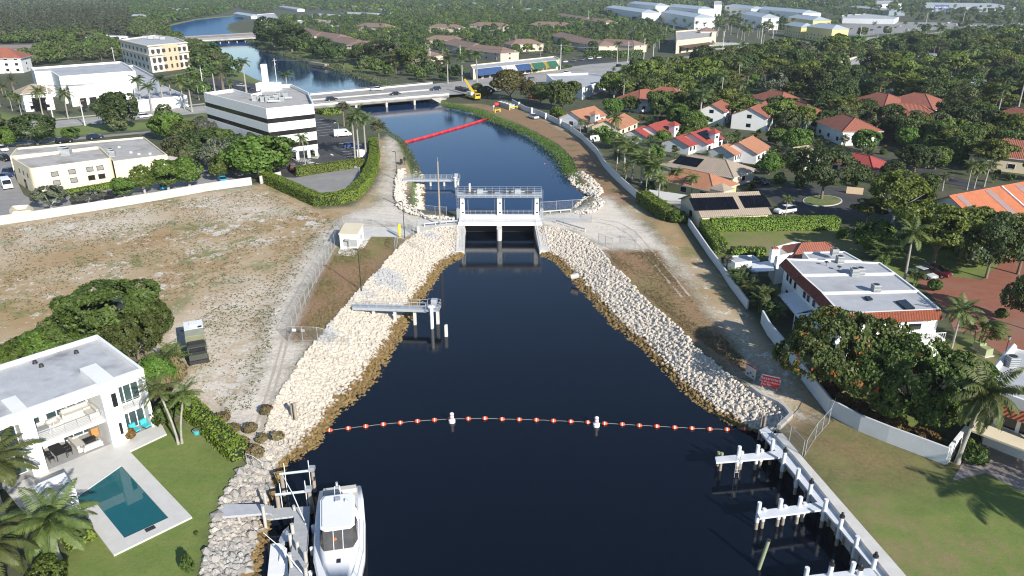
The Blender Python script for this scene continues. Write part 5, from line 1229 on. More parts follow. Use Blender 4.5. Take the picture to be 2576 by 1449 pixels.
# ---- boat dock on the left
PLG = M('grey_dock_planks', (.42, .43, .45), (.36, .37, .39), 1.5, .8)
def planks(name, base, c2, ang):
    m, t = nt(name); b = NB(t); mp = b.n('ShaderNodeMapping'); mp.inputs['Rotation'].default_value = (0, 0, -ang); b.l(b.pos(), mp.inputs[0])
    w = b.n('ShaderNodeTexWave', wave_type='BANDS', bands_direction='X'); w.inputs['Scale'].default_value = 1.9; b.l(mp.outputs[0], w.inputs[0])
    n = b.noise(b.pos(), 1.4, 3, .6); col = b.mix(b.ramp(n, .3, .7), c4(c2), c4(base)); col = b.mix(b.math('MULTIPLY', b.ramp(w.outputs['Fac'], .0, .16, (1, 1, 1, 1), (0, 0, 0, 1)), .55), col, tuple(x*.35 for x in base))
    b.out(b.principled(col, .75, 0)); return m
PLK = planks('grey_composite_planks', (.43, .44, .45), (.37, .38, .39), 1.5)
BZ = -1.25
dk = thing('boat_dock', 'grey plank boat dock beside the white motor yacht', 'dock', P(752,1350,BZ))
m = MB(); m.prism([p.xy for p in PL([(741,1276),(780,1273),(777,1330),(770,1449),(766,1530),(722,1530),(726,1449),(738,1340)], BZ)], BZ-.2, BZ); m.prism([p.xy for p in PL([(650,1300),(655,1280),(742,1275),(740,1298),(680,1305)], BZ)], BZ-.2, BZ-.004); m.build('deck', PLK, dk)
for u, v, vt in ((750,1385,1362),(770,1412,1385),(732,1368,1344),(733,1425,1392),(737,1340,1318),(771,1452,1425),(741,1283,1272)): p = P(u, v, BZ); h = HT(u, v, vt, BZ); m = MB(); m.cyl((p.x, p.y, -5), .17, h+5, 10); m.build('piling', CONC, dk)
gw = thing('gangway', 'grey stepped gangway crossing the rocks from the lawn to the boat dock', 'gangway', P(600,1280)); a = [P(548,1300,.1), P(556,1268,.1), P(664,1268,-.35), P(672,1290,-.35)]
m = MB(); m.add([a[0], a[3], a[2], a[1]]+[p-Vector((0, 0, .25)) for p in (a[0], a[3], a[2], a[1])], [(0, 1, 2, 3), (7, 6, 5, 4), (0, 4, 5, 1), (2, 6, 7, 3)]); m.build('ramp', PLG, gw)
for i in range(5): f = i/5; m = MB(); q = [a[3].lerp(P(688,1298,BZ), f), a[2].lerp(P(690,1276,BZ), f), a[2].lerp(P(690,1276,BZ), f+.2), a[3].lerp(P(688,1298,BZ), f+.2)]; z = lerp(-.45, BZ+.05, f); m.prism([p.xy for p in q], z-.12, z); m.build('step', PLG, gw)
for u, v, vt in ((668,1262,1254),(664,1296,1278),(600,1300,1300)): p = P(u, v, -.5); m = MB(); m.cyl((p.x, p.y, -4), .16, 3.9 if vt == 1300 else 4.6, 10); m.build('piling', CONC, gw)
for (u0, v0, u1, v1, lb) in ((703,1193,790,1183,'far galvanised boat lift beam on two pilings'), (692,1245,782,1235,'near galvanised boat lift beam beside the dock')):
    z = .2; a, b = P(u0, v0, z), P(u1, v1, z); r = thing('boat_lift', lb, 'boat lift', (a.x, a.y, WZ)); m = MB(); m.tube([a, b], .16, 4, 0, True, False); m.build('beam', GALV, r); m = MB(); m.box((b.x-.2, b.y, z+.25), (.6, .5, .4)); m.build('winch', ALU, r)
    for q in (a.lerp(b, .05), a.lerp(b, .95)): m = MB(); m.cyl((q.x, q.y, -5), .2, z+4.85, 10); m.build('piling', WOODP, r)
    for t in (.15, .85): q = a.lerp(b, t); m = MB(); m.tube([(q.x, q.y, -2.3), (q.x, q.y+.1, z+1.2)], .045, 6); m.build('guide_pole', WPAINT, r)
for a, b, lb in ((P(708,1190,1.0), P(770,1320,BZ), 'white mooring whip pole slanting over the boat lift'), (P(662,1340,1.3), P(765,1447,BZ), 'white mooring whip pole slanting over the white float')): m = MB(); m.tube([b, b.lerp(a, .5)+Vector((0, 0, .5)), a], [.06, .045, .025], 6); tag(m.build('whip_pole', WPAINT), lb, 'pole', 'mooring whip poles')
for px, c, lb in (([(711,1337),(726,1323),(727,1340),(721,1360),(705,1368),(701,1360)], ALU, 'grey float dock panel tied beside the boat dock'), ([(681,1368),(705,1366),(722,1380),(725,1443),(673,1446)], WPAINT, 'white float dock panel tied beside the boat dock')):
    m = MB(); m.prism([p.xy for p in PL(px, -1.9)], WZ-.1, -1.9); q = sum(PL(px, -1.9), Vector())/len(px); m.box((q.x+.3, q.y, -1.8), (.5, 1.6, .2), .2, 0, .7); tag(m.build('float_dock', c), lb, 'float dock')
# ---- motor yacht (bow towards the camera)
sx_, sy_ = Vector((-17.35, 61.2)), Vector((-15.25, 51.2)); dv = (sy_-sx_).normalized(); cen = sx_+dv*8.3
yt = thing('motor_yacht', 'white motor yacht with a hardtop moored bow forward at the grey dock', 'boat', (cen.x, cen.y, WZ), math.atan2(dv.y, dv.x))
GEL = M('gelcoat', (.80, .80, .80), (.77, .77, .775), .5, .22)
st = [(-8.3, 2.05, 1.25), (-6, 2.25, 1.3), (-2, 2.35, 1.45), (2, 2.25, 1.6), (5, 1.7, 1.75), (7, .95, 1.85), (8.4, .08, 1.95)]
m = MB(); vs = []
for x, b, s in st: vs += [(x, -b, s), (x, -b*.96, .5), (x, -b*.75, -.25), (x, 0, -.6), (x, b*.75, -.25), (x, b*.96, .5), (x, b, s), (x, b*.9, s+.02), (x, 0, s+.1), (x, -b*.9, s+.02)]
n = 10; m.add(vs, [(i*n+j, i*n+(j+1) % n, (i+1)*n+(j+1) % n, (i+1)*n+j) for i in range(len(st)-1) for j in range(n)]+[tuple(range(n))[::-1]], 0, True); m.bx(-9.5, -8.2, -1.9, 1.9, .25, .40); loc_part(yt, 'hull', m, GEL)
def loft2(secs):
    mb = MB(); vs = []
    for x, w, z0, z1, k in secs: vs += [(x, -w, z0), (x, -w*k, z1*.9+z0*.1), (x, -w*k*.8, z1), (x, w*k*.8, z1), (x, w*k, z1*.9+z0*.1), (x, w, z0)]
    n = 6; mb.add(vs, [(i*n+j, i*n+(j+1) % n, (i+1)*n+(j+1) % n, (i+1)*n+j) for i in range(len(secs)-1) for j in range(n)]+[tuple(range(n)), tuple(range(len(vs)-1, len(vs)-n-1, -1))], 0, True); return mb
loc_part(yt, 'cabin', loft2([(-4.5, 1.75, 1.3, 2.3, .92), (-.5, 1.8, 1.4, 2.45, .92), (1.2, 1.75, 1.5, 2.45, .9), (3.0, 1.45, 1.6, 2.2, .85), (5.2, .9, 1.75, 1.95, .8)]), GEL)
m = MB(); sec = [(.55, 1.62, 2.42), (1.75, 1.4, 2.44)]
m.add([(1.9, -1.25, 2.42), (1.9, 1.25, 2.42), (.5, 1.3, 3.55), (.5, -1.3, 3.55), (.9, -1.68, 2.40), (-1.5, -1.72, 2.38), (-1.2, -1.5, 3.55), (.9, 1.68, 2.40), (-1.5, 1.72, 2.38), (-1.2, 1.5, 3.55)], [(0, 1, 2, 3), (4, 0, 3), (1, 7, 2), (5, 4, 3, 6), (7, 8, 9, 2)]); loc_part(yt, 'windshield', m, M('smoked_windshield', (.10, .095, .09), (.06, .06, .06), .8, .08))
m = MB()
for y0, y1 in ((-.4, -.42), (.4, .42)): m.tube([(1.92, y0, 2.44), (.5, y1, 3.57)], .035, 4)
loc_part(yt, 'windshield_frame', m, GEL)
m = MB(); m.ball((1.02, -.3, 2.93), .30, 10, 0, .55); loc_part(yt, 'orange_cushion', m, M('orange_cushion', (.45, .13, .04)))
m = MB(); pl = [(.75, -1.1), (.75, 1.1), (.35, 1.5), (-3.6, 1.62), (-4.2, 1.3), (-4.2, -1.3), (-3.6, -1.62), (.35, -1.5)]; m.prism(pl, 3.56, 3.66); m.prism([(x*.93-.1, y*.88) for x, y in pl], 3.661, 3.78); loc_part(yt, 'hardtop', m, GEL)
m = MB()
for y in (-1.55, 1.55): m.add([(-4.0, y, 3.58), (-3.0, y, 3.58), (-3.8, y*1.12, 1.4), (-5.2, y*1.12, 1.4)], [(0, 1, 2, 3), (3, 2, 1, 0)])
loc_part(yt, 'hardtop_support', m, GEL)
m = MB(); m.tube([(-3.9, -.3, 3.75), (-4.1, -.22, 4.7), (-4.1, .22, 4.7), (-3.9, .3, 3.75)], .05, 6); m.cyl((-4.1, 0, 4.72), .12, .4, 8); m.box((-3.2, 0, 3.86), (.6, .5, .16)); m.cyl((-2.9, .75, 3.78), .2, .2, 10, 0, .08); loc_part(yt, 'radar_mast', m, ALU)
m = MB()
for s in (-1, 1): m.tube([(x, s*b*.95, sh+.55) for x, b, sh in st[2:]], .03, 5); [m.tube([(x, s*b*.95, sh), (x, s*b*.95, sh+.55)], .02, 4) for x, b, sh in st[2:]]
loc_part(yt, 'bow_rail', m, ALU)
m = MB(); m.box((3.1, 0, 2.22), (.45, .35, .06)); m.box((5.6, 0, 1.98), (.7, .6, .05)); [m.tube([(5.0+.9*k, s*.1, 2.02), (5.9+.5*k, s*.6, 2.0)], .025, 4) for s in (-1, 1) for k in (0, 1)]; loc_part(yt, 'deck_fittings', m, DARK)
m = MB(); m.bx(-8.0, -5.2, -1.7, 1.7, 1.32, 1.36); m.bx(-7.9, -7.3, -1.6, 1.6, 1.36, 1.8); m.box((-6, -1.3, 1.6), (1.4, .5, .45)); loc_part(yt, 'cockpit', m, SOFA)
for x in (-3, 0, 3): m = MB(); m.tube([(x, -2.5, .6), (x, -2.5, 1.4)], .17, 8); loc_part(yt, 'fender', m, WPAINT)
# =====================================================================  RIGHT SHORE: seawall, piers
m = MB(); n = len(CAP_I); tp = [(p.x, p.y) for p in CAP_I]+[(p.x, p.y) for p in CAP_O[::-1]]; m.prism(tp, -.4, .05); m.prism([(p.x, p.y) for p in CAP_I]+[(p.x+.3, p.y) for p in CAP_I[::-1]], -4, -.398); tag(m.build('seawall', CONCW), 'pale concrete seawall cap between the white walkway and the right lawn', 'seawall')
PLW = planks('white_dock_planks', (.66, .68, .71), (.58, .60, .63), 2.2)
WE = PL([(1916,1091),(2073,1283),(2195,1429),(2240,1484)], DKZ); WE = ext(WE, -40); CI = PL([(1943,1087),(1999,1149),(2237,1449),(2265,1484)], DKZ); CI = ext(CI, -40)
wk = thing('dock_walkway', 'white plank walkway running along the right seawall', 'dock', WE[0]); m = MB(); m.prism([p.xy for p in WE]+[p.xy-Vector((.04, 0)) for p in CI[::-1]], DKZ-.22, DKZ); m.prism([p.xy for p in PL([(1914,1088),(1910,1081),(1930,1072),(1953,1078),(1945,1087)], DKZ)], DKZ-.2, DKZ-.004); m.build('deck', PLW, wk)
m = MB(); q = [WE[0].lerp(WE[1], i/6) for i in range(7)]+[WE[1].lerp(WE[2], i/6) for i in range(1, 7)]
for p in q: m.cyl((p.x+.8, p.y+.2, -5), .16, 4.4, 8)
m.build('support_piles', WOODP, wk)
for i, (px, lb) in enumerate((([(1799,1149),(1954,1134),(1966,1150),(1802,1163)], 'far white plank finger pier with a ladder and green end piles'), ([(1903,1285),(2057,1263),(2075,1281),(1912,1303)], 'middle white plank finger pier'), ([(2020,1449),(2195,1428),(2225,1462),(2030,1485)], 'near white plank finger pier at the bottom of the photo'))):
    pp = PL(px, DKZ); r = thing('finger_pier', lb, 'pier', pp[0]); d = (pp[1]-pp[0]); mt = planks('finger_planks_%d' % i, (.66, .68, .71), (.58, .60, .63), math.atan2(d.y, d.x)); m = MB(); m.prism([p.xy for p in pp], DKZ-.2, DKZ-.003); m.build('deck', mt, r)
    if i == 0:
        m = MB(); a = P(1856, 1157, DKZ); [m.tube([(a.x+s, a.y-.1, DKZ+.7), (a.x+s, a.y-.25, WZ)], .03, 5) for s in (-.22, .22)]; [m.tube([(a.x-.22, a.y-.2, z), (a.x+.22, a.y-.2, z)], .025, 4) for z in (-.6, -1.0, -1.4, -1.8)]; m.build('ladder', ALU, r)
PILEW = M('white_pile_sleeve', (.72, .74, .76), (.64, .66, .68), 2, .5); PILEG = M('green_treated_wood', (.20, .27, .15), (.28, .27, .17), 1.5, .8)
def piling(u, v, z, vt, cap=False, mat=None, lean=None, lb='', grp=None):
    p = P(u, v, z); h = HT(u, v, vt, z); r = thing('piling', lb, 'piling', (p.x, p.y, WZ), 0, grp); m = MB(); top = h-WZ
    m.tube([(0, 0, -2), (0, 0, .9)], .17, 10); loc_part(r, 'wet_foot', m, WOODP); m = MB(); m.tube([(0, 0, .85), (0, 0, top)], .20 if mat is None else .17, 12); loc_part(r, 'sleeve', m, mat or PILEW)
    if cap: m = MB(); m.cyl((0, 0, top-.05), .24, .18, 12); m.cyl((0, 0, top+.13), .09, .16, 8); m.ball((0, 0, top+.36), .15, 8); loc_part(r, 'cap_lamp', m, DARK)
    return r
ORD = ['first', 'second', 'third', 'fourth']; D, W = DKZ, WZ
for k_, (u, v, vt) in enumerate(((1942,1128,1105),(2006,1201,1179),(2074,1283,1256),(2152,1375,1349))): piling(u, v, D, vt, lb=ORD[k_]+' plain white piling from the rocks along the seawall walkway', grp='plain walkway pilings')
for k_, (u, v, vt) in enumerate(((1971,1161,1135),(2037,1239,1214),(2113,1327,1300),(2196,1429,1400))): piling(u, v, D, vt, True, lb=ORD[k_]+' white piling with a dark finial from the rocks along the walkway', grp='finial walkway pilings')
for k_, (u, v, vt) in enumerate(((1858,1146,1123),(1905,1141,1120))): piling(u, v, D, vt, lb=ORD[k_]+' white piling on the far side of the ladder pier, from its tip', grp='ladder pier far pilings')
for k_, (u, v, vt) in enumerate(((1861,1180,1136),(1911,1176,1131))): piling(u, v, W, vt, lb=ORD[k_]+' orange footed piling on the near side of the ladder pier from its tip', grp='ladder pier near pilings')
for k_, (u, v, vt) in enumerate(((1804,1171,1137),(1811,1183,1139))): piling(u, v, W, vt, False, PILEG, lb=('further ', 'nearer ')[k_]+'green wooden piling at the tip of the ladder pier', grp='green pier tip pilings')
for k_, (u, v, vt) in enumerate(((1908,1287,1264),(1962,1279,1256),(2011,1273,1250))): piling(u, v, D, vt, lb=ORD[k_]+' white piling on the far side of the middle pier, from its tip', grp='middle pier far pilings')
for k_, (u, v, vt) in enumerate(((1916,1327,1280),(1968,1319,1272),(2017,1311,1265))): piling(u, v, W, vt, lb=ORD[k_]+' white piling on the near side of the middle pier, from its tip', grp='middle pier near pilings')
for k_, (u, v, vt, c) in enumerate(((2027,1451,1428,0),(2087,1448,1420,1),(2143,1440,1415,0),(2161,1447,1431,1))): piling(u, v, D, vt, bool(c), lb=ORD[k_]+' piling from the tip on the near pier'+(', capped with a finial' if c else ', plain'), grp='near pier pilings')
p, q = P(1908,1434,WZ), P(1908,1434,WZ); m = MB(); m.tube([(p.x-.3, p.y, WZ-2), (p.x+.62, p.y+.35, WZ+3.0)], .17, 10); m.tube([(p.x+.62, p.y+.35, WZ+3.0), (p.x+.64, p.y+.36, WZ+3.12)], .19, 10, 1); tag(m.build('mooring_pile', [PILEG, DARK]), 'leaning green mooring pile alone in the water below the middle pier', 'piling')
for u, v, vt, lb in ((1912,1083,1052,'dark wooden pile among the rocks at the walkway corner'),(1920,1086,1058,'second dark wooden pile at the walkway corner')): p = P(u, v, -1.2); m = MB(); m.cyl((p.x, p.y, -4), .17, 4.9, 10); tag(m.build('mooring_pile', WOODP), lb, 'piling')
for u, v, lb in ((737,1050,'weathered wooden pile on the left rocks'),(745,1055,'shorter weathered wooden pile on the left rocks')): p = P(u, v, -1); m = MB(); m.cyl((p.x, p.y, -2), .2, 3.2 if u > 740 else 2.8, 10); tag(m.build('wooden_pile', WOODP), lb, 'piling')
# signs
r = thing('warning_sign', 'red Restricted sign facing the canal on the right bank', 'sign', P(1935,979)); a, b = P(1912,975), P(1957,985); d = (b-a); L = d.length; ang = math.atan2(d.y, d.x); r.rotation_euler = (0, 0, ang)
SR = M('sign_red', (.62, .015, .03), (.58, .015, .028), 2, .5)
m = MB(); m.bx(-L/2, L/2, -.03, .03, .35, 1.75); m.bx(-L/2, L/2, -.032, .032, 1.751, 1.86, 1); loc_part(r, 'board', m, [SR, WPAINT]); m = MB(); [m.bx(s*L*.4-.05, s*L*.4+.05, .035, .13, -.3, 1.75) for s in (-1, 1)]; loc_part(r, 'posts', m, WOODP)
RX = (math.pi/2, 0, 0)
text_mesh(r, 'Restricted', .58, WPAINT, (0, -.04, 1.42), RX); text_mesh(r, 'No Boats Beyond', .34, WPAINT, (-L*.02, -.04, .98), RX); text_mesh(r, 'This Sign', .34, WPAINT, (-L*.2, -.04, .60), RX)
r = thing('notice_sign', 'white notice board with a red top edge seen edge on beside the red sign', 'sign', P(1886,955)); a, b = P(1873,947), P(1898,962); d = b-a; L = d.length; r.rotation_euler = (0, 0, math.atan2(d.y, d.x))
m = MB(); m.bx(-L/2, L/2, -.03, .03, .3, 1.8); m.bx(-L/2, L/2, -.034, .034, 1.801, 1.95, 1); [m.bx(-L*.3+k*L*.25, -L*.3+k*L*.25+.25, -.036, -.03, .6+.3*(k % 2), .8+.3*(k % 2), 2) for k in range(3)]; loc_part(r, 'board', m, [ALU, SR, DARK]); m = MB(); [m.bx(s*L*.4-.05, s*L*.4+.05, .035, .13, -.3, 1.8) for s in (-1, 1)]; loc_part(r, 'posts', m, WOODP)
wall_line('retaining_wall', 'low pale kerb wall curving round the rocks at the right dock corner', PL([(1887,979),(1917,1000),(1934,1007),(1959,1019),(1975,1031),(1989,1050),(1975,1064),(1958,1080)]), .55, .45, CONC, z0=-1)
fence('chain_link_fence', 'chain link fence from the seawall corner to the white wall', gp([(2024,1148),(2050,1105),(2084,1066),(2095,1040)]), 2.0, 2.6)
fence('chain_link_fence', 'chain link fence beside the seawall cap at the rocks', gp([(1960,1083),(1985,1110),(2018,1146)]), 1.9, 2.4)
# white perimeter walls
wall_line('garden_wall', 'long white perimeter wall beside the dirt track of the upper pool', PL([(1288,261),(1320,279),(1360,292),(1388,305),(1436,329)]), 1.9, .25, GREYW)
wall_line('vinyl_fence', 'white vinyl fence between the dirt track and the palms', PL([(1434,330),(1462,350),(1500,388),(1518,419),(1538,441),(1570,472),(1604,502)]), 1.9, .15, WPAINT, 'fence')
for i, (u, v) in enumerate([(1306,272),(1338,287),(1373,301),(1410,318)]): p = P(u, v); m = MB(); m.box((p.x, p.y, 1.15), (.55, .55, 2.3)); m.box((p.x, p.y, 2.35), (.7, .7, .12)); tag(m.build('wall_pier', WHITE), 'white square pier in the perimeter wall beside the dirt track', 'pillar', 'piers of the perimeter wall')
wall_line('garden_wall', 'white perimeter wall behind the gravel pad down to the awning house', PL([(1731,566),(1785,646),(1812,682),(1838,722),(1880,778)]), 1.5, .25, GREYW)
wall_line('garden_wall', 'white perimeter wall below the awning house down to the flame tree', PL([(1915,812),(1932,843),(1962,880),(2040,984),(2085,1043)]), 2.0, .25, GREYW)
wall_line('garden_wall', 'white garden wall above the right lawn running to the palm', PL([(2086,1043),(2160,1083),(2231,1112),(2300,1138),(2378,1168)]), 2.0, .25, GREYW)
wall_line('garden_wall', 'short white wall return beside the coconut palm', PL([(2379,1167),(2400,1140),(2420,1115)]), 2.2, .3, WHITE)
# =====================================================================  ROADS AND PAVING
ASPH = M('asphalt', (.050, .050, .052), (.036, .036, .038), .6, .85, 0, .2, (.07, .068, .066), .1)
ASPHL = M('worn_asphalt', (.27, .262, .25), (.22, .214, .205), .5, .85, 0, .2, (.31, .30, .285), .08)
ROADC = M('pale_road', (.36, .345, .32), (.30, .29, .27), .35, .85, 0, .2, (.25, .24, .225), .06)
SIDE = M('sidewalk', (.50, .48, .44), (.44, .42, .39), .8, .8)
BRICK = M('brick_pavers', (.29, .115, .070), (.235, .09, .055), .7, .8, 0, .2, (.25, .13, .09), .1)
LINE = M('road_paint', (.72, .72, .70), (.62, .62, .60), 2, .7)
def strip(name, near, far, mat, zs):
    vs = []; z2 = zs if isinstance(zs, list) else [zs]*len(near)
    for (a, b), (c, d), z in zip(near, far, z2): vs += [P(a, b, z), P(c, d, z)]
    m = MB(); m.add(vs, [(2*i, 2*i+2, 2*i+3, 2*i+1) for i in range(len(near)-1)]); EXC.append([tuple(P(a, b).xy) for a, b in near]+[tuple(P(a, b).xy) for a, b in far[::-1]]); return struct(m, name, mat)
strip('road', [(-120,366),(140,322),(272,308),(430,292),(515,284),(640,273),(700,268),(786,267)], [(-120,338),(140,304),(272,291),(430,274),(515,266),(640,253),(700,246),(780,240)], ROADC, [.02]*5+[.02, .9, 1.79])
strip('road', [(1130,239),(1200,234),(1300,223),(1380,213),(1540,196),(1700,176),(1850,158),(1945,132),(2070,120),(2180,116),(2330,98),(2450,82),(2640,62)], [(1088,211),(1185,201),(1290,187),(1345,180),(1480,162),(1640,149),(1790,137),(1900,122),(2050,104),(2180,94),(2330,84),(2440,70),(2640,50)], ROADC, [1.79, 1.2]+[.02]*11)
def _x(px, z=0): EXC.append([tuple(P(u, v, z).xy) for u, v in px])
def lines(pts, w=.18, z=.03, mat=None):
    m = MB()
    for a, b in pts:
        a, b = P(*a, z), P(*b, z); d = (b-a).normalized(); n = Vector((-d.y, d.x, 0))*w/2; m.quad(a-n, b-n, b+n, a+n)
    return tag(m.build('road_marking', mat or LINE), kind='structure')
lines([((140,313),(272,299.5)),((300,296),(430,283)),((450,281),(515,275)),((1480,178),(1600,167)),((1620,164),(1780,148)),((1960,118),(2060,111)),((2190,105),(2320,92))], .35)
overlay('parking_lot', [(794,293),(812,294),(862,325),(905,352),(932,385),(926,402),(880,412),(742,447),(650,440),(600,430),(640,415),(700,385),(770,330)], .012, ASPH)
overlay('parking_lot', [(704,446),(742,447),(905,420),(906,440),(872,487),(815,496),(792,494),(700,456)], .016, ASPHL)
overlay('parking_lot', [(-90,480),(-20,372),(40,370),(30,430),(60,490),(90,507),(300,472),(470,440),(640,425),(650,447),(520,472),(250,520),(78,548),(-90,572)], .012, ASPHL)
overlay('parking_lot', [(-60,372),(20,368),(420,330),(470,345),(430,400),(440,440),(640,425),(640,350),(560,300),(430,325),(0,362)], .008, ASPHL)
overlay('parking_lot', [(500,205),(560,195),(660,215),(720,240),(640,246),(520,235)], .012, ASPH)
overlay('parking_lot', [(1300,200),(1330,172),(1400,160),(1470,146),(1540,142),(1565,150),(1460,164),(1345,180)], .03, ASPH)
overlay('parking_lot', [(1700,124),(1780,106),(1885,108),(1870,119),(1740,130)], .03, SIDE)
overlay('parking_lot', [(2110,62),(2300,55),(2480,60),(2440,68),(2180,90),(2080,95)], .012, ASPHL)
overlay('road', [(1868,452),(1932,470),(1945,478),(1985,471),(2060,468),(2110,473),(2165,487),(2205,502),(2300,520),(2290,545),(2215,546),(2120,547),(2040,541),(1978,528),(1942,505),(1925,487),(1860,462)], .012, ASPH)
overlay('road', [(2195,390),(2230,397),(2300,414),(2365,430),(2480,470),(2460,490),(2360,450),(2290,430),(2205,405),(2100,385),(2110,375)], .012, ASPH)
overlay('road', [(1900,205),(1960,198),(2060,212),(2180,232),(2240,205),(2300,200),(2310,215),(2200,245),(2040,228),(1930,218)], .012, ASPHL)
overlay('pavement', [(2300,702),(2350,690),(2470,705),(2530,650),(2680,635),(2680,990),(2530,895),(2480,865),(2440,838),(2400,832),(2385,790),(2340,742)], .012, BRICK)
overlay('pavement', [(2395,1210),(2430,1150),(2470,1120),(2700,1170),(2700,1300),(2480,1190)], .014, M('dusty_pavers', (.36, .30, .27), (.30, .25, .22), .8, .8))
strip('pavement', [(-120,335),(140,301),(272,288),(430,271),(515,262)], [(-120,331),(140,298.5),(272,285.5),(430,268.5),(515,259.5)], SIDE, .03)
m = MB(); e = [P(2069+50*math.cos(t*.3142), 506+13.5*math.sin(t*.3142)) for t in range(20)]; m.prism([p.xy for p in e], 0, .15); tag(m.build('traffic_island', [CONCW]), kind='structure')
m = MB(); c = P(2069,506); m.prism([(c+(p-c)*.94).xy for p in e], .1, .18); tag(m.build('lawn', GRASSY), kind='structure')
# parking bays, arrows
def bays(a0, a1, b0, b1, n, z=.02): lines([((lerp(a0[0], a1[0], i/n), lerp(a0[1], a1[1], i/n)), (lerp(b0[0], b1[0], i/n), lerp(b0[1], b1[1], i/n))) for i in range(n+1)], .22, z)
bays((795,302),(800,342),(815,300),(852,336),6); bays((852,362),(866,395),(905,356),(926,390),5)
lines([((734,398+i*1.6),(747+i*6,398+i*2.3)) for i in range(0)]+[((733+6*i,397),(752+6*i,407)) for i in range(6)], .2, .02); lines([((832,387),(838,391)),((776,402),(783,402)),((762,415),(778,413))], .6, .021)
m = MB(); q = PL([(773,387),(800,384),(804,392),(800,399),(785,398),(765,391)]); m.prism([p.xy for p in q], 0, .16); tag(m.build('kerb', CONCW), kind='structure'); m = MB(); c = sum(q, Vector())/6; m.prism([(c+(p-c)*.85).xy for p in q], .1, .2); tag(m.build('lawn', GRASSY), kind='structure')
# ---- bridges
bz = 1.8
A, B, B2, A2 = P(785,267,bz), P(1130,239,bz), P(1088,211,bz), P(780,240,bz)
r = thing('road_bridge', 'concrete road bridge on rows of square columns crossing the canal', 'bridge', A)
m = MB(); m.prism([p.xy for p in (A, B, B2, A2)], bz-.45, bz); d = (B-A).normalized(); n = (A2-A).normalized()
for k in range(7): p, q = A.lerp(A2, .02+k*.16), B.lerp(B2, .02+k*.16); m.tube([p-Vector((0, 0, .85)), q-Vector((0, 0, .85))], .45, 4, 0, True, False)
m.build('deck', ROADC, r)
for (p, q) in ((A, B), (A2, B2)):
    m = MB(); nn = Vector((-d.y, d.x, 0))*.15; m.prism([(p-nn).xy, (q-nn).xy, (q+nn).xy, (p+nn).xy], bz+.002, bz+.75); m.build('parapet', CONCW, r)
    railing(r, [p+Vector((0, 0, .75)), q+Vector((0, 0, .75))], .45, 4, ALU, 'railing', .05, 1)
for t in (.30, .52, .73, .93):
    p, q = A.lerp(B, t), A2.lerp(B2, t); m = MB(); m.tube([p.lerp(q, .01)-Vector((0, 0, 1.45)), p.lerp(q, .99)-Vector((0, 0, 1.45))], .55, 4, 0, True, False); o = m.build('pier_cap', CONCW, r)
    for k in range(6): c = p.lerp(q, .015+k*.19); m = MB(); m.box((c.x, c.y, -2), (.75, .75, 5.2)); m.build('column', CONCW, r)
m = MB(); a, b = A.lerp(A2, .5), B.lerp(B2, .5); m.tube([a-Vector((0, 0, .45)), b-Vector((0, 0, .45))], .9, 4, 0, True, False); m.build('median', SIDE, r)
m = MB(); q = [B+Vector((-3, -2, -1.5)), B+Vector((6, 0, -1.6)), P(1088,250,UZ-.3), P(1112,262,UZ-.3)]; q = [P(1130,241,1.0), P(1085,248,1.0), P(1078,257,UZ), P(1112,262,UZ)]; m.add(q, [(0, 1, 2, 3), (3, 2, 1, 0)]); tag(m.build('slope_paving', CONC), kind='structure')
bz2 = 2.6; q = [P(u, v, bz2) for u, v in ((436,93),(455,104),(668,92),(662,80))]
r = thing('rail_bridge', 'low concrete railway bridge on thin piles across the far end of the pool', 'bridge', q[0]); m = MB(); m.prism([p.xy for p in q], bz2-1.2, bz2); m.build('deck', CONC, r)
for t in range(10):
    for k in (.05, .95): c = q[1].lerp(q[2], .04+t*.1).lerp(q[0].lerp(q[3], .04+t*.1), k); m = MB(); m.cyl((c.x, c.y, -4), .5, 5.5, 8); m.build('pile', CONCW, r)
m = MB(); [m.tube([q[0].lerp(q[1], k)+Vector((0, 0, .2)), q[3].lerp(q[2], k)+Vector((0, 0, .2))], .25, 4) for k in (.35, .55)]; m.build('rails', M('rusty_rail', (.20, .12, .09)), r)
strip('railway', [(-150,124),(75,122),(160,116)], [(-150,114),(75,112),(160,108)], M('rail_ballast', (.30, .25, .21), (.23, .19, .16), .5, .9), .03); strip('road', [(-100,138),(95,142),(175,126)], [(-100,126),(75,123),(165,117)], ROADC, .03)
# =====================================================================  BUILDINGS, left side
def poly(px, z): return [P(u, v, z).xy for u, v in px]
# striped office block
S = poly([(669,273),(789,261),(776,232),(732,211),(658,217),(655,231),(632,236),(586,223),(512,233)], 15.0)
r = thing('office_block', 'white four storey office block with dark window bands and rooftop machinery', 'building', (S[0].x, S[0].y, 0))
def ring(nm, z0, z1, mat, ins=0.0):
    c = sum(S, Vector((0, 0)))/len(S); m = MB(); m.prism([c+(p-c)*(1-ins) for p in S] if ins else S, z0, z1); return m.build(nm, mat, r)
BAND = M('dark_glass_band', (.014, .013, .013), (.028, .025, .024), .25, .15)
for z0, z1 in ((2.4, 3.7), (5.0, 7.3), (8.6, 10.9)): ring('wall_band', z0, z1, WHITE)
for z0, z1 in ((3.7, 5.0), (7.3, 8.6), (10.9, 12.2)): ring('window_band', z0+.002, z1-.002, BAND, .006)
o = flat_block(r, S, 12.2, 14.0, WHITE, ROOFG, 1.0, .3)
ring('ground_floor', 0, 2.39, GREYW, .16)
for t in (.04, .3, .55, .8, .97): c = S[0].lerp(S[1], t); c = c+(S[4]-c).normalized()*.6; m = MB(); m.box((c.x, c.y, 1.2), (.7, .7, 2.39)); m.build('column', WHITE, r)
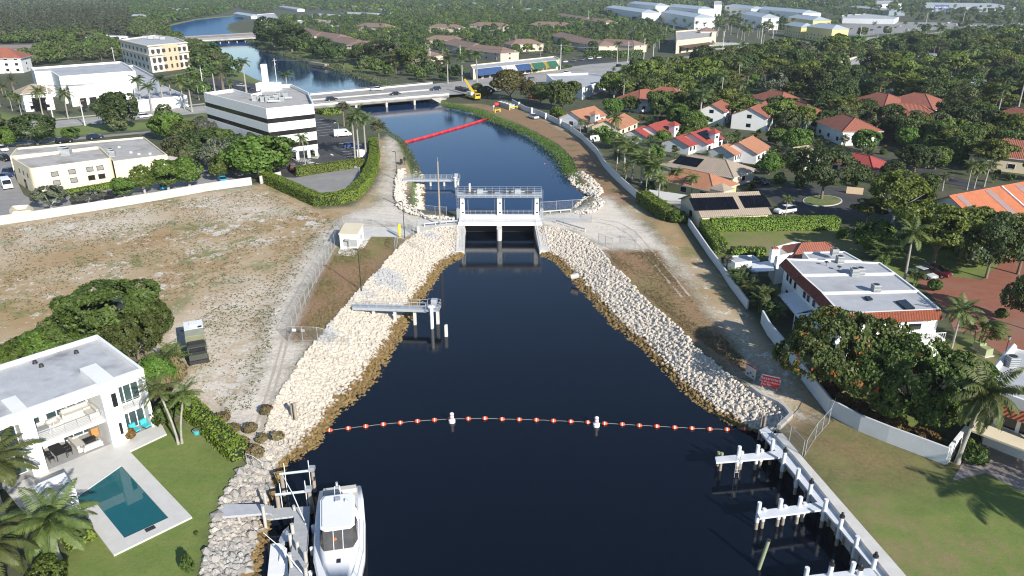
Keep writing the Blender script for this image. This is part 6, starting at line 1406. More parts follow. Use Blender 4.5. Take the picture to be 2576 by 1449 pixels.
p = P(667,225,14); m = MB(); m.box((p.x+2, p.y-2, 15.2), (7, 4.5, 2.4)); m.box((p.x+.5, p.y, 18.0), (1.6, 1.6, 8)); m.build('chimney', WHITE, r)
for i in range(13): ac_unit(r, (*P(640+RNG.uniform(-2, 80), 247+RNG.uniform(-6, 12)+0*i, 14).xy, 14), (1.5, 1.3, RNG.uniform(1.0, 1.7)), .2)
for (u, v) in ((655,252),(690,258),(720,250)): p = P(u, v, 14); m = MB(); m.box((p.x, p.y, 14.5), (3.5, .5, .5), .3); m.build('duct', ALU, r)
BLOCKW = M('stained_block_wall', (.54, .52, .48), (.45, .44, .41), .6, .85, 0, .2, (.36, .355, .34), .22)
# cream office
r = thing('cream_office', 'cream two storey office with rounded corners and small square windows behind the long wall', 'building', P(86,490))
z2 = HT(86, 490, 424)
def rounded(pl, rad=2.2, k=5):
    out = []; n = len(pl)
    for i in range(n):
        a, b, c = pl[i-1], pl[i], pl[(i+1) % n]; p0 = b+(a-b).normalized()*rad; p1 = b+(c-b).normalized()*rad
        for j in range(k+1): t = j/k; out.append(p0.lerp(b, t).lerp(b.lerp(p1, t), t))
    return out
q = poly([(75,424),(281,397),(250,367),(25,395)], z2); flat_block(r, rounded(q, 1.6), 0, z2-.7, CREAM, ROOFG, .7, .3)
a, b = Vector((*q[0], 0)), Vector((*q[1], 0)); L = (b-a).length
for t in (.23, .44, .66, .79):
    for z0, z1, mt in ((z2*.60, z2*.75, ASPHL), (z2*.26, z2*.42, ASPHL if t < .6 else BAND)): window(r, a, b, L*t, L*t+L*.075, z0, z1, mt, DARK, fw=.12)
a, b = Vector((*q[3], 0)), Vector((*q[0], 0)); L = (b-a).length
for t in (.35, .55, .75): window(r, a, b, L*t, L*t+1.0, z2*.55, z2*.72, BAND, False)
window(r, a, b, L*.5, L*.5+2, .1, 2.4, GLASS, False, 'door')
q2 = poly([(285,408),(421,391),(362,346),(42,374),(25,395),(250,372)], 4.6); flat_block(r, q2, 0, 4.4, CREAM, ROOFG, .45, .3, 'lower_walls', 'lower_roof')
q3 = [P(290,419,3.2), P(440,402,3.2), P(447,396,3.6), P(425,392,4.2), P(287,409,4.2)]; m = MB(); m.add(q3, [(0, 1, 2, 3, 4)]); m.build('porch_roof', M('grey_shingles', (.33, .30, .29), (.27, .25, .24), 1, .9), r)
for (u, v, s) in ((162,383,2.2),(168,389,2.2),(280,388,1.4),(284,393,1.4)): p = P(u, v, z2-.7 if u < 200 else 4.4); ac_unit(r, (p.x, p.y, p.z), (s, s*.9, 1.5), .2)
for u, v in ((330,385),(350,389),(378,388),(300,372)): p = P(u, v, 4.4); m = MB(); m.box((p.x, p.y, 4.6), (.5, .5, .4)); m.build('roof_vent', WPAINT, r)
wall_line('boundary_wall', 'long stained concrete block wall between the dry field and the cream office', PL([(-120,590),(0,566),(110,550),(250,528),(400,503),(525,480),(634,465)]), 1.95, .25, BLOCKW); wall_line('boundary_wall', 'short pale wall beside the clipped hedge and the gravel lot', PL([(655,463),(680,457),(708,451)]), 2.0, .25, BLOCKW)
r = thing('bin_enclosure', 'low walled bin enclosure beside the long concrete wall', 'enclosure', P(60,530)); qq = PL([(35,534),(75,531),(80,545),(38,549)])
for i in range(4): a, b = qq[i], qq[(i+1) % 4]; m = MB(); m.tube([a+Vector((0, 0, .7)), b+Vector((0, 0, .7))], .75, 4, 0, True, False); m.build('side_wall', CREAM, r)
# white flat roofed complex
r = thing('white_complex', 'large white flat roofed building of stepped blocks across the road from the striped block', 'building', P(190,288))
flat_block(r, poly([(76,170),(304,154),(325,165),(340,178),(148,192),(127,178),(86,180)], 11), 0, 10.2, WHITE, ROOFW, .8, .5); flat_block(r, poly([(148,193),(332,178),(345,195),(330,200),(172,218)], 8), 0, 7.4, WHITE, ROOFW, .6, .5, 'front_walls', 'front_roof'); flat_block(r, poly([(322,164),(336,163),(400,196),(392,208),(345,195)], 8.5), 0, 7.6, GREYW, ROOFW, .9, .5, 'side_walls', 'side_roof'); flat_block(r, poly([(330,206),(392,207),(470,240),(345,252)], 4.5), 0, 4.2, WHITE, ROOFW, .3, .4, 'annex_walls', 'annex_roof')
a, b = P(190,288), P(340,270); L = (b-a).length
for t in (.13, .30, .47): m = MB(); c = a.lerp(b, t); m.box((c.x, c.y+1.2, 3.6), (2.6, .3, 4.0), math.atan2(b.y-a.y, b.x-a.x)); m.build('window', BAND, r)
r2 = house('entry_pavilion', 'small white pavilion with a tan hipped roof at the left end of the white complex', P(98,275), math.atan2(25, 30), 10, 9, 7.5, 2.2, T_BEIGE, WHITE, True, 1.2, 2, cat='building'); m = MB(); m.box((0, -4.62, 2.5), (4.5, .2, 5)); loc_part(r2, 'entrance_glass', m, BAND)
# ornate beige building
q = poly([(301,99),(372,115),(470,106),(441,94),(390,88)], 14.5); r = thing('apartment_house', 'tall beige ornate building with arched windows and a grey railed roof by the pool', 'building', P(381,172)); flat_block(r, q, 0, 13.8, M('pale_cream_stucco', (.72, .68, .60), (.67, .63, .55), .6, .7), ROOFW, .8, .5)
for i0, i1, wl in ((1, 2, PEACH), (0, 1, GREYW)):
    a, b = Vector((*q[i0], 0)), Vector((*q[i1], 0)); L = (b-a).length
    if wl is PEACH: m = MB(); d = (b-a).normalized(); c = a.lerp(b, .52); m.box((c.x+d.y*.5, c.y-d.x*.5, 7.2), (L*.36, 1.2, 14.4), math.atan2(d.y, d.x)); m.build('bay', PEACH, r)
    m = MB(); d = (b-a).normalized(); [m.box((a.lerp(b, .5).x+d.y*.3, a.lerp(b, .5).y-d.x*.3, z), (L*1.02, .8, .5), math.atan2(d.y, d.x)) for z in (9.2, 14.2)]; m.build('cornice', BEIGE, r)
    for k in range(7):
        for z0, z1 in ((1.2, 4), (5.2, 8), (10, 12.6)): window(r, a, b, L*(.05+k*.135), L*(.05+k*.135)+L*.045, z0+.4, z1-.3, ASPH, False, proud=.05 if wl is not PEACH else 1.25)
for u, v in ((365,97),(380,99),(395,98),(410,100)): m = MB(); m.box((*P(u, v, 14).xy, 14.9), (3, 1.4, 1.6), .2); m.build('rooftop_unit', ACM, r)
r = thing('storage_tank', 'low white round tank behind the ornate beige building', 'tank', P(272,112)); p = P(272,114); m = MB(); m.cyl((0, 0, 0), 16, 6, 32, 0); m.cyl((0, 0, 6), 16, 1.0, 32, 0, 1.0); loc_part(r, 'shell', m, WHITE); m = MB(); m.cyl((0, 0, 7), 1, .6, 10); loc_part(r, 'vent', m, WHITE)
house('red_roof_flats', 'white flats with a dull red roof at the left edge of the photo', P(-28,182), .25, 40, 16, 8.5, 4.5, T_TERRA, WHITE, True, 1, 8, cat='building', storeys=3, wz=(1, 2.4))
# =====================================================================  HOUSES, right side
def house_px(a, b, W, h, rise, roof, wall, label, hip=False, ext_=0.0, **kw):
    """ridge ends a, b in the photo"""
    p, q = P(*a, h+rise), P(*b, h+rise); d = q-p; L = d.length+(W*.95 if hip else 0)+ext_; c = (p+q)/2; f = 15 if kw.get('group') else 5; k_ = L*.42; EXC.append([(c.x-k_, c.y-f-W*.5), (c.x+k_, c.y-f-W*.5), (c.x+k_, c.y), (c.x-k_, c.y)])
    return house(kw.pop('name', 'house'), label, (c.x, c.y), math.atan2(d.y, d.x), L, W, h, rise, roof, wall, hip, **kw)
def tower(root_label, u, v, z, w, roof, wall):
    p = P(u, v, z); r = thing('tower_chimney', root_label, 'chimney', (p.x, p.y, 0), .7); m = MB(); m.bx(-w/2, w/2, -w/2, w/2, 0, z); loc_part(r, 'shaft', m, wall); m = MB(); e = w/2+.45; m.add([(-e, -e, z), (e, -e, z), (e, e, z), (-e, e, z), (0, 0, z+1.2)], [(0, 1, 4), (1, 2, 4), (2, 3, 4), (3, 0, 4), (3, 2, 1, 0)]); loc_part(r, 'roof', m, roof)
    m = MB(); m.bx(-.5, .5, -w/2-.03, -w/2, z-1.6, z-.8); m.cyl((0, 0, 0), 0.01, .01, 6); loc_part(r, 'window', m, DARK); return r
def solar(root, L, W, rise, h, x0, x1, t0, t1, nx, side=-1, name='solar_panels'):
    """panels on the roof slope; t from ridge (0) to eave (1); local x along the ridge"""
    m = MB(); k = rise/(W/2)
    for i in range(nx):
        a, b = lerp(x0, x1, i/nx)+.03, lerp(x0, x1, (i+1)/nx)-.03; y0, y1 = t0*W/2, t1*W/2; z = lambda y: h+rise-k*y+.16
        v = [(a, side*y0, z(y0)), (b, side*y0, z(y0)), (b, side*y1, z(y1)), (a, side*y1, z(y1))]; f = [(0, 1, 2, 3), (3, 2, 1, 0)]; m.add(v, f); m.add([(p[0], p[1], p[2]-.08) for p in v]+v, [(0, 1, 5, 4), (1, 2, 6, 5), (2, 3, 7, 6), (3, 0, 4, 7)])
    return loc_part(root, name, m, SOLAR)
house_px((1438,280),(1494,267), 10, 3.2, 2.4, T_CORAL, GREYW, 'coral tiled house with a white gable nearest the perimeter wall'); tower('white tower chimney with a tiled cap on the first coral house', 1497, 286, 5.2, 2.2, T_CORAL, WHITE)
house_px((1502,304),(1524,298), 7, 2.8, 1.6, T_CORAL, CREAM, 'small coral tiled wing with a white patio awning'); house_px((1530,300),(1566,287), 10, 3.0, 2.2, T_CORAL, CREAM, 'coral tiled house right of the white tower chimney', ext_=3)
house_px((1597,325),(1621,317), 8, 2.8, 1.8, T_RED, GREYW, 'low red tiled wing nearer the palms'); house_px((1633,315),(1674,302), 10.5, 3.2, 2.4, T_RED, WHITE, 'bright red tiled house without solar panels'); tower('white tower chimney of the first red tiled house', 1696, 314, 5.5, 2.2, T_RED, WHITE)
house_px((1700,345),(1728,337), 9, 2.8, 1.8, T_RED, GREYW, 'low red tiled wing of the solar red house'); r = house_px((1739,334),(1780,321), 10.5, 3.2, 2.4, T_RED, WHITE, 'bright red tiled house with two solar panels'); solar(r, 14, 10.5, 2.4, 3.2, -3.5, 3.0, .15, .8, 2, -1); tower('white tower chimney of the solar red house', 1797, 333, 5.5, 2.2, T_RED, WHITE)
house_px((1816,366),(1836,360), 8, 2.8, 1.8, T_CORAL, GREYW, 'low coral wing behind the beige solar house'); house_px((1860,357),(1893,342), 10.5, 3.2, 2.4, T_CORAL, WHITE, 'coral tiled house half hidden by palms right of the red houses')
r = house_px((1742,388),(1826,402), 11, 3.0, 2.4, T_BEIGE, BEIGE, 'long beige tiled house with four black solar panels', True); solar(r, 20, 11, 2.4, 3.0, -7.5, -.5, .25, .85, 4, -1)
house_px((1722,424),(1785,437), 9.5, 3.0, 2.2, T_CORAL, YELW, 'long coral roofed yellow house behind tall palms', True)
r = house_px((1754,488),(1892,483), 12.5, 3.1, 2.6, T_BEIGE, CREAM, 'beige tiled house with large black solar arrays by the gravel pad', ext_=2, wins=2); solar(r, 20, 12.5, 2.6, 3.1, -8.3, 1.2, .22, .82, 7, -1); solar(r, 20, 12.5, 2.6, 3.1, 2.5, 8.3, .2, .78, 5, -1); tower('small beige pyramid roof turret behind the solar house', 1815, 474, 4.8, 3.4, T_BEIGE, CREAM)
house_px((1998,371),(2032,366), 9, 3.0, 2.2, T_BEIGE, BEIGE, 'tan tiled house behind the big dark island tree'); house_px((2152,385),(2188,392), 9, 3.0, 2.2, T_RED, PEACH, 'dark red tiled house right of the island tree', True); house_px((2528,349),(2600,356), 14, 4, 3.4, T_TERRA, CREAM, 'terracotta tiled house at the right edge of the photo', True)
house_px((2302,233),(2328,236), 18, 4, 4.0, T_TERRA, CREAM, 'rear terracotta hipped roof of the pair under the trees', True); house_px((2262,260),(2314,263), 16, 4, 3.6, T_TERRA, CREAM, 'front terracotta hipped roof of the pair under the trees', True); house_px((2214,232),(2236,236), 14, 4, 3.4, T_TERRA, CREAM, 'left terracotta hipped roof beside the pair under the trees', True)
house_px((1664,218),(1692,220), 14, 4, 3.4, T_TERRA, CREAM, 'terracotta hipped house behind the palms above the coral houses', True); house_px((1888,271),(1926,255), 12, 4.9, 2.6, T_TERRA, WHITE, 'white two storey house with a terracotta roof among big trees', storeys=2); house_px((1792,262),(1818,250), 9, 4.9, 2.2, T_TERRA, WHITE, 'white walled two storey house behind the tall royal palm', storeys=2)
ob = house_px((2392,492),(2640,446), 16, 4.5, 4.4, T_ORANGE, WHITE, 'long building with a bright orange roof at the right edge of the photo', wins=8, name='terrace_building', cat='building')
for i, (x, w_, mt) in enumerate([(-.44, 1.6, 'g'), (-.16, 1.8, 'g'), (-.02, .3, 'w'), (.14, 1.8, 'g'), (.34, .3, 'w'), (.42, 1.8, 'g')]):
    Lo = (P(2640,446,8.9)-P(2392,492,8.9)).length; m = MB(); k = 4.4/8; up = .35 if mt == 'w' else .06
    y1 = -8.4; m.add([(x*Lo-w_/2, -.3, 8.9-k*.3+up), (x*Lo+w_/2, -.3, 8.9-k*.3+up), (x*Lo+w_/2, y1, 8.9+k*y1+up), (x*Lo-w_/2, y1, 8.9+k*y1+up), (x*Lo-w_/2, -.3, 8.6), (x*Lo+w_/2, -.3, 8.6), (x*Lo+w_/2, y1, 8.6+k*y1), (x*Lo-w_/2, y1, 8.6+k*y1)], [(0, 3, 2, 1), (0, 4, 7, 3), (1, 2, 6, 5), (3, 7, 6, 2)]); loc_part(ob, 'roof_band', m, WPAINT if mt == 'w' else M('mauve_membrane', (.30, .215, .20), (.26, .18, .17)))
for a, b, lb in (((2006,254),(2032,262),'terracotta roof among the trees left of the terracotta pair'),((2126,287),(2152,296),'terracotta roof below the terracotta pair'),((1946,226),(1972,231),'dull terracotta roof behind the two storey houses'),((2560,270),(2625,280),'terracotta roof at the right edge among the trees'),((1610,226),(1630,224),'terracotta roof beside the hipped house above the coral houses')): house_px(a, b, 12, 4.5, 3.0, T_TERRA, WHITE, lb, True)
# white terrace with red mansards
r = thing('town_terrace', 'white flat roofed terrace of stepped units with red tiled mansards and awnings', 'building', P(2114,845))
UN = [([(2067,737),(2312,732),(2367,778),(2114,789)], 6.5), ([(2017,692),(2254,688),(2311,731),(2067,736)], 6.55), ([(1977,650),(2214,660),(2253,687),(2017,691)], 6.6), ([(2020,634),(2124,632),(2169,657),(2034,651)], 6.0), ([(1942,626),(1996,611),(2014,613),(2022,634),(1956,648)], 4.8)]
for i, (px, z) in enumerate(UN): flat_block(r, poly(px, z), 0, z-.15, WHITE, ROOFW if i < 4 else ROOFG, .18 if i < 4 else .4, .25)
def mansard(a, b, z, out, drop, nm='mansard'):
    p, q = P(*a, z), P(*b, z); d = (q-p).normalized(); n = Vector((d.y, -d.x, 0))*out; dn = Vector((0, 0, -drop)); m = MB()
    m.add([p, q, q+n+dn, p+n+dn, p+dn, q+dn], [(0, 1, 2, 3), (3, 2, 1, 0), (3, 2, 5, 4), (0, 3, 4), (1, 5, 2)]); m.build(nm, T_TERRA if a[0] < 2100 else T_BRIGHT, r)
for px, z in UN[:3]: mansard(px[0], px[3], z+.2, .85, 1.1)
mansard((2114,789), (2367,778), 6.7, .85, 1.15); mansard((2236,850), (2288,848), 3.6, 1.4, .9)
for i, (px, z) in enumerate(UN[:3]):
    a, b = P(*px[0], z), P(*px[3], z); a.z = b.z = 0; L = (b-a).length
    for s in (.22, .42, .7): window(r, a, b, L*s, L*s+.9, 3.7, 4.7, GLASS, WPAINT, proud=.06)
    window(r, a, b, L*.3, L*.3+2.0, .2, 2.3, GLASS, WPAINT, 'patio_door', .06)
a, b = P(2114,789,6.5), P(2367,778,6.5); a.z = b.z = 0; L = (b-a).length
for s, w_ in ((.40, .8), (.72, 1.6)): window(r, a, b, L*s, L*s+w_, 3.7, 4.6, GLASS, WPAINT, proud=.06)
m = MB(); d = (b-a).normalized(); n = Vector((d.y, -d.x, 0)); c = a.lerp(b, .87)+n*1.0; m.box((c.x, c.y, 3.0), (3.6, 2.2, .3), math.atan2(d.y, d.x)); o = m.build('balcony', WHITE, r); m = MB()
for k in range(12): q = c+n*1.0+d*(-1.7+k*.31); m.tube([q+Vector((0, 0, 3.15)), q+Vector((0, 0, 4.0))], .04, 4)
m.tube([c+n-d*1.75+Vector((0, 0, 4.05)), c+n+d*1.75+Vector((0, 0, 4.05))], .06, 4); m.build('balustrade', WPAINT, o); m = MB(); c2 = c-n*.1; m.box((c2.x, c2.y, 1.4), (3.0, 1.8, 2.8), math.atan2(d.y, d.x)); m.build('porch', WHITE, r)
for px, z0, z1 in (([(1957,741),(2006,731),(2052,775),(2000,789)], 2.7, 3.4), ([(2001,790),(2062,783),(2092,812),(2036,834)], 2.7, 3.4), ([(1873,664),(1944,655),(1948,680),(1890,683)], 2.6, 3.0)): q = [P(*px[0], z0), P(*px[1], z1), P(*px[2], z1), P(*px[3], z0)]; m = MB(); m.add(q+[p-Vector((0, 0, .12)) for p in q], [(0, 1, 2, 3), (7, 6, 5, 4), (0, 4, 5, 1), (1, 5, 6, 2), (2, 6, 7, 3), (3, 7, 4, 0)]); [m.tube([(p.x, p.y, 0), (p.x, p.y, z0-.1)], .06, 5) for p in (q[0], q[3])]; m.build('awning', WPAINT, r)
flat_block(r, poly([(1823,643),(1895,641),(1912,654),(1850,661)], 3.0), 0, 2.85, WHITE, ROOFW, .12, .2, 'shed_walls', 'shed_roof')
for u, v in ((2112,660),(2098,641),(2148,692),(2163,690),(2202,733)): p = P(u, v, 6.5); ac_unit(r, (p.x, p.y, 6.45), (1.0, 1.0, 1.1))
for px in ([(2255,757),(2278,753),(2302,774),(2282,778)], [(2175,745),(2188,745),(2196,752),(2183,754)]): m = MB(); m.prism(poly(px, 6.6), 6.4, 6.62); m.build('skylight', GLASS, r)
for u, v in ((2078,668),(2110,680)): p = P(u, v, 6.5); m = MB(); m.tube([(p.x, p.y, 6.4), (p.x, p.y, 7.0)], .04, 5); m.ball((p.x, p.y, 7.1), .35, 8, 0, .35); m.build('satellite_dish', DARK, r)
p = P(1948,640,5); m = MB(); m.box((p.x, p.y, 4.9), (1.3, 1.1, 2.2)); m.box((p.x, p.y, 6.1), (.9, .8, .25), 0, 1); m.build('chimney', [WHITE, T_TERRA], r)
rr = house_px((2017,612),(2076,610), 5.5, 4.6, 1.5, T_TERRA, WHITE, 'small terracotta tiled roof at the top end of the white terrace', True, wins=1)
# house bottom right
r = thing('corner_house', 'white flat roofed house with an orange tile band at the right edge of the photo', 'house', P(2520,1060)); flat_block(r, poly([(2549,876),(2720,925),(2720,1060),(2508,985),(2503,927)], 6.5), 0, 6.3, WHITE, ROOFW, .3, .3)
p, q = P(2512,1004,5.6), P(2720,1080,5.6); d = (q-p).normalized(); n = Vector((d.y, -d.x, 0)); m = MB(); m.add([p, q, q+n*1.2-Vector((0, 0, 1)), p+n*1.2-Vector((0, 0, 1))], [(0, 1, 2, 3), (3, 2, 1, 0)]); m.build('tile_band', T_BRIGHT, r)
a, b = Vector((p.x, p.y, 0)), Vector((q.x, q.y, 0))
for s in (.8, 2.6, 4.4): window(r, a, b, s, s+1.4, 2.9, 4.3, GLASS, WPAINT, proud=.3)
m = MB(); m.prism(poly([(2438,1080),(2478,1040),(2720,1125),(2720,1185)], 2.8), 2.6, 2.8); m.build('patio_roof', CREAM, r); m = MB(); p = P(2549,876,6.5); q = P(2503,927,6.5); m.tube([p+Vector((0, 0, .3)), q+Vector((0, 0, -.1))], .35, 4); m.build('end_parapet', WHITE, r)
for u, v in ((2543,920),): p = P(u, v, 6.3); ac_unit(r, (p.x, p.y, 6.3), (1.1, 1.1, 1.2))
# =====================================================================  FAR BUILDINGS
flat = lambda nm, lb, px, z, wall, roof, par=.5, cat='building': (lambda r: (flat_block(r, poly(px, z), 0, z-par, wall, roof, par, .5), r)[1])(thing(nm, lb, cat, (*P(*px[0], z).xy, 0)))
flat('white_shop', 'low white flat roofed shop with a high rear parapet beside the boulevard', [(1375,186),(1480,183),(1545,192),(1465,222),(1428,212),(1390,200)], 4.8, WHITE, ROOFW, .9)
r = flat('strip_mall', 'strip of shops with blue, yellow and green awnings beside the bridge road', [(1183,163),(1395,141),(1408,147),(1404,151),(1190,174)], 5.5, CREAM, ROOFW); q0, q1 = P(1190,174,5.5), P(1404,151,5.5)
BLU = M('blue_awning', (.07, .15, .36)); GRN = M('green_awning', (.06, .23, .15)); YAW = M('yellow_awning', (.50, .38, .06))
for t0, t1, mt in ((.02, .30, BLU), (.305, .345, WPAINT), (.35, .46, WPAINT), (.465, .63, BLU), (.635, .655, YAW), (.66, .80, GRN), (.805, .845, YAW), (.85, .97, GRN)):
    a, b = q0.lerp(q1, t0), q0.lerp(q1, t1); n = Vector(((b-a).y, -(b-a).x, 0)).normalized(); m = MB(); m.add([a+Vector((0, 0, -.1)), b+Vector((0, 0, -.1)), b+n*3+Vector((0, 0, -3.2)), a+n*3+Vector((0, 0, -3.2))], [(0, 1, 2, 3), (3, 2, 1, 0)]); m.build('awning', mt, r)
for t in range(9): window(r, Vector((q0.x, q0.y, 0)), Vector((q1.x, q1.y, 0)), 2+t*5.5, 6+t*5.5, .4, 2.7, GLASS, WPAINT, 'shop_window')
r = flat('bank_building', 'beige building with an arched drive through porch among royal palms', [(1700,78),(1795,70),(1790,92),(1702,102)], 9, BEIGE, ROOFG, 1); q0, q1 = P(1702,102,9), P(1790,92,9)
for t in (.12, .32, .52, .72, .9): window(r, Vector((q0.x, q0.y, 0)), Vector((q1.x, q1.y, 0)), (q1-q0).length*t-1.6, (q1-q0).length*t+1.6, .2, 3.6, DARK, False, 'arch')
m = MB(); a, b = q0.lerp(q1, .08), q0.lerp(q1, .95); n = Vector(((b-a).y, -(b-a).x, 0)).normalized(); m.add([a+Vector((0, 0, -3.8)), b+Vector((0, 0, -3.8)), b+n*5+Vector((0, 0, -5.2)), a+n*5+Vector((0, 0, -5.2))], [(0, 1, 2, 3), (3, 2, 1, 0)]); m.build('porch_roof', T_BROWN, r)
house_px((1775,70),(1784,70), 11, 9.5, 2.4, T_BROWN, BEIGE, 'square beige tower with a brown hipped roof beside the arched porch', True, name='tower_house', cat='building')
flat('flat_store', 'grey flat roofed store with a beige parapet beyond the dark trees', [(2087,163),(2166,137),(2258,146),(2240,160),(2160,176),(2095,178)], 5.5, BEIGE, ROOFG, .8); flat('flat_store', 'white flat roofed store right of the grey store', [(2205,130),(2240,123),(2368,136),(2330,145)], 5, WHITE, ROOFW); flat('flat_store', 'long white flat roof half hidden by trees near the right edge', [(2332,192),(2352,186),(2525,206),(2600,212),(2600,224),(2400,204)], 4.5, WHITE, ROOFW)
flat('storage_hall', 'blue grey flat roofed hall at the top right', [(2320,6),(2500,8),(2560,18),(2330,18)], 8, M('blue_grey_wall', (.30, .36, .42)), ROOFW); flat('storage_hall', 'white low hall below the long white shed', [(2118,38),(2180,34),(2262,42),(2250,48),(2120,46)], 6, GREYW, ROOFW); house_px((2156,14),(2258,24), 24, 7, 2, ROOFW, M('blue_grey_wall', (.30, .36, .42)), 'long shed with a white ridged roof at the top right', name='warehouse', cat='building', wins=0); flat('storage_hall', 'white building between sheds and the top edge of the photo', [(2200,2),(2262,2),(2270,10),(2205,12)], 9, WHITE, ROOFW)
for i, (a, b, W_, h, wl, lb) in enumerate([((1545,13),(1632,24),22,10,GREYW,'long grey roofed white apartment block nearest the brown terraces'),((1600,3),(1662,8),20,14,WHITE,'tall white apartment block behind the long grey roof'),((1690,24),(1768,35),22,10,WHITE,'lower white apartment block in front of the white tower'),((1700,10),(1772,16),22,13,WHITE,'white apartment block left of the white tower'),((1846,10),(1905,16),22,11,GREYW,'grey white apartment block right of the white tower'),((1925,16),(2035,25),22,11,WHITE,'long white apartment block with galleries at the top right'),((1890,28),(1935,35),18,10,WHITE,'lower white apartment block with a pale gable'),((2010,36),(2062,42),18,9,YELW,'yellow walled apartment block with a grey roof'),((2000,54),(2030,58),14,7,YELW,'small yellow house among royal palms'),((2062,58),(2105,62),15,8,YELW,'yellow house with a columned porch by the boulevard')]): house_px(a, b, W_, h+3, 3.0, T_GREY, wl, lb, True, name='apartment_block', cat='building', storeys=max(2, int(h/3.4)), wins=7, wz=(1, 2.4))
r = flat('white_tower', 'white square stair tower above the grey apartment roofs', [(1797,4),(1816,4),(1816,12),(1797,12)], 20, WHITE, ROOFW)
r = thing('billboard', 'dark blue NOW OPEN billboard on a post at the top right', 'billboard', P(2364,42)); w_ = 36/pxm(2364, 42); h0 = HT(2364, 42, 29); h1 = HT(2364, 42, 13); m = MB(); m.bx(-w_/2, w_/2, -.3, .3, h0, h1); loc_part(r, 'panel', m, M('billboard_blue', (.035, .07, .20), rough=.6)); m = MB(); m.cyl((0, .5, 0), .7, h0+1, 10); loc_part(r, 'post', m, GALV); text_mesh(r, 'NOW OPEN', (h1-h0)*.40, WPAINT, (0, -.34, lerp(h0, h1, .62)), (math.pi/2, 0, 0)); m = MB(); [m.bx(-w_*.4, w_*.1, -.32, -.3, lerp(h0, h1, z), lerp(h0, h1, z+.06)) for z in (.28, .16)]; loc_part(r, 'small_print', m, ALU)
BR = [((770,69),(808,80)),((812,80),(858,86)),((858,92),(902,99)),((905,102),(948,104)),((952,103),(1010,121)),((922,57),(968,59)),((1095,89),(1140,90)),((1142,98),(1198,108)),((1205,112),(1265,118)),((1102,60),(1145,61)),((1205,55),(1262,57)),((1412,80),(1480,95)),((1528,97),(1592,101)),((1412,33),(1480,43)),((1490,44),(1532,49)),((1300,99),(1335,98)),((1355,54),(1420,56)),((1040,124),(1072,126)),((1455,92),(1520,102))]
TH = ['brown tiled townhouse '+x for x in ('at the far end of the row along the pool', 'second from the far end of the row along the pool', 'in the middle of the row along the pool', 'behind the wide dark tree on the pool bank', 'at the bridge end of the row along the pool', 'alone beyond the row along the pool', 'at the left end of the middle row', 'second from left in the middle row', 'at the right end of the middle row', 'behind the left end of the middle row', 'behind the right end of the middle row', 'left of the pair by the boulevard hedge', 'right of the pair by the boulevard hedge', 'far back left of the arched porch', 'far back nearest the arched porch', 'small, between the middle and right rows', 'small, behind the right row', 'small, just above the bridge palms', 'between the pair by the boulevard hedge')]
for i, (a, b) in enumerate(BR): house_px(a, b, 15, 5.2, 3.0, T_BROWN, BEIGE, TH[i], True, group='brown tiled townhouse rows', wins=4, storeys=2, wz=(.9, 2.1), name='townhouse')
FW = [((712,14),(755,20),'white'),((862,12),(905,16),'white'),((905,16),(940,20),'white'),((945,20),(978,24),'white'),((875,30),(950,33),'white'),((600,30),(640,36),'pale'),((425,18),(448,24),'white'),((456,20),(480,22),'pale'),((515,12),(545,16),'brown'),((305,34),(335,42),'brown'),((338,36),(366,37),'pale'),((640,12),(668,14),'white'),((1190,6),(1215,8),'white'),((1010,2),(1060,4),'white'),((800,34),(842,36),'pale'),((795,48),(840,52),'beige'),((1245,10),(1280,14),'white'),((105,4),(140,6),'white'),((30,10),(70,12),'brown'),((1110,10),(1150,14),'pale'),((1330,20),(1370,24),'white'),((2480,60),(2530,66),'white'),((2440,10),(2500,14),'white')]
for i, (a, b, c) in enumerate(FW): house_px(a, b, 13, 4.0, 2.0, {'white': ROOFW, 'pale': T_GREY, 'brown': T_BROWN, 'beige': T_BEIGE}[c], WHITE, '%s roofed distant house %s' % (c, where(*P(*a).xy)), True, group='%s roofed distant houses' % c, wins=2)
r = flat('white_house', 'white flat roofed building beyond the railway bridge on the right shore', [(646,36),(690,33),(700,45),(650,50)], 9, WHITE, ROOFW); flat('white_house', 'low white garden building beside the brown terraces', [(748,51),(768,50),(770,56),(750,58)], 5, WHITE, ROOFW)

for pts in ([(1510,552),(1560,560),(1600,585),(1640,630),(1690,690),(1735,745)], [(1500,558),(1545,568),(1585,592),(1622,636),(1672,696),(1716,748)], [(640,1080),(668,1000),(690,930),(712,850),(760,740),(812,650),(850,590)], [(655,1085),(684,1004),(704,934),(724,856),(770,748),(820,660),(856,600)]):
    q = resample(PL(pts, .014), 24); m = MB()
    for i in range(23): a, b = q[i], q[i+1]; n = Vector((-(b-a).y, (b-a).x, 0)).normalized()*(.16+.06*math.sin(i*2.1)); m.quad(a-n, b-n, b+n, a+n)
    tag(m.build('tyre_track', M('rutted_sand', (.47, .41, .34), (.40, .345, .28), 1.6, .9)), kind='structure')
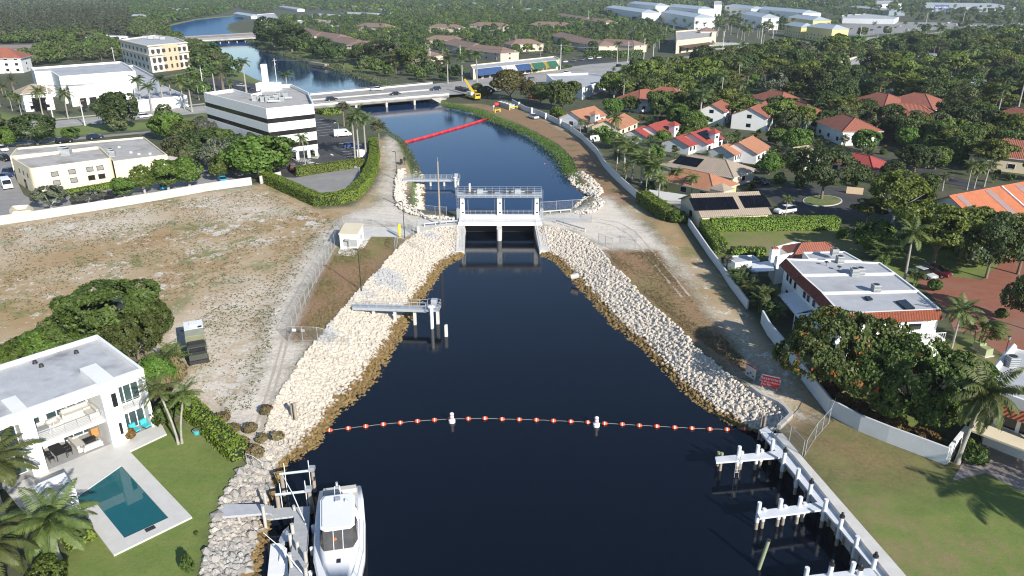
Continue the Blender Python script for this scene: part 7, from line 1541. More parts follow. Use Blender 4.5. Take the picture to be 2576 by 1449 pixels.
# =====================================================================  VEHICLES, POLES, MACHINES
CARS = [('pickup','white',948,228,1000,224,1.8,'white pickup truck crossing the bridge in the far lanes'),('suv','black',835,253,900,248,1.8,'black car nearest the left end of the bridge'),('car','black',994,239,940,243,1.8,'low black car in the middle of the bridge'),('suv','navy',1096,227,1040,231,1.8,'dark car near the right end of the bridge'),
 ('pickup','white',1424,186,1480,180,.02,'white pickup truck on the boulevard above the white shop'),('suv','black',1558,168,1620,161,.02,'black car on the boulevard beyond the small palms'),('suv','black',1535,187,1590,180,.02,'black car on the boulevard right of the white shop'),('suv','grey',1339,202,1400,196,.02,'grey car on the boulevard left of the white shop'),
 ('car','silver',1807,142,1870,134,.02,'silver car on the far boulevard between trees'),('suv','navy',1802,154,1860,146,.02,'dark car on the far boulevard below the silver car'),('suv','white',1797,168,1840,162,.02,'white car half hidden by the boulevard trees'),('suv','white',2138,128,2200,123,.02,'white car on the wide road at the upper right'),('car','blue',1835,107,1870,104,.03,'blue car parked beyond the arched porch building'),('suv','grey',1793,110,1830,107,.03,'grey car parked beside the arched porch'),
 ('suv','white',366,296,430,288,.02,'white car on the street left of the striped block'),('suv','white',6,380,20,384,.02,'white car at the far left edge by the cream office'),('suv','black',14,404,30,408,.02,'black car at the left edge beside the cream office'),('car','blue',16,448,34,440,.02,'blue car parked beside the cream office'),('suv','navy',30,436,48,430,.02,'dark car parked between the blue car and the cream office'),('van','white',18,472,40,498,.02,'white van parked at the left edge below the cream office'),('pickup','black',283,497,300,478,.02,'black pickup truck parked behind the long concrete wall'),('car','cyan',410,474,400,460,.02,'bright blue car parked under the trees behind the concrete wall'),('car','cyan',560,456,550,446,.02,'turquoise car at the right end of the concrete wall'),('suv','navy',240,349,262,346,.02,'dark car on the street behind the cream office'),('suv','black',162,359,184,356,.02,'black car parked behind the cream office'),
 ('van','white',862,343,905,340,.02,'white service van with a roof rack in the dark parking lot'),('suv','blue',884,372,915,369,.02,'dark blue car parked by the tall hedge palms'),('suv','maroon',736,428,726,416,.02,'dark maroon car at the gravel lot entrance'),('suv','white',776,382,740,387,.02,'white car parked under the corner of the striped block'),('car','silver',787,422,830,416,.02,'silver car parked behind the inner hedge'),('car','black',525,226,560,222,.02,'black car in the lot behind the striped block'),('car','silver',608,218,640,220,.02,'silver car in the lot by the pool bank'),('car','navy',626,227,660,229,.02,'navy car in the lot next to the silver car'),
 ('pickup','white',1341,298,1310,288,.02,'white pickup truck parked on the dirt track by the perimeter wall'),('suv','white',1974,536,1940,540,.02,'white car beside the beige solar house'),('car','black',1915,462,1935,470,.02,'black car in the shaded drive by the turning circle'),('suv','maroon',2352,692,2378,699,.02,'dark maroon car parked on the brick court'),('car','silver',2320,695,2338,702,.02,'silver car parked on the brick court beside the maroon car'),('car','navy',1855,445,1868,441,.02,'dark car beside the round shrubs of the beige house'),('suv','red',2500,182,2530,186,.02,'red car in the lot near the right edge')]
for k, c, u, v, u2, v2, z, lb in CARS: a, b = P(u, v, z), P(u2, v2, z); car(k, c, a, math.atan2(b.y-a.y, b.x-a.x), lb)
for i in range(20):
    t = i/19; u = 2125+t*330; v = 82-t*22+RNG.choice([-6, 0, 5]); car(RNG.choice(['car', 'suv']), RNG.choice(['white', 'silver', 'grey', 'navy']), P(u, v, .02), RNG.choice([.3, 1.87]), 'small car in the far car lots at the upper right', group='cars in the far lots')
for i in range(9): car(RNG.choice(['car', 'suv']), RNG.choice(['white', 'silver', 'black', 'grey']), P(1360+i*21, 165-i*2.6, .04), 1.2, 'car parked in front of the strip of shops', group='cars at the shop strip')
# machines on the dirt track
p = P(1190,250); q = P(1165,243); ang = math.atan2(p.y-q.y, p.x-q.x)
r = thing('mobile_crane', 'yellow mobile crane with a lattice boom parked at the bridge end', 'crane', p, ang)
m = MB(); m.bx(-5, 4.5, -1.25, 1.25, .9, 1.6); m.bx(2.6, 4.8, -1.2, 1.2, 1.6, 2.9); loc_part(r, 'carrier', m, YEL); m = MB(); m.bx(-3.6, .6, -1.3, 1.3, 1.75, 3.2); loc_part(r, 'superstructure', m, WPAINT); m = MB(); m.bx(-.4, 1.5, .2, 1.2, 1.9, 3.8); loc_part(r, 'cab', m, YEL); m = MB(); m.bx(1.5, 1.56, .3, 1.1, 2.6, 3.6); m.bx(4.8, 4.86, -1, 1, 2, 2.7); loc_part(r, 'windows', m, GLASS)
m = MB(); m.tube([(.5, 0, 3.0), (-7.5, 0, 7.6)], [.75, .5], 4, 0, True, False); m.tube([(-7.5, 0, 7.6), (-10.5, .4, 9.0)], .35, 4, 1, True, False); loc_part(r, 'boom', m, [YEL, DARK])
for x in (-4, -2.6, 1.2, 3.4):
    for y in (-1.15, 1.15): m = MB(); m.tube([(x, y-.2, .55), (x, y+.2, .55)], .55, 12); loc_part(r, 'wheel', m, BLACK)
p = P(1163,237); r = thing('dump_truck', 'black tipper truck parked behind the yellow crane', 'truck', p, ang); m = MB(); m.bx(-4.5, 1.5, -1.25, 1.25, 1.1, 1.4); m.bx(-4.5, 1.5, -1.3, -1.15, 1.4, 3.0); m.bx(-4.5, 1.5, 1.15, 1.3, 1.4, 3.0); m.bx(-4.6, -4.45, -1.3, 1.3, 1.4, 3.0); m.bx(1.45, 1.6, -1.3, 1.3, 1.4, 3.2); loc_part(r, 'tipper_body', m, DARK); m = MB(); m.bx(1.9, 4.2, -1.2, 1.2, .8, 3.0); loc_part(r, 'cab', m, paint(CARP['black'])); m = MB(); m.bx(4.2, 4.25, -1, 1, 1.9, 2.8); loc_part(r, 'windshield', m, GLASS)
for x in (-3.2, -1.9, 3.1):
    for y in (-1.1, 1.1): m = MB(); m.tube([(x, y-.2, .55), (x, y+.2, .55)], .55, 12); loc_part(r, 'wheel', m, BLACK)
p, q = P(1258,266), P(1288,275); c = (p+q)/2; d = q-p; r = thing('skip_container', 'grey open top skip container full of rubble by the perimeter wall', 'skip', c, math.atan2(d.y, d.x)); L = d.length; m = MB(); m.bx(-L/2, L/2, -1.2, -1.1, .1, 1.9); m.bx(-L/2, L/2, 1.1, 1.2, .1, 1.9); m.bx(-L/2, -L/2+.1, -1.1, 1.1, .1, 1.9); m.bx(L/2-.1, L/2, -1.1, 1.1, .1, 1.9); [m.bx(-L/2+k*L/7, -L/2+k*L/7+.12, -1.28, -1.2, .1, 1.9) for k in range(8)]; loc_part(r, 'body', m, ACM); m = MB(); [m.box((RNG.uniform(-L*.4, L*.4), RNG.uniform(-.8, .8), 1.5), (1.2, .8, .8), RNG.random()*3) for k in range(9)]; loc_part(r, 'rubble', m, CONCW)
p = P(1249,268); r = thing('generator', 'red wheeled generator in front of the grey skip', 'generator', p, .2); m = MB(); m.box((0, 0, 1.0), (1.8, 1.1, 1.1), 0, 0, .9); loc_part(r, 'casing', m, RED); m = MB(); [m.tube([(x, -.6, .35), (x, .6, .35)], .35, 10) for x in (-.5, .5)]; loc_part(r, 'wheels', m, BLACK)
for u0, v0, u1, v1, lb in ((1246,283,1258,281,'yellow barrier rail nearer the water on the dirt track'),(1282,277,1301,273,'yellow barrier rail beside the grey skip')):
    a, b = P(u0, v0), P(u1, v1); r = thing('barrier', lb, 'barrier', a); m = MB(); m.tube([a+Vector((0, 0, .8)), b+Vector((0, 0, .8))], .22, 4, 0, True, False); m.build('rail', YEL, r)
    for q in (a, b): m = MB(); m.box((q.x, q.y, .55), (.4, .4, 1.3)); m.build('post', YEL, r)
p = P(1242,281); m = MB(); m.cyl((p.x, p.y, 0), .06, 2.2, 6); m.box((p.x, p.y-.05, 2.1), (.6, .05, .6)); tag(m.build('track_sign', WPAINT), 'small white sign on a post by the yellow barrier', 'sign')
# poles and wires
POLES = [(697,214,147),(1083,170,120),(1158,150,114),(1410,176,110),(1579,158,104),(1619,153,96),(1643,142,110),(1913,122,70),(1941,118,64),(2080,92,53),(2163,96,64),(2202,126,86),(2435,150,114),(135,302,210),(513,232,170),(288,153,118),(214,316,247),(1817,135,78),(2328,66,32),(2225,60,40),(2420,66,28),(86,88,66),(118,97,73),(1480,62,26),(1310,20,-10)]
pt = []
for i, (u, v, vt) in enumerate(POLES):
    p = P(u, v); h = HT(u, v, vt); r = thing('utility_pole', 'grey utility pole with a cross arm '+where(p.x, p.y), 'utility pole', p, .9, 'utility poles along the roads'); m = MB(); m.tube([(0, 0, -.2), (0, 0, h)], [.24, .16], 7); loc_part(r, 'shaft', m, CONCW); m = MB(); m.box((0, 0, h-1.0), (2.6, .16, .16)); [m.cyl((x, 0, h-.92), .06, .25, 5) for x in (-1.2, 0, 1.2)]; loc_part(r, 'cross_arm', m, WOODP); m = MB(); m.cyl((.35, 0, h-3), .25, .8, 8); loc_part(r, 'transformer', m, ALU); pt.append(Vector((p.x, p.y, h-.7)))
for i, j in ((0, 1), (1, 2), (2, 3), (3, 4), (4, 5), (7, 8), (13, 14), (8, 9), (9, 10)):
    m = MB()
    for o in (-1.0, .1, 1.0): m.tube([pt[i].lerp(pt[j], k/8)+Vector((o*.6, o*.6, -2.2*4*(k/8)*(1-k/8))) for k in range(9)], .045, 3)
    tag(m.build('power_lines', M('wire', (.22, .22, .23))), 'slack power lines strung between two far utility poles', 'wires', 'power lines')
for u, v, vt, lb in ((852,330,309,'pale lamp post in the dark parking lot'),(898,401,371,'pale lamp post beside the parking bays'),(906,440,420,'pale lamp post over the gravel lot hedge'),(1300,168,128,'tall lamp post by the strip of shops'),(1797,560,519,'dark lamp post behind the beige solar house')): lamp_post('lamp_post', lb, P(u, v), HT(u, v, vt), -1.0, .2, ALU if u < 1700 else DARK)
p = P(2526,897); h = HT(2526,897,845); r = thing('lantern_post', 'black garden lantern post beside the brick court', 'street lamp', p); m = MB(); m.cyl((0, 0, 0), .12, .3, 8); m.cyl((0, 0, .3), .05, h-.8, 8); loc_part(r, 'post', m, DARK); m = MB(); m.cyl((0, 0, h-.5), .14, .4, 8, 0, .2); m.cyl((0, 0, h-.1), .24, .15, 8, 1, .04); loc_part(r, 'lantern', m, [ALU, DARK])
for u, v, lb in ((2462,878,'green utility box further from the corner house'),(2478,893,'green utility box nearer the corner house')): p = P(u, v); m = MB(); m.box((p.x, p.y, .55), (1.3, 1.1, 1.1), .3, 0, .92); m.box((p.x, p.y, .06), (1.6, 1.4, .12), .3, 1); tag(m.build('utility_box', [M('box_green', (.33, .36, .20)), CONCW]), lb, 'utility box')
p = P(909,393); m = MB(); m.box((p.x, p.y, .9), (2.2, 1.8, 1.8), .2); m.box((p.x, p.y, 1.85), (2.3, 1.9, .1), .2); tag(m.build('storage_bin', WPAINT), 'white bin enclosure box under the tall parking lot palms', 'bin')
wall_line('timber_dock', 'small weathered timber dock on the far bank of the pool', PL([(783,160),(822,166)]), 1.2, 3.0, WOODP, 'dock')
p = P(1680,500); r = thing('hot_tub', 'round dark edged pool in the garden of the beige solar house', 'pool', P(1698,523)); m = MB(); m.tube([(math.cos(t*.35)*4.2, math.sin(t*.35)*3.2, .25) for t in range(19)], .5, 6); loc_part(r, 'rim', m, ASPHL); m = MB(); m.prism([(math.cos(t*.35)*3.9, math.sin(t*.35)*2.9) for t in range(18)], 0, .2); loc_part(r, 'pool_surface', m, MATS.get('x') or pool_mat('tub_water', (.05, .08, .10)))
wall_line('vinyl_fence', 'white vinyl fence between the yellow house and the beige solar house', PL([(1632,497),(1732,512)]), 1.9, .12, WPAINT, 'fence'); wall_line('vinyl_fence', 'white vinyl garden fence below the first coral house', PL([(1484,357),(1540,350)]), 1.9, .12, WPAINT, 'fence'); wall_line('garden_wall', 'peach garden wall beside the turning circle', PL([(2128,486),(2170,490)]), 1.6, .2, PEACH)
# =====================================================================  HEDGES AND TREES
hedge('hedge', 'tall bright clipped hedge wrapping round the gravel lot beside the sand path', PL([(668,456),(735,487),(800,516),(850,512),(890,500),(920,468),(938,430),(944,395),(938,366)]), 2.6, 2.5, 'hedge', .14, 34, seed=11)
hedge('hedge', 'clipped hedge between the dark parking lot and the gravel lot', PL([(744,442),(820,432),(915,418)]), 2.2, 2.2, 'hedge', .14, 34, seed=12)
hedge('hedge', 'sloping clipped hedge beside the gravel pad and the beige solar house', PL([(1614,508),(1650,533),(1688,556)]), 3.0, 2.6, 'hedge', .14, 34, seed=13)
hedge('hedge', 'long clipped hedge along the back of the walled lawn', PL([(1785,578),(1900,578),(2000,576),(2104,574)]), 2.6, 2.4, 'hedge', .14, 34, seed=14); hedge('hedge', 'clipped hedge curving down the left side of the walled lawn', PL([(1772,576),(1784,600),(1800,622),(1814,640)]), 2.2, 2.2, 'hedge', .14, 34, seed=15); hedge('hedge', 'low clipped hedge at the front of the walled lawn', PL([(1838,641),(1922,642)]), 1.6, 1.5, 'hedge', .2, 14, seed=16); hedge('hedge', 'short dark clipped hedge right of the walled lawn', PL([(2150,585),(2185,590)]), 2.2, 1.8, 'hedged', .22, 12, seed=17)
hedge('hedge', 'clipped hedge behind the perimeter wall below the lime green bush', PL([(1392,292),(1420,304),(1448,318)]), 3.0, 2.6, 'hedge', .2, 18, seed=18); hedge('hedge', 'hedge along the cream office towards the concrete wall', PL([(90,500),(180,489),(300,468)]), 2.0, 1.2, 'hedge', .14, 34, seed=19); hedge('hedge', 'hedge strip between the boulevard and the shop lot', PL([(1330,184),(1400,175),(1435,169)]), 2.5, 1.4, 'hedged', .4, 4, seed=20); hedge('hedge', 'tall dark hedge in front of the brown townhouses by the boulevard', PL([(1470,145),(1560,146),(1612,143)]), 3.5, 4.5, 'hedged', .5, 3, seed=21); hedge('hedge', 'hedge along the far side of the bridge end lawn', PL([(805,288),(850,283)]), 6, 1.6, 'hedge', .4, 5, seed=22); hedge('hedge', 'low hedge along the boulevard below the arched porch', PL([(1700,128),(1790,122),(1900,115)]), 3, 1.3, 'hedged', .5, 3, seed=23)
# crotons inside the garden wall
wp = resample(PL([(2040,975),(2088,1036),(2160,1078),(2232,1106),(2300,1132),(2372,1162)]), 26)
for i, p in enumerate(wp): plant('croton%d' % (i % 2), p+Vector((1.0, 1.5, 0)), 'coppery croton bush in the row behind the white garden wall', 'croton bushes behind the garden wall', RNG.uniform(.9, 1.3))
T = [  # kind, foot u, foot v, top v, crown width px, label
 ('flame0',2118,985,806,300,'broad flame tree with orange blossom behind the white wall'),('wide0',2285,1040,878,300,'broad dark green tree right of the orange flowering tree'),
 ('isle0',2066,502,374,190,'big dark tree on the island of the turning circle'),('tall0',2242,582,424,158,'tall yellow green tree with a pale trunk beside the turning circle'),('tall1',2345,672,500,210,'spreading yellow green tree in front of the orange roof'),('isle0',2480,700,548,190,'dark tree at the edge of the brick court'),('tall1',2560,690,530,160,'green tree at the right edge above the brick court'),('isle0',2585,830,690,130,'dark tree at the right edge beside the brick court'),
 ('tall1',2425,660,508,160,'yellow green tree right of the spreading tree under the orange roof'),('oak0',2530,650,545,130,'dark green tree under the right end of the orange roof'),('yel0',2290,572,478,120,'yellow green tree between the two tall pale trunks'),('oak1',1730,285,236,80,'dark tree in front of the left white two storey house'),('dark1',1790,300,246,90,'dark tree in front of the white two storey houses'),('yel1',1880,312,250,110,'flat topped tree in front of the right white two storey house'),('oak2',1835,300,255,80,'tree between the white two storey houses'),('yel2',1960,318,262,110,'bright flat topped tree right of the white two storey houses'),('dark0',1680,278,236,90,'wide dark tree behind the first red house'),
 ('dark0',2300,432,362,110,'dark tree with hanging limbs beyond the turning circle'),('yel0',2180,560,500,90,'low yellow green tree behind the tall pale trunk'),('rust0',1283,252,172,106,'rusty green tree in the park by the bridge end'),('oak0',1412,277,198,96,'rounded green tree beside the white shop'),('oak1',1360,262,205,60,'green tree left of the rounded tree by the white shop'),('rust1',1330,258,200,46,'small rusty tree over the orange shrubs'),('dark1',1200,240,208,40,'dark tree behind the yellow crane'),('dark2',1225,248,215,40,'dark tree between the crane and the rusty tree'),
 ('ball0',1402,298,268,44,'bright lime green round bush behind the perimeter wall'),('dark0',303,328,227,115,'large dark round tree by the street left of the striped block'),('dark1',95,364,284,115,'dark round tree behind the cream office'),('lime0',425,352,276,94,'bright green tree between the cream office and the striped block'),('grey0',520,362,290,92,'grey green tree with pale limbs beside the striped block'),('grey1',560,432,345,110,'grey tree with bare pale branches below the striped block'),('oak1',700,430,362,90,'green tree under the front corner of the striped block'),('olive0',455,420,340,90,'olive tree between the bright green tree and the cream office'),('lime1',650,446,338,190,'large bright green tree at the corner of the striped block'),('grey0',602,420,340,100,'grey green tree left of the large bright green tree'),('oak2',590,440,370,70,'dark green tree behind the concrete wall'),
 ('dark1',500,412,325,120,'dark green tree beyond the upright bright trees'),('oak0',545,395,318,120,'rounded green tree left of the grey tree by the striped block'),('dark2',610,405,335,110,'dark tree behind the large bright green tree'),('oak2',470,370,305,90,'green tree right of the bright green tree by the street'),
 ('sap0',365,488,412,70,'upright green tree left of the blue car behind the concrete wall'),('sap1',425,482,398,80,'upright green tree over the blue car'),('sap0',478,474,390,85,'upright bright tree near the right of the concrete wall'),('sap1',555,456,388,58,'slim upright tree at the right end of the concrete wall'),('grey1',130,524,466,100,'sparse grey tree behind the left of the concrete wall'),('grey0',222,508,480,90,'low sparse tree behind the concrete wall'),('sap1',315,498,445,70,'small upright tree beside the black pickup'),
 ('lime2',20,372,318,60,'small tree at the left edge behind the cream office'),('lime1',180,352,318,50,'small bright palm like tree beside the street'),('olive0',540,180,130,75,'dark tree on the left bank of the far pool'),('oak0',500,160,110,70,'dark tree right of the ornate beige building'),('dark2',690,118,42,110,'very large dark tree on the far bank of the pool'),('dark0',735,130,58,100,'large dark tree on the pool bank before the brown roofs'),('dark1',815,150,90,75,'dark tree on the pool bank below the brown roofs'),('dark0',960,168,98,95,'wide dark tree between the pool and the brown roofs'),('oak2',915,160,108,70,'dark green tree left of the wide dark tree'),('oak0',1040,178,115,90,'dark tree on the bank near the bridge'),('olive1',1085,186,140,60,'olive tree near the bridge end'),('oak1',1000,176,125,80,'dark tree behind the bank bushes'),
 ('oak0',2480,420,350,110,'dark tree left of the far right terracotta house'),('lime0',625,190,50,0,'')]
for k, u, v, vt, w, lb in T:
    if w: plant_px(k, u, v, vt, lb, wpx=w)
PALMS = [('cocohi0',2408,1165,905,205,'tall coconut palm beside the white corner house'),('coco0',2388,898,742,110,'leaning coconut palm in front of the white terrace balcony'),('arecahi',2457,876,775,110,'large areca palm clump on the lawn by the brick court'),('coco1',2274,708,552,110,'coconut palm at the rear of the white terrace'),('areca0',2222,668,605,95,'areca palm clump behind the white terrace'),('areca1',2300,722,670,50,'areca palm clump beside the brick court cars'),
 ('coco2',1547,374,276,52,'tall thin coconut palm in front of the coral houses'),('royal0',1758,326,226,70,'tall royal palm behind the solar red house'),('queen0',1656,512,430,64,'palm in front of the left end of the yellow house'),('queen1',1738,498,432,58,'palm in front of the window of the yellow house'),('queen2',1782,488,440,44,'reddish slim palms at the right end of the yellow house'),('queen0',1700,480,415,50,'palm before the coral roof of the yellow house'),('queen1',1845,402,340,50,'palm beside the right coral house'),('coco0',1590,452,352,110,'tall leaning palm in the clump by the white vinyl fence'),('coco1',1612,465,375,105,'palm in the middle of the clump by the vinyl fence'),('coco2',1570,430,340,95,'palm at the left of the clump by the vinyl fence'),('coco0',1635,470,386,92,'palm at the right of the clump by the vinyl fence'),('coco2',1655,480,398,90,'palm at the lower right of the clump by the vinyl fence'),('queen1',1552,412,340,70,'palm at the upper left of the clump by the vinyl fence'),('royal1',1630,420,352,80,'palm behind the clump by the vinyl fence'),('date0',1472,330,300,50,'feathery palm in the garden of the first coral house'),('queen2',1975,548,488,48,'palm beside the white car and the beige solar house'),('queen0',2020,440,360,50,'palm left of the island tree'),('coco1',2432,478,398,60,'left palm of the group behind the orange roof'),('coco2',2450,474,404,60,'middle palm of the group behind the orange roof'),('queen1',2475,470,400,70,'right palm of the group behind the orange roof'),('queen2',2370,480,432,55,'bushy palm left of the group behind the orange roof'),
 ('sabal0',1826,690,640,36,'cabbage palm against the white wall by the awning shed'),('royal0',894,404,292,60,'left tall palm in the group by the parking lot hedge'),('royal1',904,403,276,60,'middle tall palm in the group by the parking lot hedge'),('royal2',921,394,290,60,'right tall palm in the group by the parking lot hedge'),('sabal1',866,318,256,40,'cabbage palm beside the white service van'),('sabal1',956,394,300,44,'shaggy cabbage palm at the head of the sand path'),('queen0',769,422,327,50,'single palm in front of the striped block'),('royal0',620,232,148,55,'tall royal palm by the lot behind the striped block'),('date0',562,227,162,60,'date palm in the lot behind the striped block'),('royal1',541,230,172,50,'palm left of the date palm behind the striped block'),('royal2',484,282,212,55,'palm on the street corner before the white annex'),('coco0',465,274,184,55,'tall palm before the white annex'),('royal0',414,274,190,52,'slim tall palm before the white complex'),('royal1',383,280,211,55,'dark palm before the white complex'),('royal2',358,277,192,55,'palm at the right corner of the white complex'),('coco1',172,299,215,60,'palm at the left corner of the white complex'),('coco2',108,290,212,60,'palm before the white pavilion'),('date0',38,240,184,56,'date palm at the left edge by the white pavilion'),('royal0',435,268,196,45,'slim palm between two palms before the annex'),('royal1',724,238,182,50,'palm rising behind the roof of the striped block'),('royal0',1127,219,140,46,'first royal palm at the right end of the bridge'),('royal1',1163,212,140,46,'second royal palm at the right end of the bridge'),('royal2',1200,212,130,46,'third royal palm at the right end of the bridge'),('royal0',1552,160,105,34,'palm on the verge of the boulevard beside the utility pole'),('sabal1',210,128,84,26,'lone cabbage palm among the trees behind the white complex'),('sabal0',985,180,135,46,'cabbage palm on the pool bank by the bridge'),('sabal0',865,172,150,30,'low cabbage palm on the pool bank'),('sabal0',790,150,120,26,'cabbage palm by the timber dock'),('sabal1',1110,192,150,30,'cabbage palm behind the bridge end')]
for k, u, v, vt, w, lb in PALMS: plant_px(k, u, v, vt, lb, wpx=w)
for i, (u, v) in enumerate([(1848,722),(1864,735),(1880,752),(1897,768),(1912,786),(1930,800),(1948,812),(1872,725),(1925,780)]): plant('areca%d' % (i % 2), P(u, v), 'areca palm clump in the row between the white wall and the awnings', 'areca palms beside the terrace', RNG.uniform(.75, 1.1))
for i, u in enumerate((1453,1595-120,1497,1518)): plant_px('coco%d' % (i % 3), u+90, 192-i*3, 168-i*3, 'small palm on the boulevard median by the white shop', 'small palms on the boulevard', wpx=20)
for u, v in ((1338,248),(1347,249),(1356,250)): plant('orange0', P(u, v), 'orange flowering shrub in the park shade', 'orange shrubs in the park', 1.3)
for i, (u, v) in enumerate([(2120,600),(2350,730),(2060,455),(1960,462),(2520,800),(2330,1045),(2430,1150),(2450,1165),(1720,560),(1698,560),(2150,470),(1890,480),(2010,470)]): plant(('ball0', 'shrub0', 'shrub1')[i % 3], P(u, v), 'garden shrub near the right hand houses', 'garden shrubs on the right', RNG.uniform(.7, 1.2))
# tall grass and brush along the pool banks: uncountable growth
def brushline(px, n, w, leaf, label, size=.22, hmax=1.1, seed=1):
    rs = np.random.RandomState(seed); pts = np.array([p[:] for p in resample(PL(px, -.3), 200)]); i = rs.randint(0, 200, n)
    C = pts[i]+np.column_stack([rs.normal(size=(n, 2))*w, rs.rand(n)**2*hmax*(.4+.6*np.clip(vnoise(pts[i], .2, seed)+.5, 0, 1))+.1]); N = rs.normal(size=(n, 3))+np.array([0, 0, .6]); N /= np.linalg.norm(N, axis=1, keepdims=True)
    o = bpy.data.objects.new('bank_grass', quads_mesh('bank_grass', C, N, rs.normal(size=(n, 3)), size*rs.uniform(.6, 1.4, n), size*.4, LEAF[leaf], .05)); COL.objects.link(o); tag(o, label, 'grass', kind='stuff')
brushline([(1122,263),(1200,282),(1246,304),(1290,319),(1355,350),(1408,391),(1426,415),(1436,442)], 9000, 1.3, 'lime', 'rough green growth along the right edge of the upper pool', .24, .8, 2)
brushline([(939,297),(972,330),(1016,360),(1044,420),(1056,450)], 2500, .6, 'olive', 'rough growth along the left edge of the upper pool', .25, .9, 3)
brushline([(600,90),(670,124),(750,146),(820,164),(896,190),(955,208),(1060,246)], 7000, 2.2, 'olive', 'rushes along the right bank of the far pool', .5, 2.0, 4)
brushline([(665,470),(735,497),(800,528),(890,520),(925,480),(950,430)], 2500, .7, 'dry', 'dry grass along the foot of the clipped hedge', .2, .4, 5)
def tufts(name, px, n, leaf, size, label, seed):
    rs = np.random.RandomState(seed); pl = [tuple(P(u, v).xy) for u, v in px]; a = np.array(pl); q = rs.uniform(a.min(0), a.max(0), (n*3, 2)); k = seg_dist(q[:, 0], q[:, 1], pl) > .5
    q = q[k]; z = vnoise(np.column_stack([q, q[:, :1]*0]), .35, seed)+rs.normal(size=len(q))*.25 > .0; q = q[z][:n]; m = len(q)
    C = np.column_stack([np.repeat(q, 3, 0)+rs.normal(size=(m*3, 2))*size*.6, rs.uniform(.02, size*.6, m*3)]); N = rs.normal(size=(m*3, 3))+np.array([0, 0, .8]); N /= np.linalg.norm(N, axis=1, keepdims=True)
    o = bpy.data.objects.new(name, quads_mesh(name, C, N, rs.normal(size=N.shape), size*rs.uniform(.5, 1.2, m*3), size*.3, LEAF[leaf], .02)); COL.objects.link(o); tag(o, label, 'grass', kind='stuff')
FLD = [(0,575),(250,536),(525,490),(640,475),(720,500),(800,535),(860,560),(830,600),(740,720),(690,850),(560,800),(440,760),(200,760),(0,820)]
tufts('dry_grass', FLD, 5000, 'dry', .18, 'dry grass tufts over the vacant lot', 51); tufts('weeds', FLD, 2600, 'olive', .19, 'green weeds over the vacant lot', 52); tufts('weeds', [(430,840),(560,760),(700,780),(690,900),(640,1040),(560,1040),(470,960)], 1500, 'olive', .16, 'weeds on the white sand by the camper truck', 53)
tufts('dry_grass', [(1520,632),(1655,633),(1720,720),(1850,872),(1900,930),(1870,942),(1715,830),(1615,740),(1545,668)], 4500, 'dry', .17, 'dry grass on the mown strip above the right riprap', 54); tufts('dry_grass', [(936,598),(990,600),(985,640),(926,706),(834,812),(800,855),(730,855),(800,706),(846,626)], 3500, 'dry', .17, 'dry grass on the brown lawn inside the fence', 57)
# ---- scattered trees by area; the largest 300 of a family become things, the rest one woodland
CAND = []
def scatter(px, kinds, gap, sc, label, group, seed, inner=True):
    poly_ = [tuple(P(u, v).xy) for u, v in px]; rs = random.Random(seed); xs = [p[0] for p in poly_]; ys = [p[1] for p in poly_]; cell = {}
    n = int((max(xs)-min(xs))*(max(ys)-min(ys))/gap**2*4)
    for _ in range(n):
        x, y = rs.uniform(min(xs), max(xs)), rs.uniform(min(ys), max(ys))
        if not inside((x, y), poly_): continue
        cx, cy = int(x//gap), int(y//gap)
        if any((a-x)**2+(b-y)**2 < gap*gap for i in (-1, 0, 1) for j in (-1, 0, 1) for a, b in cell.get((cx+i, cy+j), ())): continue
        if any(inside((x, y), e) for e in EXCB if e[0][0] <= x <= e[0][2] and e[0][1] <= y <= e[0][3]) if False else blocked(x, y): continue
        cell.setdefault((cx, cy), []).append((x, y)); CAND.append((rs.choice(kinds), x, y, rs.uniform(*sc), rs.random()*6.28, label, group))
for px in ([(2080,176),(2245,160),(2275,182),(2090,212)],[(2325,205),(2520,218),(2610,232),(2600,255),(2380,236)],[(2205,262),(2320,266),(2335,305),(2215,305)],[(2200,240),(2260,236),(2250,262),(2205,262)],[(1630,226),(1712,224),(1712,252),(1640,254)],[(2200,142),(2360,146),(2330,158),(2240,160)]): _x(px)
EXC.append([(p.x, p.y) for p in UP_T]); BOX = [(min(p[0] for p in e), min(p[1] for p in e), max(p[0] for p in e), max(p[1] for p in e), e) for e in EXC]
def blocked(x, y): return any(a <= x <= c and b <= y <= d and inside((x, y), e) for a, b, c, d, e in BOX)
OAK = ['oak0', 'oak1', 'oak2', 'dark0', 'dark1', 'dark2']; MIXT = OAK+['yel0', 'yel1', 'yel2', 'olive0', 'olive1']; PAL = ['royal0', 'royal1', 'royal2', 'coco0', 'coco1', 'queen0', 'queen2']
scatter([(-80,26),(300,24),(335,60),(318,100),(150,104),(60,108),(-80,108)], ['cas0', 'cas1', 'cas0'], 11, (.75, 1.15), 'tall feathery pine in the wood beyond the railway', 'feathery pines beyond the railway', 1)
scatter([(-80,70),(200,80),(260,100),(70,110),(-80,112)], ['olive0', 'oak1', 'lime0', 'olive1'], 7, (.8, 1.2), 'green tree at the edge of the wood along the railway', 'trees along the railway', 2)
scatter([(165,122),(320,116),(305,152),(150,160),(75,168),(62,152),(110,142)], ['oak0', 'olive0', 'olive1', 'oak2', 'sabal1', 'lime1'], 7, (.7, 1.15), 'green tree in the belt behind the white complex', 'trees behind the white complex', 3)
scatter([(330,60),(420,60),(500,108),(440,108),(330,95)], ['olive0', 'oak1', 'grey0', 'oak2'], 8, (.8, 1.1), 'tree between the wood and the railway bridge', 'trees by the railway bridge', 4)
scatter([(470,116),(520,132),(565,165),(600,195),(540,195),(480,185)], ['dark0', 'olive0', 'oak0'], 8, (.8, 1.1), 'tree on the left bank of the far pool', 'trees on the far left bank', 5)
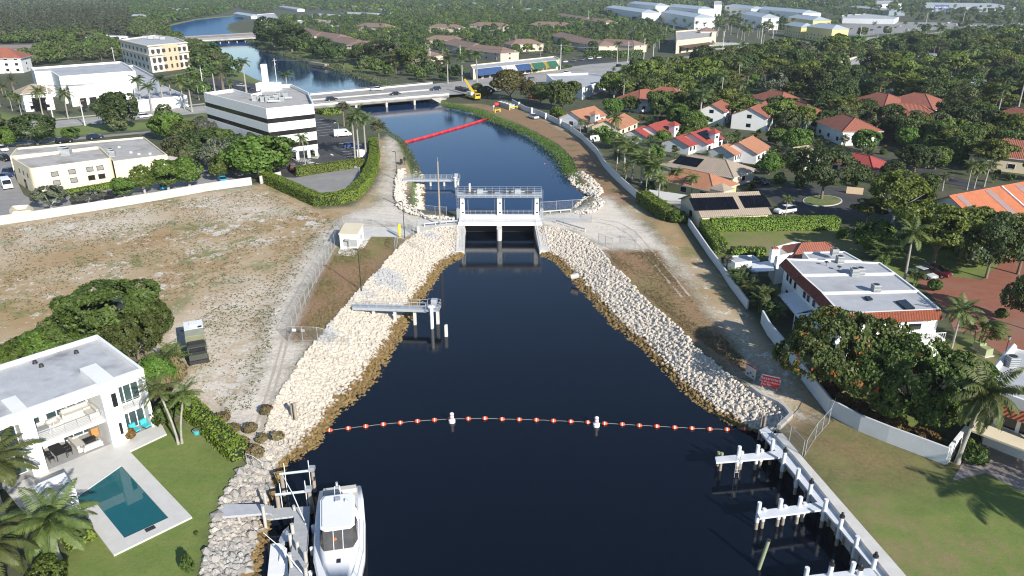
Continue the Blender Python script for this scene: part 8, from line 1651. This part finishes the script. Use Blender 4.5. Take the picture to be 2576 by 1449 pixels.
scatter([(655,96),(720,100),(800,124),(890,152),(960,172),(1060,192),(1175,196),(1140,206),(1070,205),(960,196),(890,176),(800,150),(720,128),(660,116)], OAK+['sabal0', 'olive1'], 9, (.7, 1.05), 'tree on the right bank of the far pool', 'trees on the far right bank', 6)
scatter([(690,48),(1000,42),(1400,38),(1620,56),(1690,88),(1660,130),(1480,136),(1290,150),(1180,158),(1060,150),(970,130),(870,105),(760,88)], OAK+['royal0', 'royal1', 'sabal1', 'olive0', 'coco0', 'yel0', 'lime1', 'olive1'], 9.5, (.55, .9), 'tree among the brown tiled townhouse rows', 'trees among the townhouses', 7)
scatter([(330,8),(600,6),(700,22),(1000,40),(1400,36),(1620,54),(1680,40),(1500,4),(1000,-6),(600,-8),(300,-4)], OAK+['royal2', 'olive0', 'olive1', 'lime0', 'yel1'], 19, (.7, 1.3), 'distant tree at the top of the photo', 'distant trees', 8)
scatter([(240,5),(640,7),(700,24),(655,34),(600,20),(540,40),(420,66),(330,58),(250,30)], ['oak0', 'olive0', 'royal1', 'lime1', 'dark1'], 12.5, (.8, 1.2), 'tree around the distant houses by the far lake', 'trees by the far lake', 33)
scatter([(-200,-4),(330,-6),(330,24),(-200,28)], ['cas0', 'olive1', 'oak0'], 34, (1.1, 1.8), 'distant tree at the top of the photo', 'distant trees', 9)
scatter([(1560,205),(1700,188),(1850,168),(1960,142),(2080,132),(2200,128),(2340,116),(2620,90),(2620,330),(2440,322),(2300,296),(2200,290),(2000,262),(1860,248),(1700,232),(1570,236)], MIXT+['royal1', 'coco2', 'queen1', 'sabal1', 'lime2', 'grey0'], 9.0, (.7, 1.6), 'tree in the dense canopy of the right hand neighbourhood', 'trees of the right hand neighbourhood', 10)
scatter([(1500,236),(1700,236),(1870,258),(1880,296),(1740,296),(1640,290),(1570,268)], OAK+['yel0', 'yel1', 'coco1', 'royal0'], 7, (.75, 1.25), 'tree in the shade behind the coral and red houses', 'trees behind the coral and red houses', 11)
scatter([(1905,296),(2020,286),(2200,300),(2290,320),(2240,365),(2130,365),(2050,350),(1930,340)], MIXT+['areca0', 'queen0'], 6.4, (.75, 1.05), 'tree between the tan house and the terracotta roofs', 'trees around the tan house', 12)
scatter([(2240,310),(2440,320),(2620,380),(2700,440),(2600,450),(2480,440),(2390,410),(2280,370)], MIXT+['coco0', 'queen2'], 6.8, (.8, 1.1), 'tree left of the far right terracotta house', 'trees at the far right', 13)
scatter([(1440,328),(1560,326),(1620,350),(1700,352),(1900,392),(1960,440),(1890,450),(1800,420),(1640,410),(1560,400),(1470,350)], ['areca0', 'areca1', 'queen0', 'queen2', 'shrub0', 'shrub1', 'lime0'], 4.0, (.5, .8), 'garden palm or bush between the coral and red houses', 'garden planting between the coloured houses', 14)
scatter([(1620,455),(1690,470),(1740,480),(1700,500),(1640,498)], ['areca1', 'shrub1', 'shrub0'], 4, (.6, 1.0), 'bush in front of the yellow house', 'bushes at the yellow house', 15)
scatter([(2180,560),(2420,560),(2620,600),(2620,650),(2500,660),(2300,640),(2200,650)], ['yel1', 'oak0', 'tall1', 'yel2', 'lime0'], 9, (.65, .95), 'tree on the lawn in front of the orange roof', 'trees in front of the orange roof', 16)
scatter([(2100,450),(2210,440),(2280,470),(2340,500),(2300,540),(2200,480)], ['oak2', 'areca0', 'dark1', 'shrub0'], 8, (.6, .9), 'tree beyond the turning circle', 'trees beyond the turning circle', 17)
scatter([(1690,34),(2620,30),(2620,100),(2340,112),(2100,96),(1900,90),(1700,66)], PAL+['royal0', 'royal1', 'oak0', 'dark1', 'olive0'], 15, (.85, 1.15), 'tall palm or tree along the far boulevard at the upper right', 'palms and trees along the far boulevard', 18)
scatter([(1650,62),(1720,64),(1930,92),(1920,112),(1800,102),(1690,112)], ['royal0', 'royal1', 'royal2'], 17, (.8, 1.0), 'royal palm in the rows along the boulevard', 'royal palms along the boulevard', 19)
scatter([(1500,2),(2620,-6),(2700,30),(1700,30)], OAK+['royal1', 'olive1', 'yel0', 'lime1'], 30, (1.1, 1.8), 'distant tree at the top of the photo', 'distant trees', 20)
scatter([(2360,130),(2620,110),(2620,300),(2460,230),(2420,180)], MIXT, 9, (.9, 1.2), 'tree near the right edge beyond the long white roof', 'trees near the right edge', 21)
scatter([(440,332),(560,302),(640,352),(640,415),(560,440),(470,420),(450,380)], ['oak0', 'olive0', 'grey0', 'lime0'], 8, (.6, .85), 'tree between the cream office and the striped block', 'trees beside the striped block', 22)
scatter([(-90,318),(140,318),(420,300),(420,330),(20,362),(-90,372)], ['oak1', 'lime0', 'olive1', 'coco1', 'shrub1'], 13, (.5, .8), 'street tree behind the cream office', 'street trees on the left', 23)
scatter([(-60,230),(70,240),(60,290),(-60,300)], ['oak1', 'coco0', 'date0', 'lime0'], 10, (.6, .9), 'tree around the white pavilion', 'trees at the left edge', 24)
scatter([(420,205),(520,190),(600,212),(640,240),(520,262),(480,240)], ['oak2', 'lime1', 'coco2', 'royal0'], 10, (.6, .9), 'tree around the lot behind the striped block', 'trees around the rear lot', 25)
scatter([(1440,300),(1700,268),(2000,290),(2300,300),(2640,330),(2640,460),(2450,470),(2300,420),(2150,400),(2040,385),(1960,440),(1800,360),(1640,345),(1540,320)], ['shrub0', 'shrub1', 'areca0', 'areca1', 'lime1', 'croton0'], 5.2, (.5, 1.0), 'understorey bush beneath the trees of the right hand gardens', 'understorey bushes on the right', 30)
scatter([(2210,600),(2420,600),(2600,640),(2600,690),(2500,640),(2300,660)], ['shrub0', 'shrub1', 'areca0'], 5, (.7, 1.2), 'understorey bush beneath the trees in front of the orange roof', 'bushes in front of the orange roof', 31)
scatter([(1560,440),(1640,470),(1620,500),(1575,470),(1530,425)], ['coco0', 'queen0', 'coco1', 'areca0'], 4.5, (.55, .8), 'palm in the thick clump along the white vinyl fence', 'palms along the vinyl fence', 32)
fam = lambda k: 'bush' if k[:-1] in ('shrub', 'croton') or k.startswith('areca') else 'palm' if PROTO[k][0] in ('palm_tree', 'fan_palm', 'areca_palm', 'slender_palm') else ('pine' if PROTO[k][0] == 'pine_tree' else 'tree')
CAND.sort(key=lambda c: -(PROTO[c[0]][2]*c[3])/math.hypot(c[1], c[2], CAM_H)); cnt = {'tree': 85, 'palm': 75, 'pine': 0, 'bush': 60}; REST = []
for k, x, y, s, rz, lb, gr in CAND:
    f = fam(k)
    if cnt[f] < 300: cnt[f] += 1; w_ = KIND[k.rstrip('0123456789')]+' '+where(x, y); plant(k, (x, y, 0), w_, w_, s, rz)
    else: REST.append((k, x, y, s, rz))
LOW = {}
def lowres(k):
    if k not in LOW:
        me = PROTO[k][1][0][1]; n = len(me.vertices); co = np.empty(n*3, 'f'); me.vertices.foreach_get('co', co); co = co.reshape(-1, 4, 3)
        co = co[np.random.RandomState(3).permutation(len(co))]; c = co.mean(1, keepdims=True); d = co-c
        LOW[k] = [(c+d*f)[:max(60, len(co)//q)] for q, f in (((8, 2.3), (16, 3.2), (30, 4.2)) if fam(k) not in ('palm', 'bush') else ((2, 1.5), (3, 1.9), (5, 2.4)))]
    return LOW[k]
V, MI = [], []; names = sorted({PROTO[k][1][0][1].materials[0].name for k, *_ in REST})
for k, x, y, s, rz in REST:
    q = lowres(k)[0 if y < 750 else 1 if y < 1300 else 2]; ca, sa = math.cos(rz), math.sin(rz); v = np.empty_like(q); v[..., 0] = (q[..., 0]*ca-q[..., 1]*sa)*s+x; v[..., 1] = (q[..., 0]*sa+q[..., 1]*ca)*s+y; v[..., 2] = q[..., 2]*s; V.append(v); MI.append(np.full(len(v), names.index(PROTO[k][1][0][1].materials[0].name), 'i'))
if V:
    V = np.concatenate(V); MI = np.concatenate(MI); n = len(V); me = bpy.data.meshes.new('woodland'); me.vertices.add(n*4); me.vertices.foreach_set('co', V.astype('f').ravel()); me.loops.add(n*4); me.loops.foreach_set('vertex_index', np.arange(n*4, dtype='i')); me.polygons.add(n); me.polygons.foreach_set('loop_start', np.arange(0, n*4, 4, dtype='i'))
    for nm in names: me.materials.append(bpy.data.materials[nm])
    me.polygons.foreach_set('material_index', MI); me.update(calc_edges=True); o = bpy.data.objects.new('woodland', me); COL.objects.link(o); tag(o, 'far off woodland and palms fading towards the top of the photo', 'woodland', kind='stuff')
print('TREES', cnt, 'rest', len(REST), 'quads', len(V))

for x, y, k in ((56, 44, 'cocohi0'), (61, 49, 'cocohi1'), (66, 41, 'cocohi0')): plant(k, (x, y, 0), 'coconut palm just outside the right edge shading the lawn', 'palms outside the right edge', 1.25)
# =====================================================================  CAMERA AND LIGHT
cam = bpy.data.cameras.new('camera'); co = bpy.data.objects.new('camera', cam); COL.objects.link(co)
cam.sensor_width = 36; cam.lens = FOC/2576*36; cam.clip_end = 6000; cam.clip_start = .5
co.location = (0, 0, CAM_H); co.rotation_euler = (math.pi/2-PITCH, 0, 0); SC.camera = co
SUN_AZ = Vector((.585, -.811)); SUN_EL = R(27)
d = Vector((SUN_AZ.x*math.cos(SUN_EL), SUN_AZ.y*math.cos(SUN_EL), math.sin(SUN_EL)))
sl = bpy.data.lights.new('sun', 'SUN'); sl.energy = 4.6; sl.angle = R(.55); sl.color = (1, .945, .86)
so = bpy.data.objects.new('sun', sl); COL.objects.link(so); so.rotation_euler = d.to_track_quat('Z', 'Y').to_euler(); so.location = (60, -80, 120)
w = bpy.data.worlds.new('World'); SC.world = w; w.use_nodes = True; t = w.node_tree; bg = t.nodes['Background']
sk = t.nodes.new('ShaderNodeTexSky'); sk.sky_type = 'NISHITA'; sk.sun_disc = False; sk.sun_elevation = SUN_EL
sk.sun_rotation = math.atan2(SUN_AZ.x, SUN_AZ.y); sk.air_density = 1.0; sk.dust_density = .15; sk.ozone_density = 3.0
t.links.new(sk.outputs[0], bg.inputs[0]); bg.inputs[1].default_value = .095
SC.view_settings.view_transform = 'Standard'; SC.view_settings.look = 'None'; SC.view_settings.exposure = .7; SC.view_settings.gamma = 1
SC.render.engine = 'CYCLES'; SC.cycles.max_bounces = 6; SC.cycles.diffuse_bounces = 2; SC.cycles.glossy_bounces = 3; SC.cycles.transparent_max_bounces = 10
SC.cycles.pixel_filter_type = 'BLACKMAN_HARRIS'; SC.cycles.filter_width = 1.15
SC.cycles.caustics_reflective = False; SC.cycles.caustics_refractive = False

m, t = nt('haze'); v = t.nodes.new('ShaderNodeVolumePrincipled'); v.inputs['Color'].default_value = (.80, .88, 1.0, 1); v.inputs['Density'].default_value = .00010; v.inputs['Anisotropy'].default_value = .2
o_ = t.nodes.new('ShaderNodeOutputMaterial'); t.links.new(v.outputs[0], o_.inputs['Volume'])
mb = MB(); mb.bx(-2850, 2850, -120, 3200, -7, 49); hz = mb.build('haze', m); tag(hz, 'thin bluish haze filling the air', 'haze', kind='stuff')
SC.cycles.volume_bounces = 0; SC.cycles.volume_max_steps = 64
